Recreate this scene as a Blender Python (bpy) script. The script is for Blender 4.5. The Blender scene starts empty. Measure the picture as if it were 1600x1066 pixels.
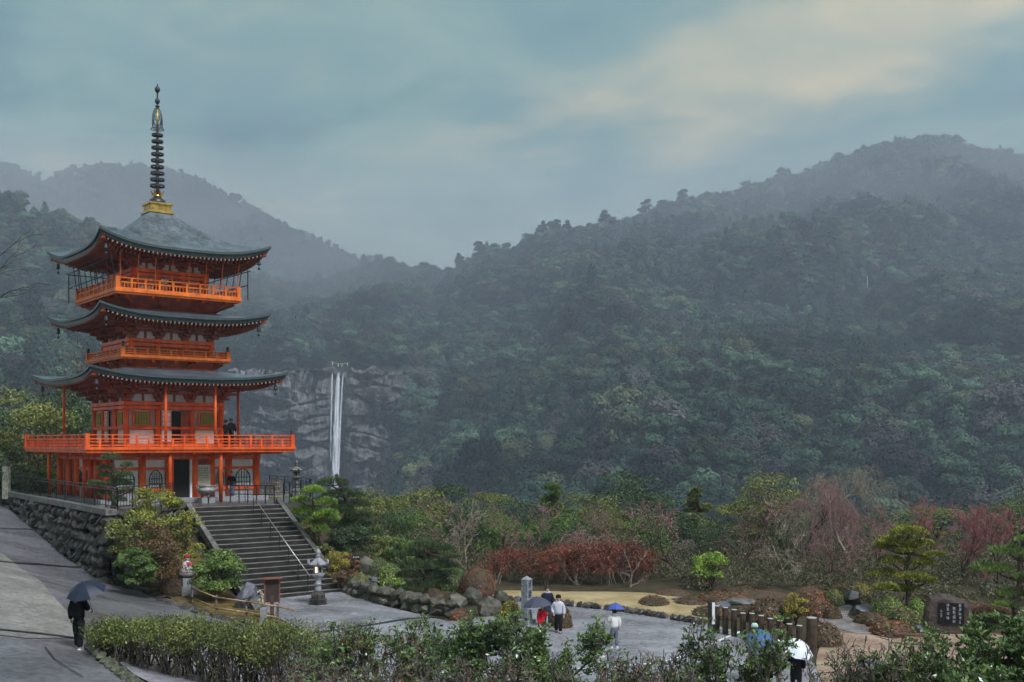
import bpy, bmesh, math, random
import numpy as np
from mathutils import Vector, Matrix, Euler, noise
from mathutils.geometry import delaunay_2d_cdt
R = math.radians
rng = np.random.default_rng(11)
random.seed(5)
SC = bpy.context.scene
COL = SC.collection
# ------------------------------------------------------------------ camera, world, sun, exposure
F, YH, CZ = 1720.0, 692.0, 8.0          # focal length in photo pixels, horizon row, eye height over the lower square
cam_d = bpy.data.cameras.new('camera'); cam = bpy.data.objects.new('camera', cam_d); COL.objects.link(cam)
cam.location = (0, 0, CZ); cam.rotation_euler = (R(90), 0, 0)
cam_d.sensor_width = 36; cam_d.lens = F / 1600 * 36; cam_d.shift_y = (YH - 533) / 1600
cam_d.clip_start = 0.3; cam_d.clip_end = 20000
SC.camera = cam
SUN_EL, SUN_AZ = R(52), R(142)          # azimuth clockwise from +Y: behind the camera, to the right
world = bpy.data.worlds.new('World'); SC.world = world; world.use_nodes = True
wn = world.node_tree; wn.nodes.clear()
def N(nt, t, **kw):
    n = nt.nodes.new(t)
    for k, v in kw.items(): setattr(n, k, v)
    return n
def sky():
    L = wn.links.new
    out = N(wn, 'ShaderNodeOutputWorld'); bg = N(wn, 'ShaderNodeBackground'); L(bg.outputs[0], out.inputs[0])
    bg.inputs['Strength'].default_value = 0.052
    st = N(wn, 'ShaderNodeTexSky'); st.sky_type = 'NISHITA'; st.sun_disc = False
    st.sun_elevation = SUN_EL; st.sun_rotation = SUN_AZ; st.altitude = 300; st.air_density = 1.0; st.dust_density = 2.0
    tc = N(wn, 'ShaderNodeTexCoord'); sp = N(wn, 'ShaderNodeSeparateXYZ'); L(tc.outputs['Generated'], sp.inputs[0])
    def m(op, a, b=None, clamp=False):
        n = N(wn, 'ShaderNodeMath', operation=op, use_clamp=clamp)
        for i, v in enumerate((a, b)):
            if v is None: continue
            if isinstance(v, (int, float)): n.inputs[i].default_value = v
            else: L(v, n.inputs[i])
        return n.outputs[0]
    zz = m('ADD', m('MAXIMUM', sp.outputs[2], 0.0), 0.16)
    cb = N(wn, 'ShaderNodeCombineXYZ'); L(m('DIVIDE', sp.outputs[0], zz), cb.inputs[0]); L(m('DIVIDE', sp.outputs[1], zz), cb.inputs[1])
    def nz(scale, detail, off, dist=0.0):
        mp = N(wn, 'ShaderNodeMapping'); L(cb.outputs[0], mp.inputs[0]); mp.inputs['Location'].default_value = off; mp.inputs['Rotation'].default_value = (0, 0, -0.35)
        mp.inputs['Scale'].default_value = (1.0, 1.15, 1)
        t = N(wn, 'ShaderNodeTexNoise'); L(mp.outputs[0], t.inputs[0]); t.inputs['Scale'].default_value = scale
        t.inputs['Detail'].default_value = detail; t.inputs['Roughness'].default_value = 0.56; t.inputs['Distortion'].default_value = dist
        return t.outputs['Fac']
    def ramp(v, stops):
        r = N(wn, 'ShaderNodeValToRGB'); L(v, r.inputs[0]); r.color_ramp.interpolation = 'EASE'
        e = r.color_ramp.elements
        while len(e) < len(stops): e.new(0.5)
        for el, (p, c) in zip(e, stops): el.position = p; el.color = (*c, 1)
        return r.outputs[0]
    def mix(f, a, b, mode='MIX'):
        n = N(wn, 'ShaderNodeMix', data_type='RGBA', blend_type=mode)
        if isinstance(f, (int, float)): n.inputs[0].default_value = f
        else: L(f, n.inputs[0])
        for i, v in ((6, a), (7, b)):
            if isinstance(v, tuple): n.inputs[i].default_value = (*v, 1)
            else: L(v, n.inputs[i])
        return n.outputs[2]
    # cloud deck: thick teal-grey cloud with thinner, warmer rifts
    c1 = ramp(nz(0.8, 7.0, SKY_OFF[0], 0.35), [(0.36, (0.35, 1.75, 1.95)), (0.50, (1.75, 3.2, 3.0)), (0.66, (5.4, 5.1, 3.4))])
    c2 = ramp(nz(2.6, 6.0, SKY_OFF[1], 0.5), [(0.36, (0.78, 0.87, 0.93)), (0.66, (1.26, 1.13, 1.05))])
    c = mix(1.0, c1, c2, 'MULTIPLY')
    # towards the horizon the deck is paler
    hz = m('SUBTRACT', 1.0, m('MULTIPLY', m('MAXIMUM', sp.outputs[2], 0.0), 3.6), True)
    c = mix(m('MULTIPLY', hz, 0.7), c, (8.0, 7.4, 6.8))
    fin = mix(0.05, c, st.outputs[0])
    L(fin, bg.inputs['Color'])
SKY_OFF = ((5.8, 6.8, 0), (4.9, 4.9, 0))
sky()
sun_d = bpy.data.lights.new('sun', 'SUN'); sun = bpy.data.objects.new('sun', sun_d); COL.objects.link(sun)
sun_d.energy = 1.5; sun_d.angle = R(14); sun_d.color = (0.93, 0.95, 1.05)
sdir = Vector((math.sin(SUN_AZ) * math.cos(SUN_EL), math.cos(SUN_AZ) * math.cos(SUN_EL), math.sin(SUN_EL)))
sun.rotation_euler = (-sdir).to_track_quat('-Z', 'Y').to_euler(); sun.location = (20, -20, 60)
SC.view_settings.view_transform = 'Standard'; SC.view_settings.look = 'None'
SC.view_settings.exposure = 1.36; SC.view_settings.gamma = 1.0; SC.view_settings.use_curve_mapping = False
SC.cycles.use_denoising = True
SC.cycles.max_bounces = 5; SC.cycles.volume_bounces = 0; SC.cycles.use_adaptive_sampling = True; SC.cycles.adaptive_threshold = 0.03; SC.cycles.transparent_max_bounces = 12
SC.cycles.caustics_reflective = False; SC.cycles.caustics_refractive = False
try: SC.cycles.volume_step_rate = 1.0
except Exception: pass

# ------------------------------------------------------------------ helpers: places
def P(px, py, d):                        # the point seen at photo pixel (px, py), d metres ahead
    return Vector(((px - 800) / F * d, d, CZ - (py - YH) / F * d))
def G(px, py, zr):                       # the point on the level zr (relative to the eye) seen at that pixel
    return P(px, py, -zr * F / (py - YH))
# ------------------------------------------------------------------ helpers: objects
def tag(o, label=None, cat=None, group=None, kind=None):
    if label: o['label'] = label
    if cat: o['category'] = cat
    if group: o['group'] = group
    if kind: o['kind'] = kind
    return o
def link(name, me, mat=None, parent=None, loc=None):
    o = bpy.data.objects.new(name, me); COL.objects.link(o)
    if mat is not None and me is not None and not me.materials: me.materials.append(mat)
    if parent is not None: o.parent = parent
    if loc is not None: o.location = loc
    return o
def empty(name, loc=(0, 0, 0), rz=0.0, **kw):
    o = bpy.data.objects.new(name, None); COL.objects.link(o); o.location = loc; o.rotation_euler = (0, 0, rz)
    o.empty_display_size = 0.2
    return tag(o, **kw)
def mesh_np(name, V, Fc, mat=None, smooth=False):
    V = np.ascontiguousarray(V, dtype=np.float32); Fc = np.ascontiguousarray(Fc, dtype=np.int32)
    me = bpy.data.meshes.new(name)
    me.vertices.add(len(V)); me.vertices.foreach_set('co', V.ravel())
    k = Fc.shape[1]
    me.loops.add(Fc.size); me.loops.foreach_set('vertex_index', Fc.ravel())
    me.polygons.add(len(Fc)); me.polygons.foreach_set('loop_start', np.arange(0, Fc.size, k, dtype=np.int32))
    me.update(calc_edges=True)
    if smooth: me.polygons.foreach_set('use_smooth', np.ones(len(Fc), dtype=bool))
    if mat: me.materials.append(mat)
    return me
class MB:
    """collects boxes, bars, tubes and turned shapes; build() makes ONE mesh object"""
    def __init__(s): s.v = []; s.f = []
    def add(s, vs, fs):
        o = len(s.v); s.v += [tuple(v) for v in vs]; s.f += [tuple(i + o for i in f) for f in fs]; return s
    def box(s, c, sz, rz=0.0, taper=1.0):
        x, y, z = (a / 2 for a in sz); cs, sn = math.cos(rz), math.sin(rz); vs = []
        for dz, t in ((-z, 1), (z, taper)):
            for dx, dy in ((-x, -y), (x, -y), (x, y), (-x, y)):
                dx *= t; dy *= t
                vs.append((c[0] + dx * cs - dy * sn, c[1] + dx * sn + dy * cs, c[2] + dz))
        return s.add(vs, [(3, 2, 1, 0), (4, 5, 6, 7), (0, 1, 5, 4), (1, 2, 6, 5), (2, 3, 7, 6), (3, 0, 4, 7)])
    def beam(s, a, b, w, h):                # a bar of section w x h from a to b
        a, b = Vector(a), Vector(b); d = (b - a).normalized()
        up = Vector((0, 0, 1)) if abs(d.z) < .95 else Vector((1, 0, 0))
        x = d.cross(up).normalized() * w / 2; y = x.cross(d).normalized() * h / 2
        vs = [p + i * x + j * y for p in (a, b) for i, j in ((-1, -1), (1, -1), (1, 1), (-1, 1))]
        return s.add(vs, [(0, 1, 2, 3), (7, 6, 5, 4), (0, 4, 5, 1), (1, 5, 6, 2), (2, 6, 7, 3), (3, 7, 4, 0)])
    def tube(s, pts, rs, n=8, caps=True):
        pts = [Vector(p) for p in pts]
        if not hasattr(rs, '__len__'): rs = [rs] * len(pts)
        o = len(s.v); ref = None
        for i, p in enumerate(pts):
            d = (pts[min(i + 1, len(pts) - 1)] - pts[max(i - 1, 0)])
            d = d.normalized() if d.length > 1e-9 else Vector((0, 0, 1))
            if ref is None: ref = Vector((1, 0, 0)) if abs(d.x) < .8 else Vector((0, 1, 0))
            x = (ref - d * ref.dot(d)).normalized(); y = d.cross(x); ref = x
            for k in range(n):
                a = 2 * math.pi * k / n; s.v.append(tuple(p + (x * math.cos(a) + y * math.sin(a)) * rs[i]))
        for i in range(len(pts) - 1):
            for k in range(n):
                a, b = o + i * n + k, o + i * n + (k + 1) % n; s.f.append((a, b, b + n, a + n))
        if caps:
            s.f.append(tuple(o + k for k in range(n))[::-1]); s.f.append(tuple(o + (len(pts) - 1) * n + k for k in range(n)))
        return s
    def lathe(s, prof, n=16, c=(0, 0, 0), a0=0.0):
        o = len(s.v)
        for r, z in prof:
            for k in range(n):
                a = a0 + 2 * math.pi * k / n; s.v.append((c[0] + r * math.cos(a), c[1] + r * math.sin(a), c[2] + z))
        for i in range(len(prof) - 1):
            for k in range(n):
                a, b = o + i * n + k, o + i * n + (k + 1) % n; s.f.append((a, b, b + n, a + n))
        s.f.append(tuple(o + k for k in range(n))[::-1]); s.f.append(tuple(o + (len(prof) - 1) * n + k for k in range(n)))
        return s
    def torus(s, c, R_, r, n=16, m=6):
        o = len(s.v)
        for i in range(n):
            a = 2 * math.pi * i / n
            for j in range(m):
                b = 2 * math.pi * j / m; q = R_ + r * math.cos(b)
                s.v.append((c[0] + q * math.cos(a), c[1] + q * math.sin(a), c[2] + r * math.sin(b)))
        for i in range(n):
            for j in range(m):
                s.f.append((o + i * m + j, o + ((i + 1) % n) * m + j, o + ((i + 1) % n) * m + (j + 1) % m, o + i * m + (j + 1) % m))
        return s
    def mesh(s, name, mat=None, smooth=False):
        me = bpy.data.meshes.new(name); me.from_pydata(s.v, [], s.f); me.update()
        if smooth: me.polygons.foreach_set('use_smooth', np.ones(len(me.polygons), dtype=bool))
        if mat: me.materials.append(mat)
        return me
    def build(s, name, mat, parent=None, loc=None, smooth=False):
        return link(name, s.mesh(name, mat, smooth), None, parent, loc)
def rock_mesh(seed, n=22, sharp=0.0, name='rock', flat=0.0):
    r = np.random.default_rng(seed); p = r.normal(size=(n, 3)); p /= np.linalg.norm(p, axis=1)[:, None]
    p *= (0.82 + 0.3 * r.random((n, 1))); p[:, 2] = np.sign(p[:, 2]) * np.abs(p[:, 2]) ** (1 + flat)
    bm = bmesh.new()
    for q in p: bm.verts.new(q)
    res = bmesh.ops.convex_hull(bm, input=bm.verts[:])
    bmesh.ops.delete(bm, geom=[v for v in bm.verts if not v.link_faces], context='VERTS')
    bmesh.ops.recalc_face_normals(bm, faces=bm.faces[:])
    me = bpy.data.meshes.new(name); bm.to_mesh(me); bm.free()
    return me
# ------------------------------------------------------------------ helpers: materials
def mat(name, col, rough=0.7, var=0.15, scale=6.0, bump=0.0, metal=0.0, spec=0.4, col2=None, coord='Object', island=0.0, transl=0.0, detail=5.0, bscale=None, obj=0.0, bdist=0.02, sheen=0, coat=0.0):
    m = bpy.data.materials.new(name); m.use_nodes = True; nt = m.node_tree; L = nt.links.new
    b = nt.nodes['Principled BSDF']
    b.inputs['Roughness'].default_value = rough; b.inputs['Metallic'].default_value = metal
    b.inputs['Specular IOR Level'].default_value = spec; b.inputs['Coat Weight'].default_value = coat
    tc = N(nt, 'ShaderNodeTexCoord'); geo = N(nt, 'ShaderNodeNewGeometry')
    src = geo.outputs['Position'] if coord == 'World' else tc.outputs[coord]
    nz = N(nt, 'ShaderNodeTexNoise'); L(src, nz.inputs['Vector']); nz.inputs['Scale'].default_value = scale; nz.inputs['Detail'].default_value = detail
    nz.inputs['Roughness'].default_value = 0.6
    cr = N(nt, 'ShaderNodeValToRGB'); L(nz.outputs['Fac'], cr.inputs[0])
    c2 = col2 if col2 else tuple(c * (1 - 1.6 * var) for c in col)
    e = cr.color_ramp.elements; e[0].position = 0.33; e[0].color = (*c2, 1); e[1].position = 0.68
    e[1].color = (*[min(1, c * (1 + var)) for c in col], 1)
    c = cr.outputs[0]
    def vary(c, fac, amt):
        mr = N(nt, 'ShaderNodeMapRange'); L(fac, mr.inputs[0]); mr.inputs[3].default_value = 1 - amt; mr.inputs[4].default_value = 1 + amt
        hs = N(nt, 'ShaderNodeHueSaturation'); L(c, hs.inputs['Color']); L(mr.outputs[0], hs.inputs['Value'])
        mr2 = N(nt, 'ShaderNodeMapRange'); L(fac, mr2.inputs[0]); mr2.inputs[3].default_value = 0.5 + amt * .05; mr2.inputs[4].default_value = 0.5 - amt * .05
        L(mr2.outputs[0], hs.inputs['Hue'])
        return hs.outputs[0]
    if island: c = vary(c, geo.outputs['Random Per Island'], island)
    if obj:
        oi = N(nt, 'ShaderNodeObjectInfo'); c = vary(c, oi.outputs['Random'], obj)
    L(c, b.inputs['Base Color'])
    if bump:
        nb = N(nt, 'ShaderNodeTexNoise'); L(src, nb.inputs['Vector']); nb.inputs['Scale'].default_value = bscale or scale * 4; nb.inputs['Detail'].default_value = 6
        bp = N(nt, 'ShaderNodeBump'); L(nb.outputs['Fac'], bp.inputs['Height']); bp.inputs['Strength'].default_value = bump; bp.inputs['Distance'].default_value = bdist
        L(bp.outputs[0], b.inputs['Normal'])
    if transl:
        out = nt.nodes['Material Output']; ts = N(nt, 'ShaderNodeBsdfTranslucent'); L(c, ts.inputs[0])
        mx = N(nt, 'ShaderNodeMixShader'); mx.inputs[0].default_value = transl; L(b.outputs[0], mx.inputs[1]); L(ts.outputs[0], mx.inputs[2]); L(mx.outputs[0], out.inputs[0])
    return m
def leafmat(name, col, col2=None, var=0.25, scale=1.2, rough=0.5, spec=0.3, island=0.45, transl=0.12, obj=0.12):
    return mat(name, col, rough, var, scale, 0, 0, spec, col2, 'Object', island, transl, 3.0, None, obj)
# ------------------------------------------------------------------ helpers: plants
def tubes_np(segs, n=4, wob=0.0):
    """segs: list of (p0, p1, r0, r1) -> verts, quads of open n-sided prisms"""
    A = np.array([tuple(s[0]) + tuple(s[1]) + (s[2], s[3]) for s in segs], dtype=np.float64)
    p0, p1, r0, r1 = A[:, :3], A[:, 3:6], A[:, 6], A[:, 7]
    d = p1 - p0; d /= np.maximum(np.linalg.norm(d, axis=1), 1e-9)[:, None]
    ref = np.where(np.abs(d[:, 2:3]) > .9, np.array([[1., 0, 0]]), np.array([[0, 0, 1.]]))
    x = np.cross(d, ref); x /= np.linalg.norm(x, axis=1)[:, None]; y = np.cross(d, x)
    a = np.arange(n) * 2 * np.pi / n
    ring = x[:, None, :] * np.cos(a)[None, :, None] + y[:, None, :] * np.sin(a)[None, :, None]
    V = np.concatenate([p0[:, None] + ring * r0[:, None, None], p1[:, None] + ring * r1[:, None, None]], axis=1).reshape(-1, 3)
    base = (np.arange(len(segs)) * 2 * n)[:, None]; k = np.arange(n)
    q = np.stack([k, (k + 1) % n, (k + 1) % n + n, k + n], axis=1)
    return V, (base[:, :, None] + q[None]).reshape(-1, 4)
def wood_mesh(name, segs, mat_, thick_n=6, thin=0.03):
    big = [s for s in segs if s[2] >= thin]; small = [s for s in segs if s[2] < thin]
    Vs, Fs, o = [], [], 0
    for ss, n in ((big, thick_n), (small, 3)):
        if ss:
            V, q = tubes_np(ss, n); Vs.append(V); Fs.append(q + o); o += len(V)
    return mesh_np(name, np.concatenate(Vs), np.concatenate(Fs), mat_, True)
def leaf_mesh(name, C, size, mat_, up=0.3, out=None, aspect=0.5, r=None, szvar=0.35, axis=None, droop=0.0, face=None):
    """a folded four-cornered leaf at each point of C"""
    r = r or rng; C = np.asarray(C, dtype=np.float64); n = len(C)
    ax = r.normal(size=(n, 3)); ax[:, 2] += up
    if out is not None: ax += out
    if axis is not None: ax = axis + 0.35 * r.normal(size=(n, 3))
    ax[:, 2] -= droop
    ax /= np.linalg.norm(ax, axis=1)[:, None]
    sd = np.cross(ax, r.normal(size=(n, 3))); sd /= np.linalg.norm(sd, axis=1)[:, None]
    if face is not None:                   # leaves lie like a skin on the clump, facing outwards
        nn = face + 0.55 * r.normal(size=(n, 3)); nn /= np.linalg.norm(nn, axis=1)[:, None]
        ax = np.cross(nn, r.normal(size=(n, 3))); ax /= np.linalg.norm(ax, axis=1)[:, None]; sd = np.cross(nn, ax)
    nn = np.cross(ax, sd)
    s = (size * (1 + szvar * r.normal(size=n)).clip(0.4, 1.9))[:, None]
    w = s * aspect * 0.5
    V = np.stack([C - ax * s * .5, C + sd * w + nn * w * .25, C + ax * s * .5, C - sd * w + nn * w * .25], axis=1).reshape(-1, 3)
    q = (np.arange(n) * 4)[:, None] + np.arange(4)[None]
    return mesh_np(name, V, q, mat_)
def shell(c, rad, n, r=None, hemi=-0.35, depth=0.35):
    """points scattered in the outer shell of an ellipsoid, upper side favoured; returns points and outward directions"""
    r = r or rng; d = r.normal(size=(int(n * 1.9) + 8, 3)); d /= np.linalg.norm(d, axis=1)[:, None]
    d = d[d[:, 2] > hemi][:n]
    k = 1 - depth * r.random((len(d), 1)) ** 1.6
    return np.array(c) + d * np.array(rad) * k, d
def grow(segs, tips, p, d, L, r, depth, rnd, split=(2, 3), spread=0.6, bend=0.25, shrink=0.72, up=0.1, sub=3, minr=0.004):
    d = Vector(d).normalized(); p = Vector(p)
    for i in range(sub):
        d = (d + Vector((rnd.gauss(0, bend), rnd.gauss(0, bend), rnd.gauss(0, bend) + up)) * 0.5).normalized()
        q = p + d * L / sub; r2 = max(minr, r * (1 - 0.3 / sub)); segs.append((p.copy(), q.copy(), r, r2)); p, r = q, r2
        if depth > 0 and i < sub - 1 and rnd.random() < 0.55:
            side = (d + Vector((rnd.gauss(0, 1), rnd.gauss(0, 1), rnd.gauss(0, .7))).normalized() * spread * 1.5).normalized()
            grow(segs, tips, p, side, L * shrink * .8, max(minr, r * .5), depth - 1, rnd, split, spread, bend, shrink, up, sub, minr)
    if depth <= 0: tips.append((p.copy(), d.copy())); return
    for k in range(rnd.randint(*split)):
        nd = (d + Vector((rnd.gauss(0, 1), rnd.gauss(0, 1), rnd.gauss(0, .8))).normalized() * spread).normalized()
        grow(segs, tips, p, nd, L * shrink * rnd.uniform(.8, 1.15), max(minr, r * .68), depth - 1, rnd, split, spread, bend, shrink, up, sub, minr)
# ------------------------------------------------------------------ materials of the setting
M = {}
def wetmat(name, col, col2, rlo, rhi, scale, bscale, bump, joints=None, spec=0.5):
    m = mat(name, col, 0.4, 0.2, scale, bump, 0, spec, col2, 'World', bscale=bscale, bdist=0.01)
    nt = m.node_tree; L = nt.links.new; b = nt.nodes['Principled BSDF']
    geo = N(nt, 'ShaderNodeNewGeometry'); nz = N(nt, 'ShaderNodeTexNoise'); L(geo.outputs['Position'], nz.inputs['Vector']); nz.inputs['Scale'].default_value = 0.35; nz.inputs['Detail'].default_value = 5
    mr = N(nt, 'ShaderNodeMapRange'); L(nz.outputs['Fac'], mr.inputs[0]); mr.inputs[1].default_value = .35; mr.inputs[2].default_value = .65; mr.inputs[3].default_value = rlo; mr.inputs[4].default_value = rhi
    L(mr.outputs[0], b.inputs['Roughness'])
    # speckle of the aggregate
    sp = N(nt, 'ShaderNodeTexNoise'); L(geo.outputs['Position'], sp.inputs['Vector']); sp.inputs['Scale'].default_value = 5.0; sp.inputs['Detail'].default_value = 8; sp.inputs['Roughness'].default_value = .8
    hv = N(nt, 'ShaderNodeMapRange'); L(sp.outputs['Fac'], hv.inputs[0]); hv.inputs[1].default_value = .38; hv.inputs[2].default_value = .62; hv.inputs[3].default_value = .62; hv.inputs[4].default_value = 1.38
    hs = N(nt, 'ShaderNodeHueSaturation'); old = b.inputs['Base Color'].links[0].from_socket; L(old, hs.inputs['Color']); L(hv.outputs[0], hs.inputs['Value']); L(hs.outputs[0], b.inputs['Base Color'])
    return m
M['asphalt'] = wetmat('wet_asphalt', (0.28, 0.265, 0.285), (0.17, 0.163, 0.18), 0.08, 0.5, 0.6, 60, 0.25)
M['road'] = wetmat('wet_concrete_road', (0.15, 0.145, 0.155), (0.085, 0.082, 0.088), 0.2, 0.55, 0.3, 50, 0.3)
M['road2'] = wetmat('pale_concrete', (0.23, 0.21, 0.19), (0.15, 0.14, 0.13), 0.35, 0.6, 0.5, 50, 0.2)
M['joint'] = mat('road_joint', (0.02, 0.02, 0.022), 0.5)
M['soil'] = mat('garden_soil', (0.06, 0.042, 0.024), 0.9, 0.3, 1.3, 0.6, 0, 0.2, (0.03, 0.032, 0.016), 'World', bscale=14, bdist=0.06)
M['dirt'] = wetmat('tan_dirt', (0.33, 0.23, 0.175), (0.20, 0.125, 0.085), 0.55, 0.85, 0.7, 30, 0.4, spec=0.25)
M['wetpath'] = wetmat('wet_path', (0.26, 0.25, 0.25), (0.15, 0.12, 0.10), 0.12, 0.4, 0.8, 30, 0.15)
M['lawn'] = mat('dry_lawn', (0.41, 0.315, 0.175), 0.9, 0.15, 0.7, 0.5, 0, 0.1, (0.27, 0.195, 0.095), 'World', bscale=70, bdist=0.03)
M['terrace'] = wetmat('terrace_paving', (0.10, 0.09, 0.085), (0.05, 0.045, 0.045), 0.2, 0.5, 1.5, 25, 0.5)
M['mossy'] = mat('moss_bed', (0.16, 0.10, 0.03), 0.9, 0.3, 2.0, 0.5, 0, 0.2, (0.05, 0.05, 0.015), 'World', bscale=20, bdist=0.05)
M['stone'] = mat('grey_stone', (0.15, 0.14, 0.13), 0.55, 0.3, 3.0, 0.5, 0, 0.5, (0.04, 0.038, 0.033), 'Object', obj=0.35, bscale=9, bdist=0.04)
M['darkstone'] = mat('dark_wall_stone', (0.066, 0.056, 0.047), 0.5, 0.35, 2.2, 0.8, 0, 0.5, (0.012, 0.012, 0.009), 'World', obj=0.45, bscale=8, bdist=0.06)
M['step'] = mat('step_stone', (0.034, 0.03, 0.028), 0.4, 0.3, 1.6, 0.3, 0, 0.4, (0.014, 0.013, 0.012), 'World', bscale=18)
M['stepedge'] = mat('step_nosing', (0.27, 0.24, 0.21), 0.4, 0.2, 2.0, 0.2, 0, 0.5, None, 'World')
M['granite'] = mat('pale_granite', (0.32, 0.32, 0.33), 0.5, 0.2, 14, 0.2, 0, 0.5, (0.17, 0.17, 0.18))
M['white'] = mat('white_paint', (0.75, 0.75, 0.74), 0.6, 0.1, 4)
M['black'] = mat('black_metal', (0.012, 0.012, 0.014), 0.35, 0.2, 5, spec=0.5)
M['steel'] = mat('stainless_rail', (0.45, 0.43, 0.43), 0.35, 0.1, 5, metal=0.85)
M['dark'] = mat('painted_dark_interior', (0.012, 0.010, 0.010), 0.8)  # near-black panel colour, stands in for unlit interiors behind doors, slats and panes
M['bark'] = mat('dark_bark', (0.085, 0.065, 0.05), 0.85, 0.35, 6, 0.5, 0, 0.2, None, 'Object')
M['barkgrey'] = mat('grey_bark', (0.20, 0.17, 0.14), 0.85, 0.35, 6, 0.4, 0, 0.2, (0.07, 0.058, 0.045), 'Object')
M['wood'] = mat('brown_wood', (0.10, 0.055, 0.03), 0.6, 0.3, 5, 0.3, 0, 0.3, (0.04, 0.025, 0.018))
M['bamboo'] = mat('bamboo', (0.36, 0.23, 0.13), 0.5, 0.3, 4, 0.1, 0, 0.4, (0.20, 0.12, 0.07))
# ------------------------------------------------------------------ the lie of the land
TZ = CZ - 3.35                            # terrace level
SA = R(38)                                # the pagoda and its stairs stand turned by 38 degrees
EX, EY = Vector((math.cos(SA), math.sin(SA), 0)), Vector((-math.sin(SA), math.cos(SA), 0))
ST_MID = Vector((-14.85, 58.85, 0)); ST_W = 2.7; ST_RUN = 7.19; ST_DROP = 4.08; ST_N = 19
ST_L, ST_R = ST_MID - EX * ST_W, ST_MID + EX * ST_W
W0, W1 = Vector((-32.6, 71.2, 0)), Vector((-18.5, 51.2, 0))
ctl = []
def cp(v, z): ctl.append((v[0], v[1], z))
for px, d, z in [(125, 30, -5.63), (0, 25, -5.44), (0, 40, -4.84), (-150, 30, -5.0), (-200, 50, -3.9), (-150, 70, -3.3), (0, 31, -5.35), (60, 45, -5.5), (-250, 90, -3.2),
                 (310, 45.3, -7.0), (430, 43.4, -7.35), (300, 36, -6.6), (640, 47.9, -7.6), (960, 42.3, -7.9), (1190, 36.9, -7.9), (800, 55.2, -7.8), (1100, 48.9, -7.9), (700, 36.3, -7.9),
                 (500, 40, -7.6), (1250, 34, -7.9), (900, 34, -7.9), (1500, 40, -7.9), (1400, 36, -7.9), (1700, 42, -7.8), (1450, 52, -7.8), (1250, 56, -7.8), (1600, 60, -7.7), (1000, 60, -7.6), (800, 66, -7.6), (1300, 75, -7.7),
                 (950, 80, -8.2), (1700, 80, -8.0), (650, 62, -7.0), (600, 70, -6.6), (700, 85, -8.2), (140, 29.3, -5.6), (205, 26.6, -5.85), (400, 23.5, -5.9), (700, 18, -5.4), (1100, 17, -5.4), (1600, 19, -5.7), (700, 26, -6.9), (1100, 26, -7.1), (1600, 28, -7.2),
                 (450, 30, -6.9), (2000, 25, -6.5), (2200, 50, -7.6), (-400, 18, -5.0)]:
    cp(((px - 800) / F * d, d), z)
for x, y, z in [(0, 0, -1.7), (-10, 8, -3.2), (10, 6, -3.2), (0, 9, -4.0), (0, -15, -1.6), (-25, -10, -3), (25, -10, -3)]: cp((x, y), z)
WN = Vector((W1.y - W0.y, -(W1.x - W0.x), 0)).normalized()
if WN.y > 0: WN = -WN
for t in (0.0, .2, .4, .6, .8, 1.0):       # the road along the foot of the retaining wall
    cp(W0.lerp(W1, t) + WN * 0.9, -3.75 - 2.7 * t); cp(W0.lerp(W1, t) - WN * 2.0, -4.6 - 2.4 * t)
for t in (0, .33, .66, 1.0):               # under and beside the stairs
    q = EY * -ST_RUN * t; z = -3.35 - ST_DROP * t
    for s in (-1, 0, 1): cp(ST_MID + EX * ST_W * s + q, min(z - 0.75, -4.1) if t < 1 else -7.48)
    cp(ST_R + EX * 1.4 + q, z - 0.15 if t < .9 else -7.2); cp(ST_L - EX * 1.2 + q, z - 0.7 if t < .9 else -7.35)
cp(ST_R + EX * 1.5 - EY * 9, -7.5); cp(ST_MID - EY * 9.5, -7.46); cp(ST_MID - EY * 13, -7.55)
for x, y, z in [(-11.0, 66, -3.9), (-11.5, 72, -4.0), (-9, 64, -5.6), (-8, 70, -5.8), (-16, 66, -4.3), (-22, 66, -4.3), (-25, 76, -4.3), (-15, 80, -4.6), (-35, 85, -3.6), (-20, 92, -5.5), (-45, 95, -3.5)]: cp((x, y), z)
ctl = np.array(ctl)
def _solve():
    X = ctl[:, :2] / 30.0; n = len(X)
    r = np.linalg.norm(X[:, None] - X[None], axis=2)
    K = np.where(r > 0, r ** 2 * np.log(r + 1e-12), 0) + np.eye(n) * 4e-3
    Pm = np.concatenate([np.ones((n, 1)), X], axis=1)
    A = np.block([[K, Pm], [Pm.T, np.zeros((3, 3))]])
    return np.linalg.solve(A, np.concatenate([ctl[:, 2], np.zeros(3)])), X
_w, _X = _solve()
def hgt(XY):
    Q = np.asarray(XY, dtype=np.float64).reshape(-1, 2)
    out = np.zeros(len(Q))
    for i in range(0, len(Q), 20000):
        q = Q[i:i + 20000] / 30.0; r = np.linalg.norm(q[:, None] - _X[None], axis=2)
        out[i:i + 20000] = np.where(r > 0, r ** 2 * np.log(r + 1e-12), 0) @ _w[:-3] + _w[-3] + q @ _w[-2:]
    # beyond the garden the ground falls away into the valley
    y = Q[:, 1]; t = np.clip((y - 84) / 70, 0, 1); e = t * t * (3 - 2 * t)
    flat = np.clip(out, -9, -2.5) * (1 - e) + e * (-36.0)
    return flat + CZ
def zg(x, y): return float(hgt([(x, y)])[0])
def on(px, d, dz=0.0):                    # a point on the ground, d metres ahead in the column px
    x = (px - 800) / F * d; return Vector((x, d, zg(x, d) + dz))
def onpx(px, py):                         # the ground point seen at a photo pixel
    lo, hi = 8.0, 110.0
    ds = np.linspace(lo, hi, 1500); xs = (px - 800) / F * ds; z = hgt(np.stack([xs, ds], 1)); ray = CZ - (py - YH) / F * ds
    k = np.nonzero(z >= ray)[0]; i = k[0] if len(k) else 1499
    return Vector((xs[i], ds[i], z[i]))
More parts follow.
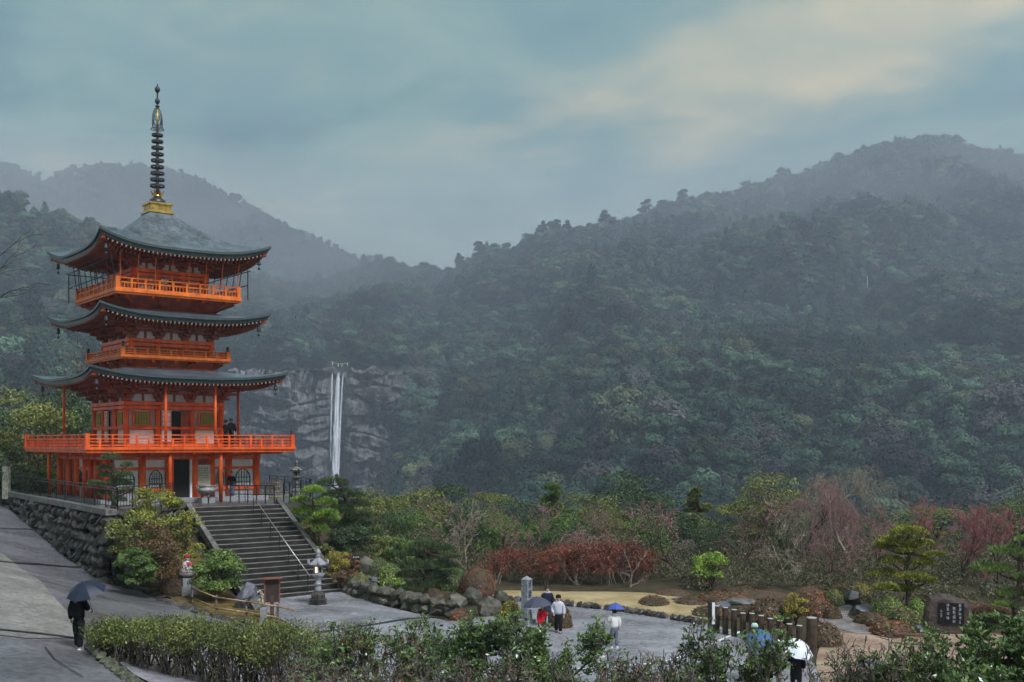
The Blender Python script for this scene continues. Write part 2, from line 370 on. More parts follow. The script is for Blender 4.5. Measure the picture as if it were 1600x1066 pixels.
def ground():
    ys = np.concatenate([np.linspace(-20, 10, 16)[:-1], np.linspace(10, 75, 88)[:-1], np.linspace(75, 160, 30)[:-1], np.linspace(160, 660, 16)])
    xs = np.concatenate([np.linspace(-520, -50, 18)[:-1], np.linspace(-50, 50, 126)[:-1], np.linspace(50, 520, 18)])
    gx, gy = np.meshgrid(xs, ys); XY = np.stack([gx.ravel(), gy.ravel()], 1); z = hgt(XY)
    V = np.concatenate([XY, z[:, None]], 1); w = len(xs)
    i = (np.arange(len(ys) - 1)[:, None] * w + np.arange(w - 1)[None]).ravel()
    tag(link('ground', mesh_np('ground', V, np.stack([i, i + 1, i + 1 + w, i + w], 1), M['soil'], True)), kind='structure')
ground()
def smooth_poly(pts, n=6):                # rounds a closed outline
    pts = [Vector((p[0], p[1])) for p in pts]; out = []; m = len(pts)
    for i in range(m):
        a, b, c, d = pts[i - 1], pts[i], pts[(i + 1) % m], pts[(i + 2) % m]
        for k in range(n):
            t = k / n
            out.append(0.5 * ((2 * b) + (c - a) * t + (2 * a - 5 * b + 4 * c - d) * t * t + (3 * b - a - 3 * c + d) * t ** 3))
    return out
def inside(poly, X):
    x, y = X[:, 0], X[:, 1]; r = np.zeros(len(X), bool); n = len(poly)
    for i in range(n):
        a, b = poly[i - 1], poly[i]
        c = ((a[1] > y) != (b[1] > y)) & (x < (b[0] - a[0]) * (y - a[1]) / (b[1] - a[1] + 1e-12) + a[0]); r ^= c
    return r
def sheet(name, poly, off, mat_, step=0.9, dome=0.0, kind='structure', skirt=0.0):
    poly = [Vector((p[0], p[1])) for p in poly]; pa = np.array([tuple(p) for p in poly])
    lo, hi = pa.min(0), pa.max(0)
    gx, gy = np.meshgrid(np.arange(lo[0], hi[0], step), np.arange(lo[1], hi[1], step)); X = np.stack([gx.ravel(), gy.ravel()], 1)
    X = X[inside(pa, X)]
    vin = poly + [Vector((float(a), float(b))) for a, b in X]; n = len(poly)
    vo, _, fo, _, _, _ = delaunay_2d_cdt(vin, [(i, (i + 1) % n) for i in range(n)], [], 1, 1e-4)
    A = np.array([tuple(v) for v in vo]); z = hgt(A) + off
    if dome:
        d = np.full(len(A), 1e9)
        for i in range(n):
            a, b = pa[i - 1], pa[i]; ab = b - a; t = np.clip(((A - a) @ ab) / (ab @ ab + 1e-9), 0, 1); d = np.minimum(d, np.linalg.norm(A - (a + t[:, None] * ab), axis=1))
        z += dome * (1 - np.exp(-d / 1.2))
    bm = bmesh.new(); vs = [bm.verts.new((a[0], a[1], zz)) for a, zz in zip(A, z)]
    for f in fo:
        try: bm.faces.new([vs[i] for i in f])
        except ValueError: pass
    bmesh.ops.recalc_face_normals(bm, faces=bm.faces[:])
    if bm.faces and sum(f.normal.z for f in bm.faces) < 0: bmesh.ops.reverse_faces(bm, faces=bm.faces[:])
    if skirt:
        ed = [e for e in bm.edges if e.is_boundary]
        r = bmesh.ops.extrude_edge_only(bm, edges=ed)
        for v in [g for g in r['geom'] if isinstance(g, bmesh.types.BMVert)]: v.co.z -= skirt
    me = bpy.data.meshes.new(name); bm.to_mesh(me); bm.free()
    me.polygons.foreach_set('use_smooth', np.ones(len(me.polygons), dtype=bool)); me.materials.append(mat_)
    return tag(link(name, me), kind=kind)
g2 = lambda px, py: onpx(px, py).xy
# the square below the stairs and the road that climbs to the left
plaza_poly = [ST_L - EY * 7.0 - EX * .3, ST_R - EY * 7.0 + EX * .35, g2(600, 948), g2(700, 972), g2(790, 960), g2(800, 936), g2(900, 941), g2(1010, 958), g2(1100, 974), g2(1140, 984), g2(1262, 1014), g2(1283, 1066), (13, 26), (0, 24), (-8, 26), g2(210, 1056), g2(165, 1020), g2(145, 995), g2(190, 955), g2(300, 968), g2(430, 992), g2(470, 990), g2(420, 960)]
sheet('square', [Vector((p[0], p[1])) for p in plaza_poly], 0.03, M['asphalt'])
wf = [W0.lerp(W1, t) + WN * 0.25 for t in (0, .2, .4, .6, .8, 1.0)]
road_poly = [p.xy for p in wf] + [g2(235, 930), g2(275, 946), g2(310, 960), g2(360, 975), g2(300, 990), g2(190, 985), g2(140, 1003), g2(132, 1012), g2(170, 1045), g2(205, 1075), (-9, 20), (-13, 12), (-26, 14), (-40, 40), (-42, 72), (-36, 76)]
sheet('road', road_poly, 0.055, M['road'], 0.8)
sheet('road_patch', smooth_poly([g2(-30, 862), g2(20, 880), g2(75, 925), g2(110, 965), g2(118, 1000), g2(-40, 975)], 4), 0.075, M['road2'], 0.8)
def strip(name, pts, w, off, mat_, kind='structure'):
    mb = MB(); pts = [Vector((p[0], p[1])) for p in pts]; dense = []
    for a, b in zip(pts, pts[1:]):
        k = max(1, int((b - a).length / 0.5))
        for i in range(k): dense.append(a.lerp(b, i / k))
    dense.append(pts[-1]); L = []
    for i, p in enumerate(dense):
        d = (dense[min(i + 1, len(dense) - 1)] - dense[max(i - 1, 0)]).normalized(); nrm = Vector((-d.y, d.x)) * w / 2
        for s in (1, -1): q = p + nrm * s; L.append((q.x, q.y, zg(q.x, q.y) + off))
    mb.add(L, [(2 * i, 2 * i + 1, 2 * i + 3, 2 * i + 2) for i in range(len(dense) - 1)])
    return tag(mb.build(name, mat_), kind=kind)
strip('road_joint', [g2(-10, 879), g2(60, 884), g2(133, 889)], 0.30, 0.09, M['joint'])
strip('road_joint', [g2(-10, 988), g2(60, 995), g2(120, 1002)], 0.22, 0.10, M['joint'])
strip('road_joint', [g2(70, 1016), g2(85, 1035), g2(130, 1064)], 0.03, 0.09, M['joint'])
strip('road_joint', [g2(-5, 1034), g2(40, 1034), g2(75, 1035)], 0.03, 0.09, M['joint'])
strip('road_joint', [g2(-5, 828), g2(60, 830), g2(95, 846)], 0.12, 0.09, M['joint'])
strip('painted_line', [g2(560, 1058), g2(690, 1053), g2(800, 1050), g2(950, 1045), g2(1030, 1038), g2(1090, 1022), g2(1130, 1000), g2(1160, 988)], 0.14, 0.05, M['white'])
strip('pavement_seam', [g2(470, 993), g2(540, 984), g2(640, 968), g2(700, 966)], 0.22, 0.05, M['joint'])
# lawn, bare earth and the wet path
lawn_poly = smooth_poly([g2(770, 934), g2(830, 938), g2(900, 945), g2(1000, 957), g2(1095, 973), g2(1130, 965), g2(1110, 950), g2(1080, 937), g2(1000, 929), g2(880, 927), g2(790, 926)], 5)
sheet('lawn', lawn_poly, 0.10, M['lawn'], 0.7, dome=0.14, skirt=0.3)
sheet('bare_earth', smooth_poly([g2(1285, 1000), g2(1290, 975), g2(1330, 985), g2(1400, 1000), g2(1450, 985), g2(1540, 990), g2(1640, 1010), (26, 30), (10.3, 26), g2(1284, 1066)], 4), 0.04, M['dirt'], 0.8)
sheet('wet_path', smooth_poly([g2(1318, 948), g2(1285, 962), g2(1283, 975), g2(1330, 990), g2(1362, 992), g2(1350, 978), g2(1325, 965), g2(1332, 950)], 4), 0.06, M['wetpath'], 0.6)
sheet('moss_bed', [p.xy for p in (W1 + WN * .3, W1 + Vector((.5, 2, 0)))] + [(ST_L - EX * .35 - EY * t).xy for t in (1, 3, 5, 7.0)] + [g2(420, 962), g2(470, 988), g2(430, 985), g2(310, 957), g2(240, 925), g2(205, 912)], 0.07, M['mossy'], 0.7)
# ------------------------------------------------------------------ terrace
def terrace():
    poly = [W0, W1, Vector((-17.6, 54.6, 0)), ST_L, ST_R, Vector((-12.3, 64, 0)), Vector((-12.2, 68.5, 0)), Vector((-14.5, 75, 0)), Vector((-24, 86, 0)), Vector((-48, 92, 0)), Vector((-48, 74, 0))]
    mb = MB(); n = len(poly)
    mb.add([(p.x, p.y, TZ) for p in poly] + [(p.x, p.y, TZ - 5.2) for p in poly], [tuple(range(n))] + [(i, i + n, (i + 1) % n + n, (i + 1) % n) for i in range(n)])
    tag(mb.build('terrace', M['terrace']), kind='structure')
terrace()
# ------------------------------------------------------------------ mountains
DS = 1.85                                 # scale about the camera for mountains, cliff and waterfall: the fall hangs about 1.05 km away
def keyed(px, keys):
    xs = [k[0] for k in keys]; i = int(np.clip(np.searchsorted(xs, px) - 1, 0, len(xs) - 2)); t = np.clip((px - xs[i]) / (xs[i + 1] - xs[i]), 0, 1); t = t * t * (3 - 2 * t)
    return [tuple(np.array(a) * (1 - t) + np.array(b) * t) for a, b in zip(keys[i][1], keys[i + 1][1])]
def lin(px, tab): return float(np.interp(px, [a for a, _ in tab], [b for _, b in tab]))
RIDGE = [(-300, 300), (-60, 306), (0, 334), (50, 352), (110, 364), (160, 378), (230, 404), (300, 425), (380, 446), (450, 462), (520, 452), (560, 432), (600, 424), (640, 434), (700, 439), (730, 424), (770, 408), (800, 406), (850, 380), (900, 372), (945, 362), (1000, 354), (1040, 338), (1075, 330), (1120, 318), (1170, 306), (1240, 288), (1300, 268), (1370, 244), (1440, 228), (1490, 233), (1540, 252), (1600, 256), (1700, 262), (1900, 300)]
MAIN = [(-300, [(150, 900), (260, 700), (400, 500), (620, 300)]), (0, [(170, 900), (300, 700), (470, 500), (680, 330)]), (160, [(190, 900), (330, 720), (480, 540), (720, 380)]),
        (290, [(300, 900), (470, 790), (545, 570), (850, 420)]), (370, [(420, 900), (566, 800), (572, 586), (980, 450)]), (500, [(430, 900), (584, 800), (590, 576), (1100, 450)]), (590, [(410, 900), (574, 800), (584, 574), (1120, 430)]),
        (650, [(320, 900), (450, 750), (560, 600), (1100, 430)]), (760, [(260, 900), (360, 750), (540, 590), (1060, 410)]), (1000, [(260, 900), (340, 750), (540, 560), (1150, 350)]), (1300, [(250, 900), (330, 740), (580, 520), (1300, 268)]), (1900, [(250, 900), (320, 740), (560, 520), (1250, 300)])]
FAR_RIDGE = [(-300, 225), (-60, 240), (0, 262), (40, 276), (66, 290), (90, 277), (140, 268), (190, 263), (240, 268), (290, 280), (350, 305), (400, 334), (450, 362), (500, 384), (540, 402), (600, 418), (700, 440), (900, 470)]
def mountain(name, cols, rows, knots, ridge, seed, namp):
    V = np.zeros((rows, len(cols), 3)); D = np.zeros((rows, len(cols)))
    for j, px in enumerate(cols):
        k = [list(a) for a in knots(px)]; k[-1][1] = lin(px, ridge)
        # heights along the slope: piecewise profile, rounded by averaging
        ts = np.linspace(0, 1, len(k)); t = np.linspace(0, 1, rows - 4)
        d = np.interp(t, ts, [a[0] * DS for a in k]); z = np.interp(t, ts, [-(a[1] - YH) / F * a[0] * DS for a in k])
        for i in range(rows - 4):
            x = (px - 800) / F * d[i]
            edge = min(1.0, 4 * t[i]) * min(1.0, 5 * (1 - t[i]))
            nz = .8 - 2.0 * abs(noise.fractal(Vector((x / 330 + seed, d[i] / 900, seed)), 1.0, 2.1, 4))    # spurs and gullies
            calm = 0.15 if (345 < px < 625 and 0.25 < t[i] < .72) else 1.0
            dd = d[i] + edge * namp * nz * calm * (1 + d[i] / 1800)
            V[i, j] = (x * dd / d[i], dd, CZ + z[i] + edge * namp * .18 * nz * calm)
        for q in range(4):                # the far side of the crest
            i = rows - 4 + q; dd = d[-1] + 40 * (q + 1); V[i, j] = ((px - 800) / F * dd, dd, CZ + z[-1] - 20 * (q + 1) ** 1.3)
    w = len(cols); i = (np.arange(rows - 1)[:, None] * w + np.arange(w - 1)[None]).ravel()
    o = tag(link(name, mesh_np(name, V.reshape(-1, 3), np.stack([i, i + 1, i + 1 + w, i + w], 1), M['forestfloor'], True)), kind='structure')
    return V
M['forestfloor'] = mat('forest_floor', (0.035, 0.042, 0.026), 0.95, 0.3, 0.05, 0, 0, 0.1, None, 'World')
VM = mountain('mountain', np.arange(-280, 1880, 18), 64, lambda p: keyed(p, MAIN), RIDGE, 3.0, 150.0)
FARK = [(-300, [(900, 700), (1200, 500), (1560, 250)]), (900, [(900, 700), (1200, 560), (1560, 450)])]
VF = mountain('far_mountain', np.arange(-280, 860, 22), 44, lambda p: keyed(p, FARK), FAR_RIDGE, 9.0, 90.0)
# the rock wall of the waterfall
def cliff():
    m = mat('cliff_rock', (0.165, 0.148, 0.138), 0.7, 0.3, 0.03, 0, 0, 0.35, (0.085, 0.08, 0.082), 'World', detail=9)
    nt = m.node_tree; L = nt.links.new; b = nt.nodes['Principled BSDF']
    geo = N(nt, 'ShaderNodeNewGeometry'); c = b.inputs['Base Color'].links[0].from_socket
    for sc, lo, hi, det in (((0.22, 0.08, 0.045), .5, 1.45, 10), ((0.035, 0.03, 0.08), .85, 1.12, 6), ((0.7, 0.3, 0.35), .65, 1.3, 8)):   # water stains run down, beds run across
        mp = N(nt, 'ShaderNodeMapping'); L(geo.outputs['Position'], mp.inputs[0]); mp.inputs['Scale'].default_value = sc; mp.inputs['Rotation'].default_value = (0, 0.12, 0)
        vz = N(nt, 'ShaderNodeTexNoise'); L(mp.outputs[0], vz.inputs[0]); vz.inputs['Scale'].default_value = 1.0; vz.inputs['Detail'].default_value = det; vz.inputs['Roughness'].default_value = .75
        mr = N(nt, 'ShaderNodeMapRange'); L(vz.outputs['Fac'], mr.inputs[0]); mr.inputs[1].default_value = .38; mr.inputs[2].default_value = .62; mr.inputs[3].default_value = lo; mr.inputs[4].default_value = hi
        hs = N(nt, 'ShaderNodeHueSaturation'); L(c, hs.inputs['Color']); L(mr.outputs[0], hs.inputs['Value']); c = hs.outputs[0]
    L(c, b.inputs['Base Color'])
    cols = np.linspace(322, 644, 300); rows = 190; V = np.zeros((rows, len(cols), 3))
    for j, px in enumerate(cols):
        side = max(0, min(1, (px - 322) / 40, (644 - px) / 40))
        ytop = 578 - 9 * noise.noise(Vector((px / 22, 0, 2))) - 5 * noise.noise(Vector((px / 7, 3, 2))) + 14 * (1 - side)
        for i in range(rows):
            t = i / (rows - 1); py = 815 - t * (815 - ytop)
            d0 = 566 - 10 * math.sin(t * 2.2) + 16 * (1 - side) ** 2
            d0 -= 14 * math.exp(-((px - 470) / 60) ** 2) * (1 - t) - 9 * math.exp(-((px - 527) / 14) ** 2)
            x = (px - 800) / F * d0; z = -(py - YH) / F * d0    # unscaled; the cliff is scaled about the camera below
            wx = x + 2.2 * noise.noise(Vector((x / 12, z / 9, 1))); wz = z + 3.0 * noise.noise(Vector((x / 14, z / 14, 5)))
            col = noise.cell(Vector((wx / 2.6, (wz + .1 * wx) / 15, 1.0)))          # columns
            blk = noise.cell(Vector((wx / 9, (wz - .12 * wx) / 6, 7.0)))            # blocks
            big = noise.cell(Vector((wx / 26 + .3, (wz + .18 * wx) / 17, 3.0)))     # faces
            f = noise.fractal(Vector((x / 16, z / 18, 2.0)), .8, 2.2, 6)
            crack = abs(noise.noise(Vector((x / 30, (z + .15 * x) / 9, 9)))) < .06
            dd = d0 + side * (1 - .75 * math.exp(-((px - 526) / 13) ** 2)) * (2.2 * (col - .5) + 3.4 * (blk - .5) + 6.0 * (big - .5) + 4.0 * f + (3.5 if crack else 0))
            V[i, j] = (x * dd / d0 * DS, dd * DS, CZ + z * DS)
    w = len(cols); i = (np.arange(rows - 1)[:, None] * w + np.arange(w - 1)[None]).ravel()
    tag(link('cliff', mesh_np('cliff', V.reshape(-1, 3), np.stack([i, i + 1, i + 1 + w, i + w], 1), m, False)), kind='structure')
    return V
VC = cliff()
# the waterfall: strands of falling water, each a bowed veil that frays to nothing at its sides
def waterfall():
    m = bpy.data.materials.new('falling_water'); m.use_nodes = True; nt = m.node_tree; L = nt.links.new; b = nt.nodes['Principled BSDF']
    geo = N(nt, 'ShaderNodeNewGeometry'); mp = N(nt, 'ShaderNodeMapping'); L(geo.outputs['Position'], mp.inputs[0]); mp.inputs['Scale'].default_value = (0.9, 0.9, 0.05)
    t = N(nt, 'ShaderNodeTexNoise'); L(mp.outputs[0], t.inputs[0]); t.inputs['Scale'].default_value = 1; t.inputs['Detail'].default_value = 8; t.inputs['Roughness'].default_value = .7
    r = N(nt, 'ShaderNodeValToRGB'); L(t.outputs['Fac'], r.inputs[0]); e = r.color_ramp.elements; e[0].position = .34; e[0].color = (.78, .81, .88, 1); e[1].position = .58; e[1].color = (.98, .985, 1.0, 1)
    L(r.outputs[0], b.inputs['Base Color']); b.inputs['Roughness'].default_value = .6
    at = N(nt, 'ShaderNodeAttribute'); at.attribute_name = 'veil'; ad = N(nt, 'ShaderNodeMath', operation='ADD'); L(at.outputs['Fac'], ad.inputs[0]); L(t.outputs['Fac'], ad.inputs[1])
    al = N(nt, 'ShaderNodeMapRange'); L(ad.outputs[0], al.inputs[0]); al.inputs[1].default_value = .62; al.inputs[2].default_value = 1.12; L(al.outputs[0], b.inputs['Alpha'])
    root = empty('waterfall', P(524, 760, 551 * DS), kind='structure')
    for k, (xt, wt, xb, wb, y0, y1, off) in enumerate([(519, 3.0, 516.5, 4.0, 583, 730, 0), (529, 6.5, 522, 15.5, 582, 800, -2.5), (536.5, 2.6, 527.5, 5.0, 583, 760, 1.0)]):
        nx, ny = 15, 90; V = []; A = []
        for i in range(ny):
            t_ = i / (ny - 1); py = y0 + (y1 - y0) * t_; ease = t_ ** .7
            w = (wt + (wb - wt) * ease) * (1 + .16 * noise.noise(Vector((k * 5, i * .35, 1)))); xc = xt + (xb - xt) * ease + .5 * noise.noise(Vector((k * 9, i * .13, 3)))
            for j in range(nx):
                s = j / (nx - 1) * 2 - 1; d = (551 + off - 2.2 * math.sqrt(max(0, 1 - s * s))) * DS + 1.5 * noise.noise(Vector((s * 4 + k, i * .1, 5)))
                V.append(tuple(P(xc + s * w / 2, py, d))); A.append((1 - s * s) ** .9 * .75 * min(1, 8 * (1 - t_) + .0) * min(1, .35 + 12 * t_))
        i = (np.arange(ny - 1)[:, None] * nx + np.arange(nx - 1)[None]).ravel()
        me = mesh_np('water_strand', np.array(V) - np.array(root.location), np.stack([i, i + 1, i + 1 + nx, i + nx], 1), m, True)
        me.attributes.new('veil', 'FLOAT', 'POINT').data.foreach_set('value', np.array(A, dtype=np.float32)); link('water_strand', me, None, root)
    # straw rope with paper streamers over the lip
    rp = empty('sacred_rope', P(530, 568, 560 * DS), label='thin straw rope with white paper streamers above the waterfall lip', cat='rope')
    a, c = P(517, 565, 560 * DS), P(546, 566.5, 560 * DS); pts = [a.lerp(c, i / 10) + Vector((0, 0, -1.8 * math.sin(math.pi * i / 10))) for i in range(11)]
    o = rp.location; MB().tube([p - o for p in pts], 0.22, 6).build('rope', mat('straw', (.5, .45, .35)), rp)
    for i in (1, 4, 6, 9):
        p = pts[i] - o; MB().box((p.x, p.y - .3, p.z - 1.5), (.7, .08, 2.6)).build('paper_streamer', M['white'], rp)
waterfall()
# ------------------------------------------------------------------ forest on the mountains
def crown_pts(r, lobes, per, R0, H):
    C, D = [], []
    for _ in range(lobes):
        a = r.random() * 6.28; h = r.random(); rad = R0 * (0.75 * math.sqrt(1 - (h * .85) ** 2)) * r.random() ** .5
        c = (rad * math.cos(a), rad * math.sin(a), H * (.38 + .5 * h)); s = R0 * (.30 + .22 * r.random())
        p, d = shell(c, (s, s, s * .8), per, r, -.3, .3); C.append(p); D.append(d)
    return np.concatenate(C), np.concatenate(D)
FCOL = bpy.data.collections.new('forest_kinds')
def forest_kinds():
    def fm(name, c, c2):
        m = mat(name, c, 0.8, .3, .22, 0, 0, .1, c2, 'Object', .14, .0, 3.0, None, .55)
        nt = m.node_tree; L = nt.links.new; b = nt.nodes['Principled BSDF']; oi = N(nt, 'ShaderNodeObjectInfo'); nz = N(nt, 'ShaderNodeTexNoise'); L(oi.outputs['Location'], nz.inputs['Vector']); nz.inputs['Scale'].default_value = .009; nz.inputs['Detail'].default_value = 3
        mr = N(nt, 'ShaderNodeMapRange'); L(nz.outputs['Fac'], mr.inputs[0]); mr.inputs[1].default_value = .36; mr.inputs[2].default_value = .64; mr.inputs[3].default_value = .5; mr.inputs[4].default_value = 1.5   # stands of lighter and darker kinds
        hs = N(nt, 'ShaderNodeHueSaturation'); L(b.inputs['Base Color'].links[0].from_socket, hs.inputs['Color']); L(mr.outputs[0], hs.inputs['Value']); L(hs.outputs[0], b.inputs['Base Color'])
        return m
    mats = [fm('forest_green', (.078, .125, .080), (.021, .042, .032)), fm('forest_dark', (.040, .070, .052), (.013, .026, .023)), fm('forest_olive', (.115, .135, .072), (.040, .058, .036)), fm('forest_brown', (.070, .068, .060), (.036, .038, .036))]
    out = []
    for k in range(9):
        r = np.random.default_rng(100 + k)
        if k in (1,):                 # cedars: tiered cone
            C, D = [], []
            for i in range(11):
                z = 3 + i * (1.15 if k == 1 else 1.3); rad = (3.3 if k == 1 else 3.9) * (1 - (i / 11.5) ** 1.6) + .3; n = int(230 * (1 - i / 14))
                a = r.random(n) * 6.28; q = rad * r.random(n) ** .45; lob = 1 + .28 * np.sin(a * 5 + i * 2.1)
                C.append(np.stack([q * np.cos(a) * lob, q * np.sin(a) * lob, z + 1.0 - q / max(rad, .1) * 1.1 + .3 * r.normal(size=n)], 1)); D.append(np.stack([np.cos(a), np.sin(a), .3 + 0 * a], 1))
            C = np.concatenate(C); D = np.concatenate(D); mm = mats[1]; sz = .65
        else:
            C, D = crown_pts(r, 16, 190, 4.6 + .6 * (k % 3), 10 + (k % 4)); mm = mats[[0, 1, 2, 0, 1, 3, 0, 0, 1][k]]; sz = .58
        me = leaf_mesh('forest_tree_%d' % k, C, sz, mm, aspect=.75, r=r, face=D * np.array([1, 1, 1.0]) * 1.5 + np.array([0, 0, .5]))
        V, q = tubes_np([((0, 0, -3), (0, 0, 9), .28, .12)], 5)
        o = bpy.data.objects.new('a_forest_kind_%d' % k, me); FCOL.objects.link(o); out.append(o)
    return out
FK = forest_kinds()
def scatter(name, V, n, seed, smin, smax, skip=None, weights=None, label='', cell=6.0, cat='forest'):
    r = np.random.default_rng(seed); a, b, c, d = V[:-1, :-1], V[:-1, 1:], V[1:, 1:], V[1:, :-1]
    A = np.linalg.norm(np.cross(c - a, d - b), axis=2) / 2
    # what faces away from the valley or lies beyond the crest needs few trees
    W = A.copy(); W[-3:, :] *= .25
    dist = np.linalg.norm((a + c) / 2, axis=2); W *= np.clip(1200 / dist, .6, 2.2) if weights is None else 1
    i = r.choice(W.size, n, p=(W / W.sum()).ravel()); iy, ix = np.unravel_index(i, W.shape); u, v = r.random((n, 1)), r.random((n, 1))
    p = (1 - u) * (1 - v) * a[iy, ix] + u * (1 - v) * b[iy, ix] + u * v * c[iy, ix] + (1 - u) * v * d[iy, ix]
    if skip is not None: p = p[~skip(p)]
    key = {}                                # one tree to a cell: crowns stay apart
    for k_, q_ in enumerate(np.floor(p / cell).astype(int)): key.setdefault(tuple(q_), k_)
    p = p[sorted(key.values())]
    n = len(p); me = bpy.data.meshes.new(name); me.vertices.add(n); me.vertices.foreach_set('co', p.astype(np.float32).ravel())
    # kinds come in patches
    pick = np.array([noise.noise(Vector((q[0] / 90, q[1] / 120, q[2] / 80 + seed))) for q in p]) * 5.0 + 4.2 + r.normal(size=n) * 2.2
    for nm, ty, dat in (('pick', 'INT', np.clip(pick, 0, 8.99).astype(np.int32)), ('size', 'FLOAT', (smin + (smax - smin) * r.beta(1.3, 2.6, n) + .25 * smax * (r.random(n) < .06)).astype(np.float32)), ('turn', 'FLOAT', (r.random(n) * 6.28).astype(np.float32))):
        at = me.attributes.new(nm, ty, 'POINT'); at.data.foreach_set('value', dat)
    o = tag(link(name, me), label, cat, None, 'stuff')
    ng = bpy.data.node_groups.new(name, 'GeometryNodeTree'); ng.interface.new_socket('Geometry', in_out='INPUT', socket_type='NodeSocketGeometry'); ng.interface.new_socket('Geometry', in_out='OUTPUT', socket_type='NodeSocketGeometry')
    L = ng.links.new; gi, go = ng.nodes.new('NodeGroupInput'), ng.nodes.new('NodeGroupOutput')
    ci = ng.nodes.new('GeometryNodeCollectionInfo'); ci.inputs[0].default_value = FCOL; ci.inputs['Separate Children'].default_value = True; ci.inputs['Reset Children'].default_value = True
    ip = ng.nodes.new('GeometryNodeInstanceOnPoints'); ip.inputs['Pick Instance'].default_value = True
    def at(nm, ty):
        q = ng.nodes.new('GeometryNodeInputNamedAttribute'); q.data_type = ty; q.inputs[0].default_value = nm; return q.outputs[0]
    cx = ng.nodes.new('ShaderNodeCombineXYZ'); L(at('turn', 'FLOAT'), cx.inputs[2])
    L(gi.outputs[0], ip.inputs['Points']); L(ci.outputs[0], ip.inputs['Instance']); L(at('pick', 'INT'), ip.inputs['Instance Index']); L(cx.outputs[0], ip.inputs['Rotation']); L(at('size', 'FLOAT'), ip.inputs['Scale']); L(ip.outputs[0], go.inputs[0])
    md = o.modifiers.new('trees', 'NODES'); md.node_group = ng
    return o
def skip_cliff(p):
    px = 800 + F * p[:, 0] / p[:, 1]; py = YH - F * (p[:, 2] - CZ) / p[:, 1]
    top = 583 + 6 * np.sin(px / 17) + 4 * np.sin(px / 7.0)
    s = (px > 335) & (px < 628) & (py > top - 3) & (p[:, 1] > 470 * DS)
    lip = (np.abs(px - 531) < 17) & (py > 556) & (p[:, 1] > 500 * DS)
    return s | lip
scatter('mountain_forest', VM, 90000, 21, 1.3, 3.0, skip_cliff, None, 'dense mixed evergreen forest covering the near mountainsides', cell=12.5)
scatter('far_forest', VF, 30000, 22, 1.4, 2.4, None, 1, 'hazy forest on the far mountain behind the pagoda spire', cell=14)
# shrubs that cling to the ledges of the cliff
def ledge_plants():
    r = np.random.default_rng(8); P_ = VC[5:-5, 5:-5]; C, D = [], []
    for _ in range(110):
        i, j = int(r.random() ** .8 * (P_.shape[0] - 1)), int(r.random() * (P_.shape[1] - 1)); c = P_[i, j]
        px = 800 + F * c[0] / c[1]
        if 508 < px < 545: continue
        s = 2.0 + 3.6 * r.random(); p, d = shell(c, (s * 1.5, s, s), 46, r, -.5, .6); C.append(p); D.append(d)
    m = mat('ledge_green', (.07, .085, .05), .8, .3, .2, 0, 0, .1, (.03, .042, .028), 'World', .4)
    tag(link('ledge_shrubs', leaf_mesh('ledge_shrubs', np.concatenate(C), 1.3, m, aspect=.7, r=r, face=np.concatenate(D))), 'dark shrubs clinging to the cliff beside the waterfall', 'shrubs', None, 'stuff')
ledge_plants()
def slope_at(px, py):                     # the point of the near mountainside seen at a photo pixel
    Q = VM[:-4].reshape(-1, 3); u = 800 + F * Q[:, 0] / Q[:, 1]; v = YH - F * (Q[:, 2] - CZ) / Q[:, 1]
    k = np.argsort((u - px) ** 2 + (v - py) ** 2)[:3]; q = Q[k].mean(0); return P(px, py, float(q[1]))
def dead_trunks():
    m = mat('bleached_trunk', (.62, .58, .54), .8, .15, .5)
    for i, (px, py, h, lab) in enumerate([(822, 492, 14, 'bleached dead trunk high in the forest above the saddle'), (1153, 372, 20, 'pale dead trunk near the crest left of the summit'), (862, 545, 13, 'bleached trunk in the middle of the near mountainside'), (1018, 660, 12, 'short white dead trunk low on the mountainside'), (1205, 528, 14, 'pair-topped pale trunk on the middle slope'), (1355, 440, 17, 'tall pale dead trunk below the right hand summit'), (1475, 345, 12, 'small pale trunk under the summit ridge'), (1358, 695, 11, 'pale dead trunk low on the right slope'), (942, 745, 12, 'pale trunk just above the garden trees'), (1273, 505, 20, 'long thin pale trunk right of the slope centre'), (16, 528, 50, 'long bleached trunk on the hill at the left edge')]):
        d = slope_at(px, py).y - 30; b = P(px, py + h / 2, d); k = d / F; root = empty('dead_tree', b - Vector((0, 0, 4)), label=lab, cat='dead tree', group='bleached dead trunks in the forest')
        H = h * k + 4; MB().tube([(0, 0, 0), (.3, 0, H * .5), (.1, .2, H)], [.75, .62, .3], 6).build('trunk', m, root, None, True); MB().tube([(.2, .1, H * .72), (1.0, 0, H * .85)], [.25, .1], 5).build('branch', m, root)
dead_trunks()
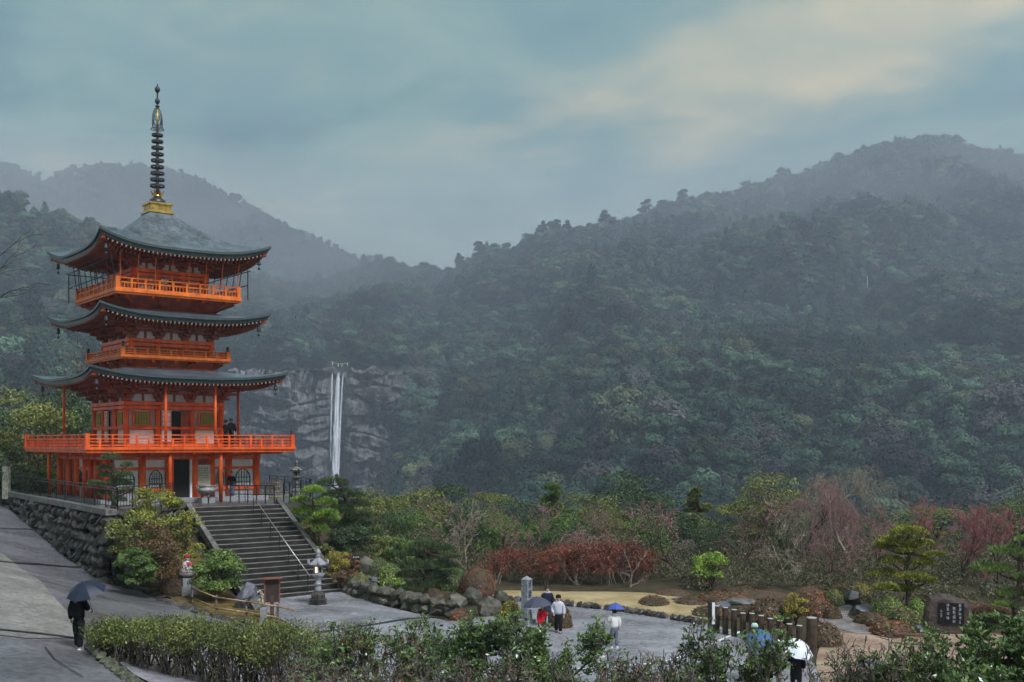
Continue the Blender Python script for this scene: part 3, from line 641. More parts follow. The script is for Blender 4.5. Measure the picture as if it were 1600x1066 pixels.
# ------------------------------------------------------------------ the rainy air
def haze():
    mb = MB(); mb.box((0, 1560, 372 - 46), (6400, 3220, 840)); o = mb.build('haze', None); o['kind'] = 'stuff'
    m = bpy.data.materials.new('rain_haze'); m.use_nodes = True; nt = m.node_tree; nt.nodes.clear()
    out = N(nt, 'ShaderNodeOutputMaterial'); v = N(nt, 'ShaderNodeVolumePrincipled'); nt.links.new(v.outputs[0], out.inputs['Volume'])
    v.inputs['Color'].default_value = (0.72, 0.81, 1.0, 1); v.inputs['Density'].default_value = HAZE; v.inputs['Anisotropy'].default_value = 0.1
    o.data.materials.append(m)
HAZE = 0.00033
haze()
def mist():                               # low rain cloud on the crests and in the side valleys
    for i, (px, py, d, rx, ry, rz, dens) in enumerate([(1400, 262, 2150, 420, 260, 60, .0005), (1250, 320, 1950, 330, 220, 55, .0005), (1590, 300, 1900, 300, 240, 70, .00045), (1170, 420, 1500, 160, 160, 55, .0005), (60, 300, 1700, 420, 220, 75, .0009), (330, 400, 1500, 300, 180, 70, .0007), (560, 420, 1800, 260, 160, 60, .0005)]):
        bm = bmesh.new(); bmesh.ops.create_icosphere(bm, subdivisions=4, radius=1.0)
        for v in bm.verts: v.co *= 1 + .28 * noise.noise(v.co * 1.7 + Vector((i * 7, 0, 0))) + .12 * noise.noise(v.co * 4 + Vector((0, i * 5, 0)))
        me = bpy.data.meshes.new('mist'); bm.to_mesh(me); bm.free(); o = link('mist', me, None, None, P(px, py, d)); o.scale = (rx, ry, rz); o['kind'] = 'stuff'
        m = bpy.data.materials.new('mist_%d' % i); m.use_nodes = True; nt = m.node_tree; nt.nodes.clear(); out = N(nt, 'ShaderNodeOutputMaterial'); v = N(nt, 'ShaderNodeVolumePrincipled'); nt.links.new(v.outputs[0], out.inputs['Volume'])
        v.inputs['Color'].default_value = (.92, .95, 1.0, 1); v.inputs['Density'].default_value = dens; me.materials.append(m)
mist()
# ------------------------------------------------------------------ pagoda
M['verm'] = mat('vermilion_paint', (0.94, 0.145, 0.020), 0.45, 0.06, 1.6, 0.15, 0, 0.35, (0.62, 0.075, 0.014), 'Object', detail=9, bscale=14)
M['verm2'] = mat('orange_weathered_paint', (0.88, 0.215, 0.024), 0.5, 0.06, 1.4, 0.15, 0, 0.35, (0.60, 0.11, 0.018), 'Object', detail=9, bscale=14)
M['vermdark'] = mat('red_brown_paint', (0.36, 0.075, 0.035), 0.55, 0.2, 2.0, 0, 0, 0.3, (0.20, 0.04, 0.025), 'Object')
M['rafter'] = mat('shaded_eave_red', (0.30, 0.085, 0.05), 0.6, 0.2, 2.0, 0, 0, 0.3, (0.16, 0.05, 0.035), 'Object')  # vermilion darkened: the dimmer light under the eaves put into the colour
M['rend'] = mat('rafter_ends', (0.25, 0.18, 0.14), 0.6, 0.2, 6.0, 0, 0, 0.3)
M['plaster'] = mat('white_plaster', (0.80, 0.79, 0.80), 0.8, 0.06, 0.8, 0, 0, 0.2, (0.66, 0.65, 0.66), 'Object')
M['roof'] = mat('verdigris_copper_roof', (0.16, 0.185, 0.225), 0.36, 0.2, 0.9, 0, 0.45, 0.5, (0.08, 0.105, 0.115), 'Object', detail=9)
def courses(m):
    nt = m.node_tree; L = nt.links.new; tc = N(nt, 'ShaderNodeTexCoord'); w = N(nt, 'ShaderNodeTexWave', wave_type='BANDS', bands_direction='Z', wave_profile='SAW'); L(tc.outputs['Object'], w.inputs[0]); w.inputs['Scale'].default_value = 2.2; w.inputs['Distortion'].default_value = .6; w.inputs['Detail'].default_value = 3
    bp = N(nt, 'ShaderNodeBump'); L(w.outputs['Fac'], bp.inputs['Height']); bp.inputs['Strength'].default_value = .35; bp.inputs['Distance'].default_value = .03; L(bp.outputs[0], nt.nodes['Principled BSDF'].inputs['Normal'])
courses(M['roof'])
M['roofedge'] = mat('roof_edge', (0.035, 0.055, 0.06), 0.45, 0.2, 2.0, 0, 0.1, 0.5)
M['gold'] = mat('gilt_bronze', (0.62, 0.42, 0.10), 0.38, 0.3, 3.0, 0.2, 0.8, 0.5, (0.24, 0.16, 0.05))
M['bronze'] = mat('dark_bronze', (0.055, 0.052, 0.06), 0.42, 0.3, 3.0, 0, 0.5, 0.5)
M['lattice'] = mat('green_lattice', (0.36, 0.34, 0.07), 0.6, 0.2, 4)
def streaks(m, lo, hi):                    # rain streaks and grime that run down the paint
    nt = m.node_tree; L = nt.links.new; b = nt.nodes['Principled BSDF']; tc = N(nt, 'ShaderNodeTexCoord'); c = b.inputs['Base Color'].links[0].from_socket
    for sc, a, z in (((5, 5, .35), lo, hi), ((1.3, 1.3, 1.3), .86, 1.06)):
        mp = N(nt, 'ShaderNodeMapping'); L(tc.outputs['Object'], mp.inputs[0]); mp.inputs['Scale'].default_value = sc
        nz = N(nt, 'ShaderNodeTexNoise'); L(mp.outputs[0], nz.inputs[0]); nz.inputs['Scale'].default_value = 1; nz.inputs['Detail'].default_value = 7; nz.inputs['Roughness'].default_value = .7
        mr = N(nt, 'ShaderNodeMapRange'); L(nz.outputs['Fac'], mr.inputs[0]); mr.inputs[1].default_value = .34; mr.inputs[2].default_value = .6; mr.inputs[3].default_value = a; mr.inputs[4].default_value = z
        hs = N(nt, 'ShaderNodeHueSaturation'); L(c, hs.inputs['Color']); L(mr.outputs[0], hs.inputs['Value']); c = hs.outputs[0]
    L(c, b.inputs['Base Color'])
streaks(M['verm'], .74, 1.06); streaks(M['verm2'], .74, 1.06); streaks(M['plaster'], .86, 1.02); streaks(M['roof'], .55, 1.25); streaks(M['vermdark'], .6, 1.1)
PC = Vector((-21.1, 65.5, TZ))
pg = empty('pagoda', PC, SA, label='three tiered vermilion pagoda with dark upturned roofs and tall bronze spire', cat='pagoda')
def side(k):                              # the frame of one face: x along it (left to right from outside), y outwards
    a = k * math.pi / 2; c, s = math.cos(a), math.sin(a)
    return lambda x, out, z: Vector((x * c + out * s, x * s - out * c, z))
# --- roofs
def roof(he, ht, z_low, z_top, up, ztip_flare, thick, hw, zw, power=1.35):
    """eave half width he at height z_low (top edge, middle of the side), rising to half width ht at z_top"""
    ns, nt_ = 33, 12; top = MB(); edge = MB(); sof = MB(); raf = MB(); ends = MB()
    def half(s, t): return (he * (1 + 0.035 * abs(s) ** 5 * (1 - t))) * (1 - t) + ht * t
    def zt(s, t): return z_low + (z_top - z_low) * t ** power + up * abs(s) ** 3.2 * (1 - t) ** 2.2
    def zs(s, t): return (z_low - thick) + (zw - z_low + thick) * t + up * abs(s) ** 3.2 * (1 - t) ** 1.6
    for k in range(4):
        f = side(k)
        g = [f(s * half(s, t), half(s, t), zt(s, t)) for t in np.linspace(0, 1, nt_) for s in np.linspace(-1, 1, ns)]
        fs = [(i * ns + j, i * ns + j + 1, (i + 1) * ns + j + 1, (i + 1) * ns + j) for i in range(nt_ - 1) for j in range(ns - 1)]
        top.add(g, fs)
        e = []
        for (o, dz) in ((0.0, -0.004), (0.02, -thick * .38), (-.10, -thick * .42), (-.12, -thick)):
            e += [f(s * (half(s, 0) + o), half(s, 0) + o, zt(s, 0) + dz) for s in np.linspace(-1, 1, ns)]
        edge.add(e, [(i * ns + j + 1, i * ns + j, (i + 1) * ns + j, (i + 1) * ns + j + 1) for i in range(3) for j in range(ns - 1)])
        hs = lambda t: (he - .12) * (1 - t) + hw * t
        g = [f(s * hs(t) * (1 + .035 * abs(s) ** 5 * (1 - t)), hs(t) * (1 + .035 * abs(s) ** 5 * (1 - t)), zs(s, t)) for t in np.linspace(0, 1, 6) for s in np.linspace(-1, 1, ns)]
        sof.add(g, [(i * ns + j + 1, i * ns + j, (i + 1) * ns + j, (i + 1) * ns + j + 1) for i in range(5) for j in range(ns - 1)])
        n = int(he * 8.2)
        for r_ in range(n):                # two rows of rafters under the eave
            s = (r_ + .5) / n * 2 - 1; x = s * he * 1.0
            tmax = max(.06, min(1.0, (he - abs(x)) / max(.2, he - hw) * 1.0))
            for (t0, t1, w, h, dz) in ((-.02, min(.55, tmax), .085, .10, -.07), (.28, min(1, tmax), .10, .12, -.17)):
                if t1 <= t0 + .04: continue
                a = f(x, hs(t0), zs(s, max(t0, 0)) + dz); b_ = f(x, hs(t1), zs(s, t1) + dz); raf.beam(a, b_, w, h)
                if t0 < 0: q = (a - b_).normalized() * .006; ends.beam(a + q, a + q * 3, w * 1.02, h * 1.02)
    ro = top.build('roof', M['roof'], pg, smooth=True)
    edge.build('roof_edge', M['roofedge'], ro)
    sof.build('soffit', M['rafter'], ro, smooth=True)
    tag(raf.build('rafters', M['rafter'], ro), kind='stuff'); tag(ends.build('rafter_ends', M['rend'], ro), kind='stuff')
    for k in range(4):                     # hip beams and wind bells at the corners
        f = side(k); c0 = f(-(he - .05), he - .05, z_low - thick + up * .96 - .10); c1 = f(-hw, hw, zw - .12)
        MB().beam(c0, c1, .2, .24).build('hip_beam', M['vermdark'], ro)
        p = f(-(he - .35), he - .35, z_low - thick + up * .85 - .30)
        MB().lathe([(.012, .3), (.012, .02), (.05, .0), (.09, -.06), (.10, -.25), (.13, -.34), (.10, -.345), (.02, -.35), (.02, -.5), (.07, -.5), (.07, -.62), (.0, -.62)], 10, p).build('wind_bell', M['bronze'], ro, smooth=True)
    return ro
roof(5.49, 2.55, 7.02, 7.62, .46, 0, .34, 3.0, 6.86)
roof(4.77, 2.35, 10.46, 11.02, .50, 0, .34, 2.5, 10.30)
roof(4.78, .58, 14.22, 17.02, .68, 0, .36, 2.25, 14.10, 1.55)
# --- spire
def spire():
    root = MB().lathe([(.10, 0), (.10, 1.2), (.085, 3.6), (.06, 5.2), (.05, 6.8), (.035, 7.3)], 10).build('spire', M['bronze'], pg, (0, 0, 17.4), True)
    z = lambda py: (YH - py) / F * 65.5 + 3.35 - 17.4
    mb = MB(); mb.box((0, 0, -.42), (1.5, 1.5, .12)).box((0, 0, -.16), (1.24, 1.24, .40)).box((0, 0, .08), (1.42, 1.42, .10)); mb.build('dew_basin', M['gold'], root)
    MB().lathe([(.5, .13), (.5, .22), (.44, .38), (.3, .5), (.14, .56)], 16).build('inverted_bowl', M['bronze'], root, None, True)
    mb = MB()
    for k in range(8):
        a = k * math.pi / 4; c, s = math.cos(a), math.sin(a); V = [(.10 * c, .10 * s, .58), (.30 * c - .11 * s, .30 * s + .11 * c, .66), (.42 * c, .42 * s, .98), (.30 * c + .11 * s, .30 * s - .11 * c, .66)]
        mb.add(V, [(0, 1, 2, 3)])
    mb.lathe([(.12, .55), (.24, .60), (.22, .68), (.10, .70)], 12); mb.build('lotus', M['gold'], root)
    for i in range(9):
        py = 291 - i * 9.95; r_ = .43 - i * .013; mb = MB(); zz = z(py)
        o = len(mb.v); mb.lathe([(r_ - .05, -.05), (r_, -.06), (r_, .06), (r_ - .05, .05), (r_ - .05, -.05)], 16, (0, 0, zz))
        mb.f = [f for f in mb.f if len(f) == 4]
        for k in range(4):
            a = k * math.pi / 2 + .3; mb.beam((0, 0, zz), (r_ * math.cos(a), r_ * math.sin(a), zz), .045, .05)
        mb.lathe([(.15, -.08), (.15, .08)], 8, (0, 0, zz)); mb.build('ring', M['bronze'], root)
    z0, z1 = z(203), z(169)
    for k in range(4):                     # openwork flames
        a = k * math.pi / 2 + .35; mb = MB(); c, s = math.cos(a), math.sin(a)
        def q(r_, t): return Vector((r_ * c, r_ * s, z0 + (z1 - z0) * t))
        outl = [q(.07, 0), q(.36, .08), q(.38, .3), q(.36, .55), q(.30, .78), q(.16, .95), q(.06, 1)]; mb.tube(outl, .022, 5)
        mb.tube([q(.07, .2), q(.24, .25), q(.30, .45), q(.2, .62), q(.08, .58)], .016, 5).tube([q(.07, .42), q(.18, .5), q(.24, .72), q(.08, .85)], .014, 5).tube([q(.07, .1), q(.2, .14), q(.34, .38)], .014, 5)
        mb.build('flame_ornament', M['bronze'], root)
    MB().torus((0, 0, z0 + .03), .38, .024, 20, 6).build('flame_ring', M['bronze'], root, None, True)
    MB().lathe([(.065, z0 - .2), (.06, z1 + .1)], 8).build('gilt_mast', M['gold'], root, None, True)
    for py, r_ in ((158, .155), (140, .165)):
        zz = z(py); MB().lathe([(.04, -r_ * 1.3), (r_ * .8, -r_ * .75), (r_, 0), (r_ * .75, r_ * .7), (.03, r_ * 1.15), (.008, r_ * 1.7)], 12, (0, 0, zz)).build('jewel', M['bronze'], root, None, True)
    MB().lathe([(.06, -.2), (.15, -.14), (.06, -.05)], 10, (0, 0, z(163))).build('jewel_seat', M['bronze'], root, None, True)
spire()
# --- balconies
def balcony(h, zb, zf, zr, style, n, mtl, hin):
    fl = MB()
    fl.box((0, 0, (zb + .12 + zf) / 2 + .01), (2 * h - .24, 2 * h - .24, zf - zb - .12)); fo = fl.build('balcony', M['vermdark'], pg)
    for k in range(4):
        f = side(k)
        MB().beam(f(-h, h - .07, zf - .07), f(h - .14, h - .07, zf - .07), .14, .15).build('edge_beam', mtl, fo)
        MB().beam(f(-h + .08, h - .16, zb + .07), f(h - .26, h - .16, zb + .07), .16, .14).build('under_beam', mtl, fo)
        hp = h - .16
        for j in range(n + 1):             # posts; every corner post once
            if j == n: continue
            x = -hp + 2 * hp * j / n; w = .22 if j == 0 else (.10 if style != 'tall' else .12); top = zr + (.04 if j == 0 else 0)
            if style == 'lattice' and j % 2 and j: top = zr - .24
            MB().box(tuple(f(x, hp, (zf + top) / 2)), (w, w, top - zf)).build('post', mtl, fo)
            if j == 0 and style != 'tall':
                MB().lathe([(.09, 0), (.11, .05), (.06, .09), (.10, .16), (.09, .22), (.02, .30)], 10, f(x, hp, top)).build('post_cap', M['bronze'], fo, None, True)
        a, b = -hp + .12, hp - .12
        if style == 'tall': rails = [(zr - .03, .09, .07), (zr - .27, .08, .07), (zf + .05, .10, .10)]
        elif style == 'low': rails = [(zr - .03, .08, .06), (zr - .18, .07, .05), (zf + .10, .08, .06)]
        else: rails = [(zr - .03, .09, .06), (zr - .24, .09, .07), (zr - .40, .06, .05), (zf + .10, .07, .06)]
        for z_, w, hh in rails: MB().beam(f(a, hp, z_), f(b, hp, z_), w, hh).build('rail', mtl, fo)
        if style == 'tall':
            for j in range(n * 4):
                if j % 4 == 0: continue
                x = -hp + 2 * hp * j / (n * 4); MB().beam(f(x, hp, zf + .08), f(x, hp, zr - .3), .05, .035).build('baluster', mtl, fo)
        if style == 'lattice' and k in (3,):
            for j in range(n * 3):
                x = -hp + 2 * hp * (j + .5) / (n * 3); MB().beam(f(x, hp, zf + .1), f(x, hp, zr - .26), .05, .03).build('baluster', mtl, fo)
        # joists that carry the floor
        for j in range(5):
            x = -h * .8 + h * 1.6 * j / 4; MB().beam(f(x, hin, zb - .02), f(x, h - .30, zb - .02), .16, .18).build('joist', M['verm'], fo)
    return fo
balcony(6.02, 2.82, 3.12, 3.80, 'lattice', 18, M['verm'], 4.0)
balcony(3.24, 8.04, 8.28, 8.68, 'low', 9, M['verm2'], 2.4)
b3 = balcony(3.70, 11.58, 11.84, 12.50, 'tall', 9, M['verm2'], 2.4)
# --- storeys
def storey(h, z0, z1, bays, kinds, lower, name='storey'):
    """posts, beams and panels of one storey; bays = x positions of the posts (fractions of h)"""
    core = MB(); core.box((0, 0, (z0 + z1) / 2), (2 * h - .5, 2 * h - .5, z1 - z0 - .02)); so = core.build(name, M['plaster'], pg)
    rr = .19 if lower else .15
    for k in range(4):
        f = side(k)
        for j, q in enumerate(bays[:-1]):
            MB().lathe([(rr, 0), (rr, z1 - z0)], 12, f(q * h, h - (0 if j == 0 else .0), z0)).build('pillar', M['verm'], so, None, True)
        def hb(z, t, w, over=.12): MB().beam(f(-h - over, h + .02, z), f(h + over - .02, h + .02, z), w, t).build('beam', M['verm'], so)
        hb(z1 - .10, .20, .30); hb(z1 - .34, .17, .24, .2)
        if not lower: hb(z0 + .10, .20, .26, .0)
        mid = z0 + (z1 - z0) * .42
        if not lower and z1 - z0 > 1.3: hb(mid, .16, .20, .05)
        for j in range(len(bays) - 1):
            xa, xb = bays[j] * h + rr, bays[j + 1] * h - rr; w = xb - xa; xc = (xa + xb) / 2; kind = kinds[k][j]
            def pl(nm, x, z, ww, hh, out, th, m, par=None): return _pl(f, k, nm, x, z, ww, hh, out, th, m, par or so)
            if kind == 'window':           # green-slatted window over a white panel
                zt, zb_ = z1 - .5, mid + .12
                fr = pl('window', xc, (zt + zb_) / 2, w * .70, zt - zb_, h - .02, .10, M['verm'])
                pl('dark_slat_backing', xc, (zt + zb_) / 2, w * .56, zt - zb_ - .16, h + .036, .02, M['dark'], fr)  # black plate, the dark behind the slats painted on
                ns = 9
                for i in range(ns): pl('slat', xc + w * .54 * ((i + .5) / ns - .5), (zt + zb_) / 2, w * .034, zt - zb_ - .16, h + .055, .03, M['lattice'], fr)
                pl('white_panel', xc, (zb_ + z0) / 2 - .06, w * .92, zb_ - z0 - .34, h - .10, .06, M['plaster'])
            elif kind == 'door':
                zt = z1 - .5 if not lower else z1 - .42
                pl('dark_door_panel', xc, (z0 + zt) / 2, w * .94, zt - z0, h - .16, .06, M['dark'])  # flat black panel painted as the dark interior, no opening behind
                if lower:
                    pl('door_jamb', xc + w * .47, (z0 + zt) / 2, .12, zt - z0, h - .04, .16, M['plaster']); pl('door_jamb', xc - w * .47, (z0 + zt) / 2, .12, zt - z0, h - .04, .16, M['verm'])
                else:
                    dl = pl('door', xc - w * .30, (z0 + .25 + zt) / 2, w * .34, zt - z0 - .25, h + .02, .07, M['plaster'])
                    for i in range(3): pl('muntin', xc - w * .30 + w * .34 * (i / 2 - .5) * .9, zt - .62, .035, 1.1, h + .065, .03, M['verm'], dl)
                    for i in range(5): pl('muntin', xc - w * .30, zt - .1 - i * .26, w * .31, .03, h + .068, .03, M['verm'], dl)
                    dr = pl('door', xc + w * .34, (z0 + .25 + zt) / 2, w * .30, zt - z0 - .25, h + .02, .07, M['vermdark'])
                    pl('hinge', xc + w * .25, zt - .2, .22, .06, h + .07, .03, M['black'], dr)
            elif kind == 'arch':           # cusped window in a white wall
                wz = mid - .10
                pl('white_panel', xc, z1 - .62, w * .96, .46, h - .08, .06, M['plaster']); pl('tie', xc, z1 - .93, w, .14, h - .02, .14, M['verm'])
                pl('white_panel', xc, (z1 - 1.0 + z0) / 2, w * .96, z1 - 1.0 - z0, h - .10, .06, M['plaster'])
                _arch(f, so, xc, z0 + .58, min(w * .30, .5), .98, h - .06)
                pl('sill_beam', xc, z0 + .48, w, .16, h - .02, .14, M['verm'])
                pl('lower_panel', xc, z0 + .2, w * .96, .4, h - .06, .05, M['granite'])
            elif kind == 'board':
                pl('white_panel', xc, z1 - .62, w * .96, .46, h - .08, .06, M['vermdark']); pl('board_wall', xc, (z1 - .9 + z0) / 2, w * .96, z1 - .9 - z0, h - .08, .06, M['vermdark'])
            elif kind == 'panel':          # red boarded bay with small dark window
                pl('board_wall', xc, (z0 + z1) / 2 - .1, w * .96, z1 - z0 - .5, h - .08, .06, M['vermdark'])
                for i in (-1, 1): pl('muntin', xc + i * w * .2, (z0 + z1) / 2 - .1, .05, z1 - z0 - .6, h - .04, .05, M['verm'])
    return so
def _pl(f, k, nm, x, z, w, hh, out, th, m, par):
    c = f(x, out, z); mb = MB(); mb.box(tuple(c), (w, th, hh), k * math.pi / 2); return mb.build(nm, m, par)
def _arch(f, so, xc, zb, hw_, ht, out):
    prof = [(-1, 0), (-1, .55), (-.86, .72), (-.7, .80), (-.42, .92), (0, 1.0), (.42, .92), (.7, .80), (.86, .72), (1, .55), (1, 0)]
    a = [f(xc + x * hw_, out + .045, zb + z * ht) for x, z in prof]; b = [f(xc + x * hw_ * 1.16, out + .09, zb + z * ht * 1.08 - .02) for x, z in prof]; a2 = [f(xc + x * hw_, out + .09, zb + z * ht) for x, z in prof]
    n = len(prof); g = MB().add(a, [tuple(range(n))]).build('arched_window', M['plaster'], so)
    fr = MB().add(b + a2 + a, [(i, i + 1, n + i + 1, n + i) for i in range(n - 1)] + [(n + i, n + i + 1, 2 * n + i + 1, 2 * n + i) for i in range(n - 1)]); fr.build('frame', M['black'], g)
    for x in (-.6, -.2, .2, .6): MB().beam(f(xc + x * hw_, out + .07, zb), f(xc + x * hw_, out + .07, zb + ht * (.93 - .22 * abs(x))), .045, .03).build('muntin', M['black'], g)
    for z in (.25, .52): MB().beam(f(xc - hw_, out + .072, zb + z * ht), f(xc + hw_, out + .072, zb + z * ht), .03, .04).build('muntin', M['black'], g)
B5 = [-1, -.54, -.20, .20, .54, 1]
B3 = [-1, -.36, .36, 1]
MB().box((0, 0, .13), (9.7, 9.7, .26)).build('stone_plinth', M['granite'], pg)
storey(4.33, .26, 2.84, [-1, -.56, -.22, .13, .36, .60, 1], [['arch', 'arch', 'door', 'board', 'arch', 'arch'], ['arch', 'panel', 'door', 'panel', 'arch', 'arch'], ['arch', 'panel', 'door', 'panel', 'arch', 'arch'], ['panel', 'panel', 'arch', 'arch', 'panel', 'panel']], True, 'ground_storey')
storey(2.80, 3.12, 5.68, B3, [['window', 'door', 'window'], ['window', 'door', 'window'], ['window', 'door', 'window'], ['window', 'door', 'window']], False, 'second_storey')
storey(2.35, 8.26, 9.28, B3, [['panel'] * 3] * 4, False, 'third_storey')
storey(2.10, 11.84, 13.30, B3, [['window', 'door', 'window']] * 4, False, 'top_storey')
# flat white wall above the beams, bracket sets under the eaves
def brackets(h, z0, z1, reach, n):
    wl = MB().box((0, 0, (z0 + z1) / 2 + .25), (2 * h - .14, 2 * h - .14, z1 - z0 + .5)).build('bracket_wall', M['plaster'], pg)
    H = z1 - z0
    for k in range(4):
        f = side(k)
        for j in range(n):
            x = -h + 2 * h * j / (n - 1); mb = MB(); corner = j in (0, n - 1)
            mb.box(tuple(f(x, h + .02, z0 + .10)), (.34, .34, .20), k * math.pi / 2, 1.25)
            for i in range(3):
                out = h + .05 + reach * (i + 1) / 3; zz = z0 + .22 + H * .78 * i / 3
                mb.beam(f(x, h - .05, zz), f(x, out + .12, zz + .03), .15, .17)
                half = .34 + .05 * i
                mb.beam(f(x - half, h + .05 + reach * i / 3, zz + .02), f(x + half, h + .05 + reach * i / 3, zz + .02), .14, .15)
                for s in (-1, 0, 1): mb.box(tuple(f(x + s * half * .85, h + .05 + reach * i / 3, zz + .17)), (.17, .17, .13), k * math.pi / 2, 1.2)
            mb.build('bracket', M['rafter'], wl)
        for i in range(3):
            zz = z0 + .22 + H * .78 * (i + .62) / 3; out = h + .05 + reach * (i + .9) / 3
            MB().beam(f(-out, out, zz + .08), f(out - .1, out, zz + .08), .13, .14).build('eave_beam', M['vermdark'], wl)
        for j in range(n - 1):             # struts between the sets, and a frog-leg in the middle bay
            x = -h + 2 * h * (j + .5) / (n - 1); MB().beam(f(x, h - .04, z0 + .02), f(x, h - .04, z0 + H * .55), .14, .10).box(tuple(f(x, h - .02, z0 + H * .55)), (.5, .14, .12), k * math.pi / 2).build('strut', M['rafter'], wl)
brackets(2.72, 5.70, 6.75, 1.35, 4)
brackets(2.28, 9.30, 10.20, 1.15, 4)
brackets(2.05, 13.32, 14.05, 1.15, 4)
# skirts under the upper balconies
def skirt(h0, h1, z0, z1, m):
    sk = MB().add([(a * h0, b * h0, z0) for a, b in ((-1, -1), (1, -1), (1, 1), (-1, 1))] + [(a * h1, b * h1, z1) for a, b in ((-1, -1), (1, -1), (1, 1), (-1, 1))], [(0, 1, 5, 4), (1, 2, 6, 5), (2, 3, 7, 6), (3, 0, 4, 7)]).build('balcony_skirt', m, pg)
    for k in range(4):
        f = side(k)
        MB().beam(f(-h0 - .1, h0 + .06, z0 + .12), f(h0 + .08, h0 + .06, z0 + .12), .12, .18).build('beam', M['verm'], sk)
        for j in range(4):
            x = -h0 * .95 + 1.9 * h0 * j / 3; MB().beam(f(x, h0, z0 + .22), f(x * h1 / h0, h1 + .2, z1 - .06), .18, .2).build('bracket', M['vermdark'], sk)
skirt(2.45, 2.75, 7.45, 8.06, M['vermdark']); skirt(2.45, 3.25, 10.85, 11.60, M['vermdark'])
# thin poles: eave props of the first roof, net poles of the top balcony
def poles():
    for k, xs in ((0, (-1.27, 1.61)), (3, (-2.13,)), (1, (-.8,))):
        f = side(k)
        for x in xs: MB().lathe([(.085, 0), (.075, 3.75)], 10, f(x, 4.75 if k != 1 else 4.75, 3.1)).build('eave_pole', M['verm'], pg, None, True)
    for k, xs in ((0, (-1.37, 1.55)), (3, (-1.82,))):
        f = side(k)
        for x in xs: MB().lathe([(.11, 0), (.10, 2.65), (.07, 2.72), (.0, 2.74)], 10, f(x, 5.65, .02)).build('balcony_prop', M['verm'], pg, None, True)
    for k in range(4):
        f = side(k)
        for j in range(8):
            x = -3.4 + 6.8 * j / 7
            MB().tube([f(x, 3.62, 12.3), f(x * 1.02, 3.85, 14.0)], .028, 6).build('net_pole', M['verm2'] if k == 0 else M['black'], b3)
        if k != 0:
            for z, o in ((12.62, 3.95), (13.45, 4.05)): MB().tube([f(-o, o, z), f(o, o, z)], .03, 6).build('net_rail', M['black'], b3)
            for sx in (-1,): MB().tube([f(sx * 3.95, 3.95, 11.75), f(sx * 3.95, 3.95, 13.5)], .035, 6).build('net_rail', M['black'], b3)
        else: MB().tube([f(-3.6, 3.75, 13.4), f(3.6, 3.75, 13.4)], .018, 6).build('net_rail', M['vermdark'], b3)
poles()
# notice board beside the ground-floor door
def notice():
    f = side(0); x = 4.33 * .235; z = 1.42; b = _pl(f, 0, 'notice_board', x, z, .80, 1.35, 4.33 + .10, .05, mat('cream_board', (.62, .55, .46), .7, .08, 3), pg)
    fr = MB(); 
    for sx in (-1, 1): fr.box(tuple(f(x + sx * .38, 4.33 + .13, z)), (.06, .03, 1.35))
    for sz in (-1, 1): fr.box(tuple(f(x, 4.33 + .13, z + sz * .645)), (.80, .03, .06))
    fr.build('frame', mat('pale_frame', (.66, .58, .5)), b)
    t = MB(); r = random.Random(3)
    for i, (n, s) in enumerate([(5, .085), (4, .085), (6, .06), (5, .06), (8, .045), (8, .045), (7, .045), (8, .045)]):
        zz = z + .48 - i * .135; xx = x - .30
        for k in range(n):
            w = .60 / n * r.uniform(.55, .9)
            for q in range(3): t.box(tuple(f(xx + w * .5, 4.33 + .131, zz + (q - 1) * s * .38)), (w * r.uniform(.6, 1), .008, s * .2))
            t.box(tuple(f(xx + w * .5, 4.33 + .1335, zz)), (w * .18, .008, s)); xx += .60 / n
    t.build('lettering', M['black'], b)
notice()
# ------------------------------------------------------------------ retaining wall of the terrace, stone by stone
STONES = [rock_mesh(300 + i, 20, name='wall_stone_%d' % i) for i in range(8)]
for me in STONES: me.materials.append(M['darkstone'])
def retaining_wall(name, A, B, ztop, label, rows_h=0.50):
    n2 = Vector((B.y - A.y, -(B.x - A.x), 0)).normalized()
    if n2.y > 0 or (abs(n2.y) < .3 and n2.x > 0): n2 = -n2
    if name == 'retaining_wall_end': n2 = Vector((B.y - A.y, -(B.x - A.x), 0)).normalized()
    root = empty(name.replace('_end', ''), A + Vector((0, 0, ztop)), label=label, cat='stone wall'); L = (B - A).length; d = (B - A).normalized(); rz = math.atan2(d.y, d.x); r = random.Random(7)
    z = ztop - .22; row = 0
    while z > ztop - 5:
        h = rows_h * r.uniform(.85, 1.15); x = r.uniform(-.3, 0)
        while x < L:
            w = r.uniform(.35, 1.15); p = A + d * (x + w / 2); foot = zg(*(p + n2 * .4).xy)
            if z - h * .5 > foot - .15 and x + w < L + .3:
                o = link('stone', STONES[r.randrange(8)], None, root); batter = .10 + (ztop - z) * .10
                q = p + n2 * batter; o.location = (q.x - A.x, q.y - A.y, z - h / 2 - ztop + r.uniform(-.06, .06)); o.scale = (w * .66, .38, h * r.uniform(.58, .80))
                o.rotation_euler = (r.uniform(-.3, .3), r.uniform(-.7, .7), rz + r.uniform(-.3, .3))
            x += w
        z -= h; row += 1
    cb = MB(); a, b = A + n2 * .12, B + n2 * .12
    cb.beam(Vector((a.x, a.y, ztop - .04)) - root.location, Vector((b.x, b.y, ztop - .04)) - root.location, .5, .28); cb.build('coping', M['stone'], root)
    return root
retaining_wall('retaining_wall', W0, W1, TZ + .16, 'dark rough boulder retaining wall beside the climbing road at left')
retaining_wall('retaining_wall_end', W1 + Vector((.25, .3, 0)), ST_L - EX * .25 + EY * .1, TZ + .16, 'rough stone wall behind the shrubs left of the stairs')
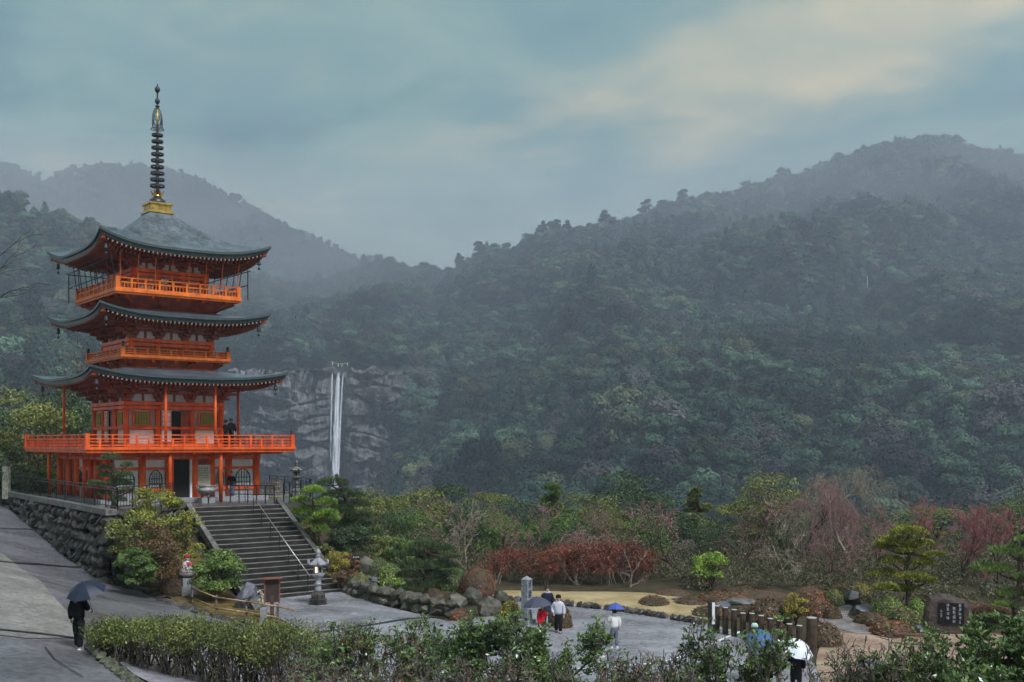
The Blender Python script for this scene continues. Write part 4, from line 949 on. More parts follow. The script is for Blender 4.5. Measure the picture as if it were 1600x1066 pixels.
# ------------------------------------------------------------------ stairs
def stairs():
    root = empty('stone_staircase', ST_MID - EY * ST_RUN + Vector((0, 0, TZ - ST_DROP)), SA, label='wide dark stone staircase climbing to the pagoda terrace', cat='staircase')
    rise, tread = ST_DROP / ST_N, ST_RUN / ST_N; w = 2 * ST_W - .5
    body = MB().box((0, -tread * .35, rise / 2), (w, tread * 1.3, rise)).mesh('step', M['step']); nose = MB().box((0, 0, 0), (w - .01, .055, .035)).mesh('nosing', M['stepedge'])
    for i in range(ST_N):
        y = tread * (i + .65); s = link('step', body, None, root, (0, y + tread * .35, i * rise - (0.0 if i else .02)))
        link('nosing', nose, None, s, (0, -tread * 1.0 - .004 + .02, rise - .012))
    for sx in (-1, 1):
        x = sx * (ST_W - .12); p = [(0, -.25, -.05), (0, ST_RUN + .1, ST_DROP + .12)]
        MB().beam((x, p[0][1], p[0][2] + .02), (x, p[1][1], p[1][2] + .02), .28, .34).build('stringer', M['stone'], root)
        MB().box((x, -.28, .0), (.34, .34, .3)).build('stringer_foot', M['stone'], root)
    # thin stainless handrail down the middle
    hr = empty('handrail', root.location, SA, label='thin stainless handrail running down the middle of the stairs', cat='handrail')
    pts = lambda t: Vector((.62, ST_RUN * t, ST_DROP * t + rise))
    MB().tube([pts(-.03) + Vector((0, 0, .86)), pts(1.0) + Vector((0, 0, .86)), pts(1.0) + Vector((0, .35, .86)), pts(1.0) + Vector((0, .5, .80))], .018, 8).build('rail', M['steel'], hr, None, True)
    for i in range(8):
        t = i / 7; q = pts(t); MB().lathe([(.022, -.02), (.022, .86)], 8, (q.x, q.y, q.z - .05)).build('post', M['black'], hr)
stairs()
# ------------------------------------------------------------------ black metal fences on the terrace
def fence(name, A, B, label, h=1.0, n=8, rails=(1.0, .86, .10), m=None, thin=.0):
    root = empty(name, A, label=label, cat='fence'); d = B - A
    for z in rails: MB().tube([Vector((0, 0, z * h)), d + Vector((0, 0, z * h))], .028, 6).build('rail', m or M['black'], root)
    k = n
    post = MB().lathe([(.035, 0), (.035, h)], 8).mesh('post', m or M['black']); bal = MB().lathe([(.013, .10 * h), (.013, .86 * h)], 6).mesh('baluster', m or M['black'])
    for i in range(k + 1):
        q = d * i / k; link('post', post, None, root, q)
        if i < k and thin:
            for j in range(1, int(thin)): link('baluster', bal, None, root, d * (i + j / thin) / k)
    return root
wa, wb = W0 - WN * .15, W1 - WN * .15
wt = lambda t, z=TZ + .26: Vector((*wa.lerp(wb, t).xy, z))
fence('metal_fence', wt(.02), wt(1.0), 'long black metal fence on the boulder wall at left', 1.0, 12, thin=4)
fence('metal_fence', wt(1.0), Vector((ST_L.x - .6, ST_L.y - .1, TZ + .26)), 'short black metal fence behind the yellow-green shrub by the stairs', 1.0, 4, thin=5)
c0 = Vector((ST_R.x + .15, ST_R.y + .1, TZ)); c1 = Vector((-12.35, 67.6, TZ)); c2 = Vector((-16.3, 74.0, TZ))
fence('metal_fence', c0, c1, 'black metal fence running back from the right top of the stairs', 1.15, 5, (1.0, .82), thin=0)
fence('metal_fence', c1 + Vector((-.1, .2, 0)), c2, 'black metal fence behind the small lantern right of the pagoda', 1.15, 5, (1.0, .84, .1), thin=4)
fence('metal_fence', G(360, 786, -3.35) , c0 + Vector((-.5, -.1, 0)), 'thin black fence across the terrace edge above the stairs', 1.0, 5, (.98, .5), thin=0)
fence('metal_fence', Vector((-39, 77, TZ)), Vector((-27.5, 84, TZ)), 'black railing in the shade left behind the pagoda', 1.15, 6, (1.0, .85, .1), thin=5)
# bamboo fence and straw by the pagoda's right corner
def bamboo_screen():
    A, B = G(404, 779, -3.30), G(437, 776, -3.30); root = empty('bamboo_screen', A, label='pale bamboo lattice fence between the pagoda corner and black railing', cat='fence'); d = B - A; r = random.Random(2)
    for i in range(9):
        q = d * i / 8; MB().tube([q, q + Vector((r.uniform(-.03, .03), 0, 1.0 + r.uniform(-.06, .1)))], .026, 6).build('upright', M['bamboo'], root)
    for z in (.32, .62, .86): MB().tube([Vector((-.05, -.04, z)), d + Vector((.05, -.04, z))], .028, 6).build('crossbar', M['bamboo'], root)
    tag(sheet_flat('straw_mat', [A + Vector((-.2, .3, 0)), B + Vector((.1, .3, 0)), B + Vector((.2, 3, 0)), A + Vector((-.1, 3.5, 0))], TZ + .02, mat('straw_ground', (.34, .27, .12), .9, .3, 4)), kind='structure')
def sheet_flat(name, pts, z, m):
    mb = MB(); mb.add([(p[0], p[1], z) for p in pts], [tuple(range(len(pts)))]); return mb.build(name, m)
bamboo_screen()
# ------------------------------------------------------------------ lanterns
def lantern(loc, s, rz, label, lit, m, m2):
    root = empty('stone_lantern', loc, rz, label=label, cat='lantern'); root.scale = (s, s, s); n = 6; a0 = math.pi / 6
    MB().lathe([(.46, 0), (.46, .26), (.43, .29)], n, a0=a0).build('base', m2, root)
    MB().lathe([(.36, .29), (.38, .48), (.34, .54), (.26, .60), (.19, .64)], n, a0=a0).build('pedestal', m2, root)
    MB().lathe([(.16, .63), (.175, .70), (.15, .8), (.145, .93), (.18, .96), (.18, 1.0), (.145, 1.03), (.15, 1.22), (.20, 1.28)], 12).build('shaft', m, root, None, True)
    MB().lathe([(.20, 1.28), (.32, 1.38), (.34, 1.46), (.26, 1.49)], n, a0=a0).build('platform', m, root)
    fb = MB().lathe([(.22, 1.49), (.22, 1.53)], n, a0=a0).lathe([(.22, 1.80), (.22, 1.84)], n, a0=a0)
    for k in range(6):
        a = a0 + k * math.pi / 3; fb.box((.20 * math.cos(a), .20 * math.sin(a), 1.665), (.08, .08, .28), a)
    fo = fb.build('fire_box', m, root)
    pm = mat('lantern_paper', (.75, .62, .45), .6)
    if lit:
        b = pm.node_tree.nodes['Principled BSDF']; b.inputs['Emission Color'].default_value = (1, .72, .45, 1); b.inputs['Emission Strength'].default_value = .8
    for k in range(6):
        a = k * math.pi / 3; q = MB().box((.165 * math.cos(a), .165 * math.sin(a), 1.665), (.02, .17, .27), a)
        q.build('pane', pm if (lit and k == 4) else M['dark'], fo)
    rf = MB(); nn = 6
    prof = [(.20, 1.84), (.44, 1.86), (.50, 1.93), (.40, 1.98), (.24, 2.10), (.13, 2.20), (.10, 2.26)]
    rf.lathe(prof, nn, a0=a0)
    ro = rf.build('roof', m, root)
    for k in range(6):
        a = a0 + k * math.pi / 3; MB().tube([(.42 * math.cos(a), .42 * math.sin(a), 1.93), (.54 * math.cos(a), .54 * math.sin(a), 1.99), (.53 * math.cos(a), .53 * math.sin(a), 2.10), (.44 * math.cos(a), .44 * math.sin(a), 2.08)], [.05, .055, .05, .03], 6).build('roof_scroll', m, ro, None, True)
    MB().lathe([(.10, 2.25), (.15, 2.30), (.08, 2.36), (.13, 2.44), (.12, 2.54), (.02, 2.66)], 10).build('finial', m, root, None, True)
lantern(onpx(497, 945), .98, .2, 'tall lit stone lantern standing at the foot of the stairs', True, M['granite'], M['darkstone'])
lantern(G(447, 781, -3.35) + Vector((0, 3.2, 0)), .86, .5, 'small weathered stone lantern behind the railing right of the pagoda', False, M['stone'], M['stone'])
# ------------------------------------------------------------------ incense burner
def burner():
    loc = G(323, 786, -3.35); loc.z = TZ; root = empty('incense_burner', loc, SA, label='round grey incense burner on a stone block before the pagoda door', cat='incense burner'); root.scale = (.68, .68, .74)
    for x in (-.32, .32): MB().box((x, 0, .20), (.5, .75, .40)).build('pedestal_block', M['granite'], root)
    m = mat('cast_stone_bowl', (.34, .32, .30), .45, .25, 5, .3, .2, .5, (.12, .115, .11))
    MB().lathe([(.15, .62), (.30, .56), (.62, .72), (.76, .92), (.78, 1.04), (.68, 1.14), (.62, 1.16), (.62, 1.24), (.68, 1.27), (.68, 1.31), (.60, 1.31), (.56, 1.22), (.0, 1.18)], 24).build('bowl', m, root, None, True)
    for k in range(3):
        a = k * 2.094 + .5; MB().tube([(.30 * math.cos(a), .30 * math.sin(a), .66), (.42 * math.cos(a), .42 * math.sin(a), .52), (.34 * math.cos(a), .34 * math.sin(a), .40)], [.13, .09, .10], 8).build('leg', m, root, None, True)
    for s in (-1, 1): MB().tube([(s * .70, 0, 1.02), (s * .86, 0, 1.08), (s * .90, 0, 1.26), (s * .84, 0, 1.34)], .05, 6).build('handle', m, root, None, True)
    tag(MB().lathe([(.5, 0), (.5, .02)], 16, (0, 0, 1.2)).build('ash', mat('ash', (.5, .48, .45)), root), kind=None)
burner()
# ------------------------------------------------------------------ granite post at far left, inscribed pillar by the lawn
def strokes(root, name, cols, w, h, m, out, seed, ax='x', face=-1):
    """columns of small carved or painted marks, too small to read"""
    t = MB(); r = random.Random(seed)
    for (cx, zt, n, s) in cols:
        for k in range(n):
            z = zt - k * s * 1.25
            for q in range(r.randint(3, 4)): t.box((cx + r.uniform(-.1, .1) * s, out, z + (q / 3 - .5) * s * .8), (s * r.uniform(.5, .95), .012, s * .12))
            for q in range(2): t.box((cx + r.uniform(-.3, .3) * s, out * 1.003, z + r.uniform(-.1, .1) * s), (s * .11, .012, s * r.uniform(.5, .9)))
    return t.build(name, m, root)
def gatepost():
    loc = G(10, 780, -3.55); root = empty('stone_post', loc, label='slim granite post with a dark cap at the left edge', cat='post')
    MB().box((0, 0, 1.1), (.36, .36, 2.2)).build('shaft', mat('mossy_granite', (.30, .29, .24), .7, .3, 5, .4, 0, .3, (.10, .10, .07)), root)
    MB().box((0, 0, 2.24), (.52, .52, .10)).box((0, 0, 2.35), (.46, .46, .14), 0, .3).build('cap', M['darkstone'], root)
gatepost()
def pillar():
    loc = onpx(823, 975); root = empty('inscribed_pillar', loc, R(-40), label='square granite pillar with carved characters beside the lawn', cat='stone pillar')
    MB().box((0, 0, .1), (.6, .6, .2)).build('base', M['granite'], root)
    MB().box((0, 0, 1.05), (.34, .34, 1.75)).build('shaft', mat('blue_granite', (.27, .28, .30), .45, .2, 9, .2, 0, .5, (.14, .15, .16)), root)
    MB().box((0, 0, 2.0), (.345, .345, .15), 0, .05).build('cap', M['granite'], root)
    t = MB(); r = random.Random(4)
    for k in range(4):
        z = 1.72 - k * .42
        for q in range(4): t.box((.1705, r.uniform(-.03, .03), z + (q / 3 - .5) * .28), (.012, r.uniform(.12, .22), .035))
        for q in range(2): t.box((.1715, r.uniform(-.07, .07), z), (.012, .035, r.uniform(.18, .30)))
    t.build('carved_characters', M['black'], root)
pillar()
# ------------------------------------------------------------------ statue, sign boards, bamboo rail in the bed left of the stairs
def statue():
    loc = onpx(292, 930); loc.z -= .05; root = empty('jizo_statue', loc, R(40), label='small pale stone statue with red cap and bib on a pedestal', cat='statue')
    root.scale = (.84, .84, .84)
    MB().box((0, 0, .28), (.95, .85, .56)).build('pedestal', M['granite'], root); MB().box((0, 0, .80), (.75, .68, .46)).build('pedestal', M['granite'], root)
    MB().lathe([(.28, 1.03), (.42, 1.12), (.46, 1.24), (.40, 1.32)], 12).build('lotus_seat', M['stone'], root, None, True)
    sm = mat('pale_statue_stone', (.62, .60, .60), .7, .15, 6)
    MB().lathe([(.36, 1.30), (.38, 1.42), (.30, 1.62), (.27, 1.80), (.18, 1.92), (.10, 1.95), (.10, 1.99), (.155, 2.04), (.17, 2.14), (.14, 2.24), (.05, 2.29)], 14).build('figure', sm, root, None, True)
    red = mat('red_cloth', (.38, .015, .02), .8)
    MB().lathe([(.178, 2.12), (.17, 2.22), (.10, 2.31), (.01, 2.34)], 12).build('cap', red, root, None, True)
    MB().add([(-.12, -.20, 1.93), (.12, -.20, 1.93), (.13, -.30, 1.76), (0, -.33, 1.72), (-.13, -.30, 1.76), (0, -.23, 1.9)], [(0, 5, 3, 4), (5, 1, 2, 3)]).build('bib', red, root)
    MB().tube([(.2, -.2, 1.9), (.26, -.3, 1.7), (.3, -.3, 1.45)], .04, 6).build('ribbon', red, root)
statue()
def signboard():
    loc = onpx(425, 972); root = empty('signboard', loc, R(20), label='small roofed dark wooden signboard at the foot of the stairs', cat='sign'); MB().box((0, 0, .55), (.14, .12, 1.1)).build('post', M['wood'], root)
    MB().box((0, 0, 1.28), (.56, .10, .92)).build('board', mat('dark_board', (.04, .025, .02), .6), root); rw = mat('red_wood', (.22, .075, .045), .6)
    for s in (-1, 1): MB().box((s * .30, 0, 1.26), (.05, .13, 1.0)).build('frame_side', rw, root)
    MB().beam((-.4, -.12, 1.80), (.4, -.12, 1.80), .26, .03).build('roof_board', rw, root); MB().beam((-.4, .12, 1.80), (.4, .12, 1.80), .26, .03).build('roof_board', rw, root)
signboard()
def black_sign():
    loc = onpx(556, 905); loc.z += .25; root = empty('small_sign', loc, R(25), label='small black sign on a thin post by the garden stream', cat='sign'); MB().box((0, 0, .35), (.04, .04, .8)).build('post', M['black'], root)
    MB().box((0, 0, .82), (.42, .03, .26)).build('panel', M['black'], root); strokes(root, 'lettering', [(-.12, .86, 1, .09), (0, .86, 1, .09), (.12, .86, 1, .09)], 1, 1, M['white'], -.021, 6)
black_sign()
def bamboo_rail():
    pts = [onpx(301, 938), onpx(338, 963), onpx(385, 961), onpx(433, 976)]; pts = [onpx(x, y) for x, y in ((300, 944), (338, 961), (385, 968), (434, 976))]; o = pts[0].copy(); root = empty('bamboo_rail', o, label='low bamboo rail fence along the mossy bed below the stairs', cat='fence')
    for p in pts: MB().lathe([(.05, -.1), (.05, .82)], 8, p - o).build('post', M['barkgrey'], root)
    for z, ext in ((.74, 1.0), (.30, .9)):
        for a, b in zip(pts, pts[1:]): MB().tube([a - o + Vector((0, -.06, z)), b - o + Vector((0, -.06, z))], .035, 6).build('bamboo_pole', M['bamboo'], root, None, True)
    e = pts[-1] - o; d = (pts[-1] - pts[-2]).normalized(); MB().tube([e + Vector((0, -.06, .74)), e + d * .8 + Vector((0, -.06, .70))], .035, 6).build('bamboo_pole', M['bamboo'], root)
    m = onpx(412, 978); tag(MB().box((0, 0, .35), (.22, .22, .72)).build('marker_stone', M['granite'], None, m), 'short pale marker stone behind the bamboo rail', 'marker stone')
bamboo_rail()
# ------------------------------------------------------------------ rocks
M['mossrock'] = mat('mossy_rock', (.115, .10, .08), .65, .35, 2.6, .6, 0, .4, (.028, .032, .016), 'World', obj=.35, bscale=9, bdist=.05)
ROCKS = [rock_mesh(500 + i, 40, name='rock_%d' % i, flat=.1) for i in range(6)]
for me in ROCKS: me.materials.append(M['stone'])
def rock(loc, size, rz, label, k=0, m=None, sink=.25, name='boulder'):
    me = ROCKS[k % 6]
    if m is not None: me = me.copy(); me.materials[0] = m
    o = link(name, me, None, None, Vector(loc) + Vector((0, 0, size[2] * (1 - 2 * sink) * .5))); o.scale = (size[0] / 2, size[1] / 2, size[2] / 2); o.rotation_euler = (.1, .08, rz)
    return tag(o, label, 'rock')
slab = mat('blue_grey_rock', (.115, .115, .14), .5, .25, 2.5, .5, 0, .5, (.04, .04, .052), bscale=8, bdist=.04)
rock(onpx(386, 952), (1.15, .8, 1.9), .9, 'leaning pointed grey rock between round bush and signboard', 1, slab)
rock(onpx(402, 955), (.8, .7, .9), .3, 'low dark rock under the cream blossoms', 2)
rock(onpx(1372, 1072), (1.7, 1.3, 1.25), .2, 'big blue-grey boulder on the bare earth at lower right', 3, slab)
rock(onpx(1072, 943), (1.5, .8, .45), .1, 'flat grey rock on the dry lawn behind the blue umbrella', 4, slab)
rock(onpx(1128, 952), (.9, .6, .5), .4, 'small grey rock between the low clipped mounds', 5, slab)
rock(onpx(1160, 945), (1.7, .8, .45), .05, 'long flat stone among the low brown mounds', 0)
rock(onpx(1330, 945), (1.0, .9, 1.1), .5, 'dark upright rock beside the wet path', 1, M['darkstone'])
rock(onpx(1357, 962), (1.5, .9, .7), .1, 'low rounded dark rock right of the wet path', 2, slab)
rock(onpx(575, 900) + Vector((0, 0, .25)), (1.2, .9, 1.0), .2, 'grey boulder behind the small black sign', 3, M['mossrock'])
for i, (px, py, w, z, lab) in enumerate([(585, 905, 1.3, .35, 'flat wet stone at the top of the garden stream'), (607, 898, 1.6, .35, 'pale flat stone high in the garden cascade'), (600, 912, 1.7, .3, 'broad wet slab in the middle of the cascade'), (630, 915, 1.3, .3, 'tilted slab at the right of the cascade'), (612, 922, 1.8, .3, 'lowest wet slab of the cascade'), (645, 905, 1.1, .45, 'angular stone beside the wide pine')]):
    rock(onpx(px, py), (w, .9, z), .3 * i, lab, i, mat('wet_slab_%d' % i, (.15, .15, .16), .22, .3, 3, .3, 0, .6, (.05, .05, .055)))
for i, (px, py, w, h, lab) in enumerate([(738, 945, 1.1, 1.3, 'pointed pale rock leaning before the brown dome bush'), (715, 948, 1.0, .9, 'grey block left of the pointed pale rock'), (765, 962, 1.6, 1.2, 'big square stone at the end of the garden wall'), (700, 958, .9, .8, 'mottled stone at the corner of the garden wall'), (782, 945, 1.2, 1.0, 'flat topped stone in front of the lawn')]):
    rock(onpx(px, py), (w, .9, h), .5 * i, lab, i + 1, M['mossrock'])
def rubble(name, pts, h, label, seed, w0=.5, w1=1.0, m=None, hvar=.2, dep=.38):
    root = empty(name, pts[0], label=label, cat='stone wall'); o = pts[0]; r = random.Random(seed); ms = STONES if m is None else [x.copy() for x in STONES]
    if m is not None:
        for x in ms: x.materials[0] = m
    for a, b in zip(pts, pts[1:]):
        L = (b - a).length; d = (b - a).normalized(); x = 0
        while x < L:
            w = r.uniform(w0, w1); rows = max(1, int(h / .42))
            for k in range(rows):
                q = a + d * (x + w / 2 + r.uniform(-.1, .1)); q.z = zg(q.x, q.y); s = link('stone', ms[r.randrange(8)], None, root); hh = h / rows
                s.location = q - o + Vector((0, 0, hh * (k + .45))); s.scale = (w * .62, dep, hh * .66 * r.uniform(1 - hvar, 1 + hvar)); s.rotation_euler = (r.uniform(-.2, .2), r.uniform(-.2, .2), math.atan2(d.y, d.x) + r.uniform(-.3, .3))
            x += w
rubble('garden_wall', [onpx(x, y) for x, y in ((548, 928), (600, 945), (660, 958), (705, 965))], .85, 'low mossy stone wall along the right edge of the square', 3, .4, .9, M['mossrock'])
rubble('lawn_edging', [onpx(x, y) for x, y in ((782, 940), (830, 941), (900, 949), (960, 955), (1020, 964), (1070, 972), (1098, 977))], .30, 'row of dark stones edging the dry lawn', 5, .25, .5, M['darkstone'], .1, .24)
rubble('bed_edging', [onpx(x, y) for x, y in ((196, 912), (240, 932), (310, 961), (380, 978), (432, 988), (470, 992))], .2, 'thin stone edging around the mossy bed left of stairs', 6, .4, .8, M['darkstone'])
rubble('kerb', [onpx(x, y) for x, y in ((140, 1018), (156, 1033), (178, 1051), (202, 1069))] + [on(260, 24.5)], .26, 'mossy pale kerb stones along the near side of hedge', 9, .22, .42, mat('mossy_kerb', (.12, .115, .085), .8, .4, 2.2, .6, 0, .3, (.035, .045, .02)), .25, .17)
rubble('stone_steps', [onpx(545, 925), onpx(572, 935)], .25, 'two rough stones stepping up beside the stairs', 12, .8, 1.2)
# ------------------------------------------------------------------ timber posts, monument, bench
def posts():
    pm = mat('dark_timber', (.075, .045, .03), .65, .35, 4, .5, 0, .3, (.025, .018, .014)); tm = mat('pale_post_top', (.42, .40, .40), .6, .2, 6)
    a, b = onpx(1120, 990), onpx(1249, 1016); words = ['first', 'second', 'third', 'fourth', 'fifth', 'sixth', 'seventh', 'eighth', 'ninth', 'tenth']
    for i in range(10):
        p = a.lerp(b, i / 9); p.z = zg(p.x, p.y); h = 1.12 - .02 * i + random.uniform(-.04, .04)
        root = empty('timber_post', p, random.uniform(0, 1), label='dark timber bollard, %s from the left in the row by the square' % words[i], cat='bollard', group='row of dark timber bollards')
        MB().lathe([(.125, -.1), (.12, h)], 10).build('shaft', pm, root, None, False); MB().lathe([(.119, h + .002), (.11, h + .02), (.0, h + .022)], 10).build('top', tm, root)
    p = onpx(1268, 1022); root = empty('gate_timber', p, .2, label='thickest timber post at the right end of the bollard row', cat='post'); MB().lathe([(.20, -.1), (.19, 1.35)], 12).build('shaft', pm, root); MB().lathe([(.189, 1.352), (.18, 1.38), (0, 1.385)], 12).build('top', tm, root)
    p = onpx(1111, 990); root = empty('white_post', p, .2, label='white topped square post at the left end of the bollard row', cat='post'); MB().box((0, 0, .65), (.22, .22, 1.3)).build('shaft', M['black'], root); MB().box((.06, -.115, .85), (.12, .02, .9)).build('white_face', M['white'], root)
posts()
def monument():
    loc = onpx(1480, 990); root = empty('stone_monument', loc, R(-12), label='big rounded boulder monument with a black inscribed plaque', cat='monument')
    prof = [(-.88, 0), (-.92, .5), (-.86, 1.0), (-.66, 1.42), (-.30, 1.60), (.10, 1.56), (.45, 1.42), (.80, 1.20), (.93, .8), (.92, .35), (.86, 0)]
    mb = MB(); n = len(prof); r = random.Random(1)
    fr = [(x, -.28 + r.uniform(-.02, .02), z) for x, z in prof]; ri = [(x * 1.06, .0, z * 1.04) for x, z in prof]; bk = [(x * .9, .34, z * .93) for x, z in prof]; ins = [(x * .86, -.34, .06 + z * .88) for x, z in prof]
    mb.add(ins + fr + ri + bk, [tuple(range(n))[::-1]] + [(k * n + i, k * n + i + 1, (k + 1) * n + i + 1, (k + 1) * n + i) for k in range(3) for i in range(n - 1)] + [tuple(range(3 * n, 4 * n))])
    mb.build('boulder', mat('reddish_boulder', (.075, .052, .045), .6, .35, 2.5, .9, 0, .4, (.022, .018, .016), bscale=7, bdist=.06), root)
    MB().box((.10, -.36, .88), (.98, .06, .86)).build('plaque', mat('black_granite', (.008, .009, .012), .25), root)
    wl = mat('white_lettering', (.34, .34, .37), .7)
    strokes(root, 'lettering', [(.43, 1.22, 4, .13), (.43, .60, 2, .07), (.20, 1.12, 4, .145), (-.04, 1.24, 4, .14), (-.30, .98, 3, .085)], 1, 1, wl, -.396, 9)
    rock(loc + Vector((-1.0, .1, 0)), (.7, .5, .5), .3, 'small stone at the left foot of the monument', 2, slab)
monument()
def bench():
    loc = onpx(1438, 1010); root = empty('garden_bench', loc, R(-25), label='low reddish wooden bench on the earth before the monument', cat='bench'); m = mat('bench_wood', (.14, .06, .04), .5, .25, 5)
    for i in range(3): MB().box((0, -.16 + i * .16, .42), (1.7, .14, .06)).build('seat_plank', m, root)
    for s in (-1, 1): MB().box((s * .62, 0, .2), (.12, .42, .40)).build('leg', m, root)
bench()
# ------------------------------------------------------------------ foliage materials
LF = {
 'yellowgreen': leafmat('leaf_yellow_green', (.33, .32, .06), (.13, .15, .03)),
 'olive': leafmat('leaf_olive', (0.217, 0.225, 0.058), (0.080, 0.102, 0.032)),
 'mid': leafmat('leaf_mid_green', (0.145, 0.217, 0.051), (0.051, 0.094, 0.026)),
 'dark': leafmat('leaf_dark_green', (0.070, 0.109, 0.043), (0.026, 0.049, 0.023)),
 'bright': leafmat('leaf_bright_green', (0.232, 0.348, 0.051), (0.087, 0.160, 0.029)),
 'pine': leafmat('needle_green', (0.189, 0.268, 0.065), (0.072, 0.123, 0.036)),
 'pinedark': leafmat('needle_dark', (0.094, 0.133, 0.051), (0.036, 0.061, 0.029)),
 'yellow': leafmat('leaf_yellow', (.40, .34, .05), (.20, .18, .03)),
 'rust': leafmat('leaf_rust', (0.304, 0.123, 0.051), (0.145, 0.065, 0.032)),
 'brown': leafmat('leaf_brown', (0.196, 0.109, 0.051), (0.080, 0.058, 0.029)),
 'red': leafmat('leaf_red', (.27, .085, .045), (.12, .04, .028)),
 'camellia': leafmat('leaf_glossy', (0.145, 0.217, 0.065), (0.051, 0.087, 0.032), rough=.3, spec=.5),
 'hedge': leafmat('leaf_hedge', (.19, .225, .055), (.06, .085, .025), rough=.4),
 'pink': leafmat('pink_blossom', (0.609, 0.334, 0.334), (0.406, 0.189, 0.189)),
 'cream': leafmat('cream_blossom', (0.800, 0.800, 0.725), (0.800, 0.725, 0.522)),
}
M['pinkbark'] = mat('pinkish_twigs', (.30, .17, .16), .8, .3, 3, 0, 0, .2, (.15, .085, .08))
M['redbark'] = mat('reddish_twigs', (.33, .13, .13), .8, .3, 3, 0, 0, .2, (.17, .075, .075))
M['palebark'] = mat('pale_twigs', (.36, .30, .22), .8, .25, 5, 0, 0, .2, (.16, .13, .10))
M['core'] = mat('inner_twigs', (.075, .058, .04), .95, .3, 5)
ORD = ['first', 'second', 'third', 'fourth', 'fifth', 'sixth', 'seventh', 'eighth', 'ninth', 'tenth', 'eleventh', 'twelfth', 'thirteenth', 'fourteenth', 'fifteenth', 'sixteenth', 'seventeenth', 'eighteenth', 'nineteenth', 'twentieth']
def thing(name, loc, label, cat, parts, rz=0.0, s=1.0, group=None):
    root = empty(name, loc, rz, label=label, cat=cat, group=group); root.scale = (s, s, s) if not hasattr(s, '__len__') else s
    for nm, me in parts: link(nm, me, None, root)
    return root
# a clipped dome or mound: twiggy core, dense skin of small leaves
def dome_mesh(seed, m, n=2600, leaf=.075, flat=1.0, rag=.06):
    r = np.random.default_rng(seed); p, d = shell((0, 0, 0), (1, 1, 1), n, r, -.12, .10)
    lump = np.array([noise.noise(Vector(q) * 2.3 + Vector((seed, 0, 0))) for q in p])[:, None]; p = p * (1 + .09 * lump + rag * r.normal(size=(len(p), 1)) * .5)
    p[:, 2] = np.maximum(p[:, 2], 0) ** flat
    me = leaf_mesh('foliage', p, leaf, m, aspect=.55, r=r, face=d * 1.1)
    mb = MB(); mb.lathe([(.9, 0), (.93, .15), (.86, .42), (.66, .68), (.35, .86), (.05, .92)], 14); core = mb.mesh('twigs', M['core'], True)
    return me, core
_dome = {}
def dome(px, py, w, h, kind, label, name='clipped_shrub', cat='shrub', group=None, leaf=None, d=None, depth=None, rz=None):
    """px, py: middle of the foot in the photo; w, h in photo pixels"""
    loc = onpx(px, py) if d is None else on(px, d); k = loc.y / F; W, H = w * k / 2, h * k
    key = (kind, random.randrange(2), round(W))
    if key not in _dome: _dome[key] = dome_mesh(len(_dome) * 7 + 3, LF[kind], int(np.clip(2600 * max(W, .5), 1500, 6500)), (leaf or .085) / max(W, .45))
    f, c = _dome[key]
    return thing(name, loc - Vector((0, 0, .05)), label, cat, [('foliage', f), ('twigs', c)], random.random() * 6 if rz is None else rz, (W, depth or W * .85, H), group)
# a free-growing leafy shrub or tree: limbs, and clumps of leaves on their ends
def leafy(seed, H, W, m, bark, leaf, n, trunk=.12, clumps=None, hemi=-.35, low=.25, depth=2, cl=None, aspect=.5, inner=True):
    rnd = random.Random(seed); r = np.random.default_rng(seed); segs, tips = [], []
    for k in range(3):
        grow(segs, tips, (0, 0, -.1), (rnd.gauss(0, .35), rnd.gauss(0, .35), 1), H * .34, trunk * rnd.uniform(.6, 1), depth, rnd, (2, 3), .75, .2, .72, .05)
    cl = cl or 26; C, D = [], []
    for k in range(cl):
        a = rnd.random() * 6.283; u = rnd.random(); z = H * (low + (1 - low) * u) * .9; prof = math.sin(math.pi * min(1, .18 + .82 * (1 - u) ** .8) * .93) if u > .3 else .72 + .9 * u
        rad = W / 2 * min(1, prof) * (rnd.random() ** .45) * .86; c = np.array((rad * math.cos(a), rad * math.sin(a), z)); s = min(H, W) * rnd.uniform(.12, .21)
        p, d = shell(c, (s * 1.15, s * 1.15, s * .8), n // cl, r, hemi, .45); C.append(p); D.append(d)
        segs.append((Vector((0, 0, H * .25 * rnd.random() + .1)), Vector(c), trunk * .25, .01))
    C = np.concatenate(C); D = np.concatenate(D)
    return [('crown', leaf_mesh('crown', C, leaf, m, aspect=aspect, r=r, face=D * .8 + np.array([0, 0, .25]))), ('trunk', wood_mesh('trunk', segs, bark))]
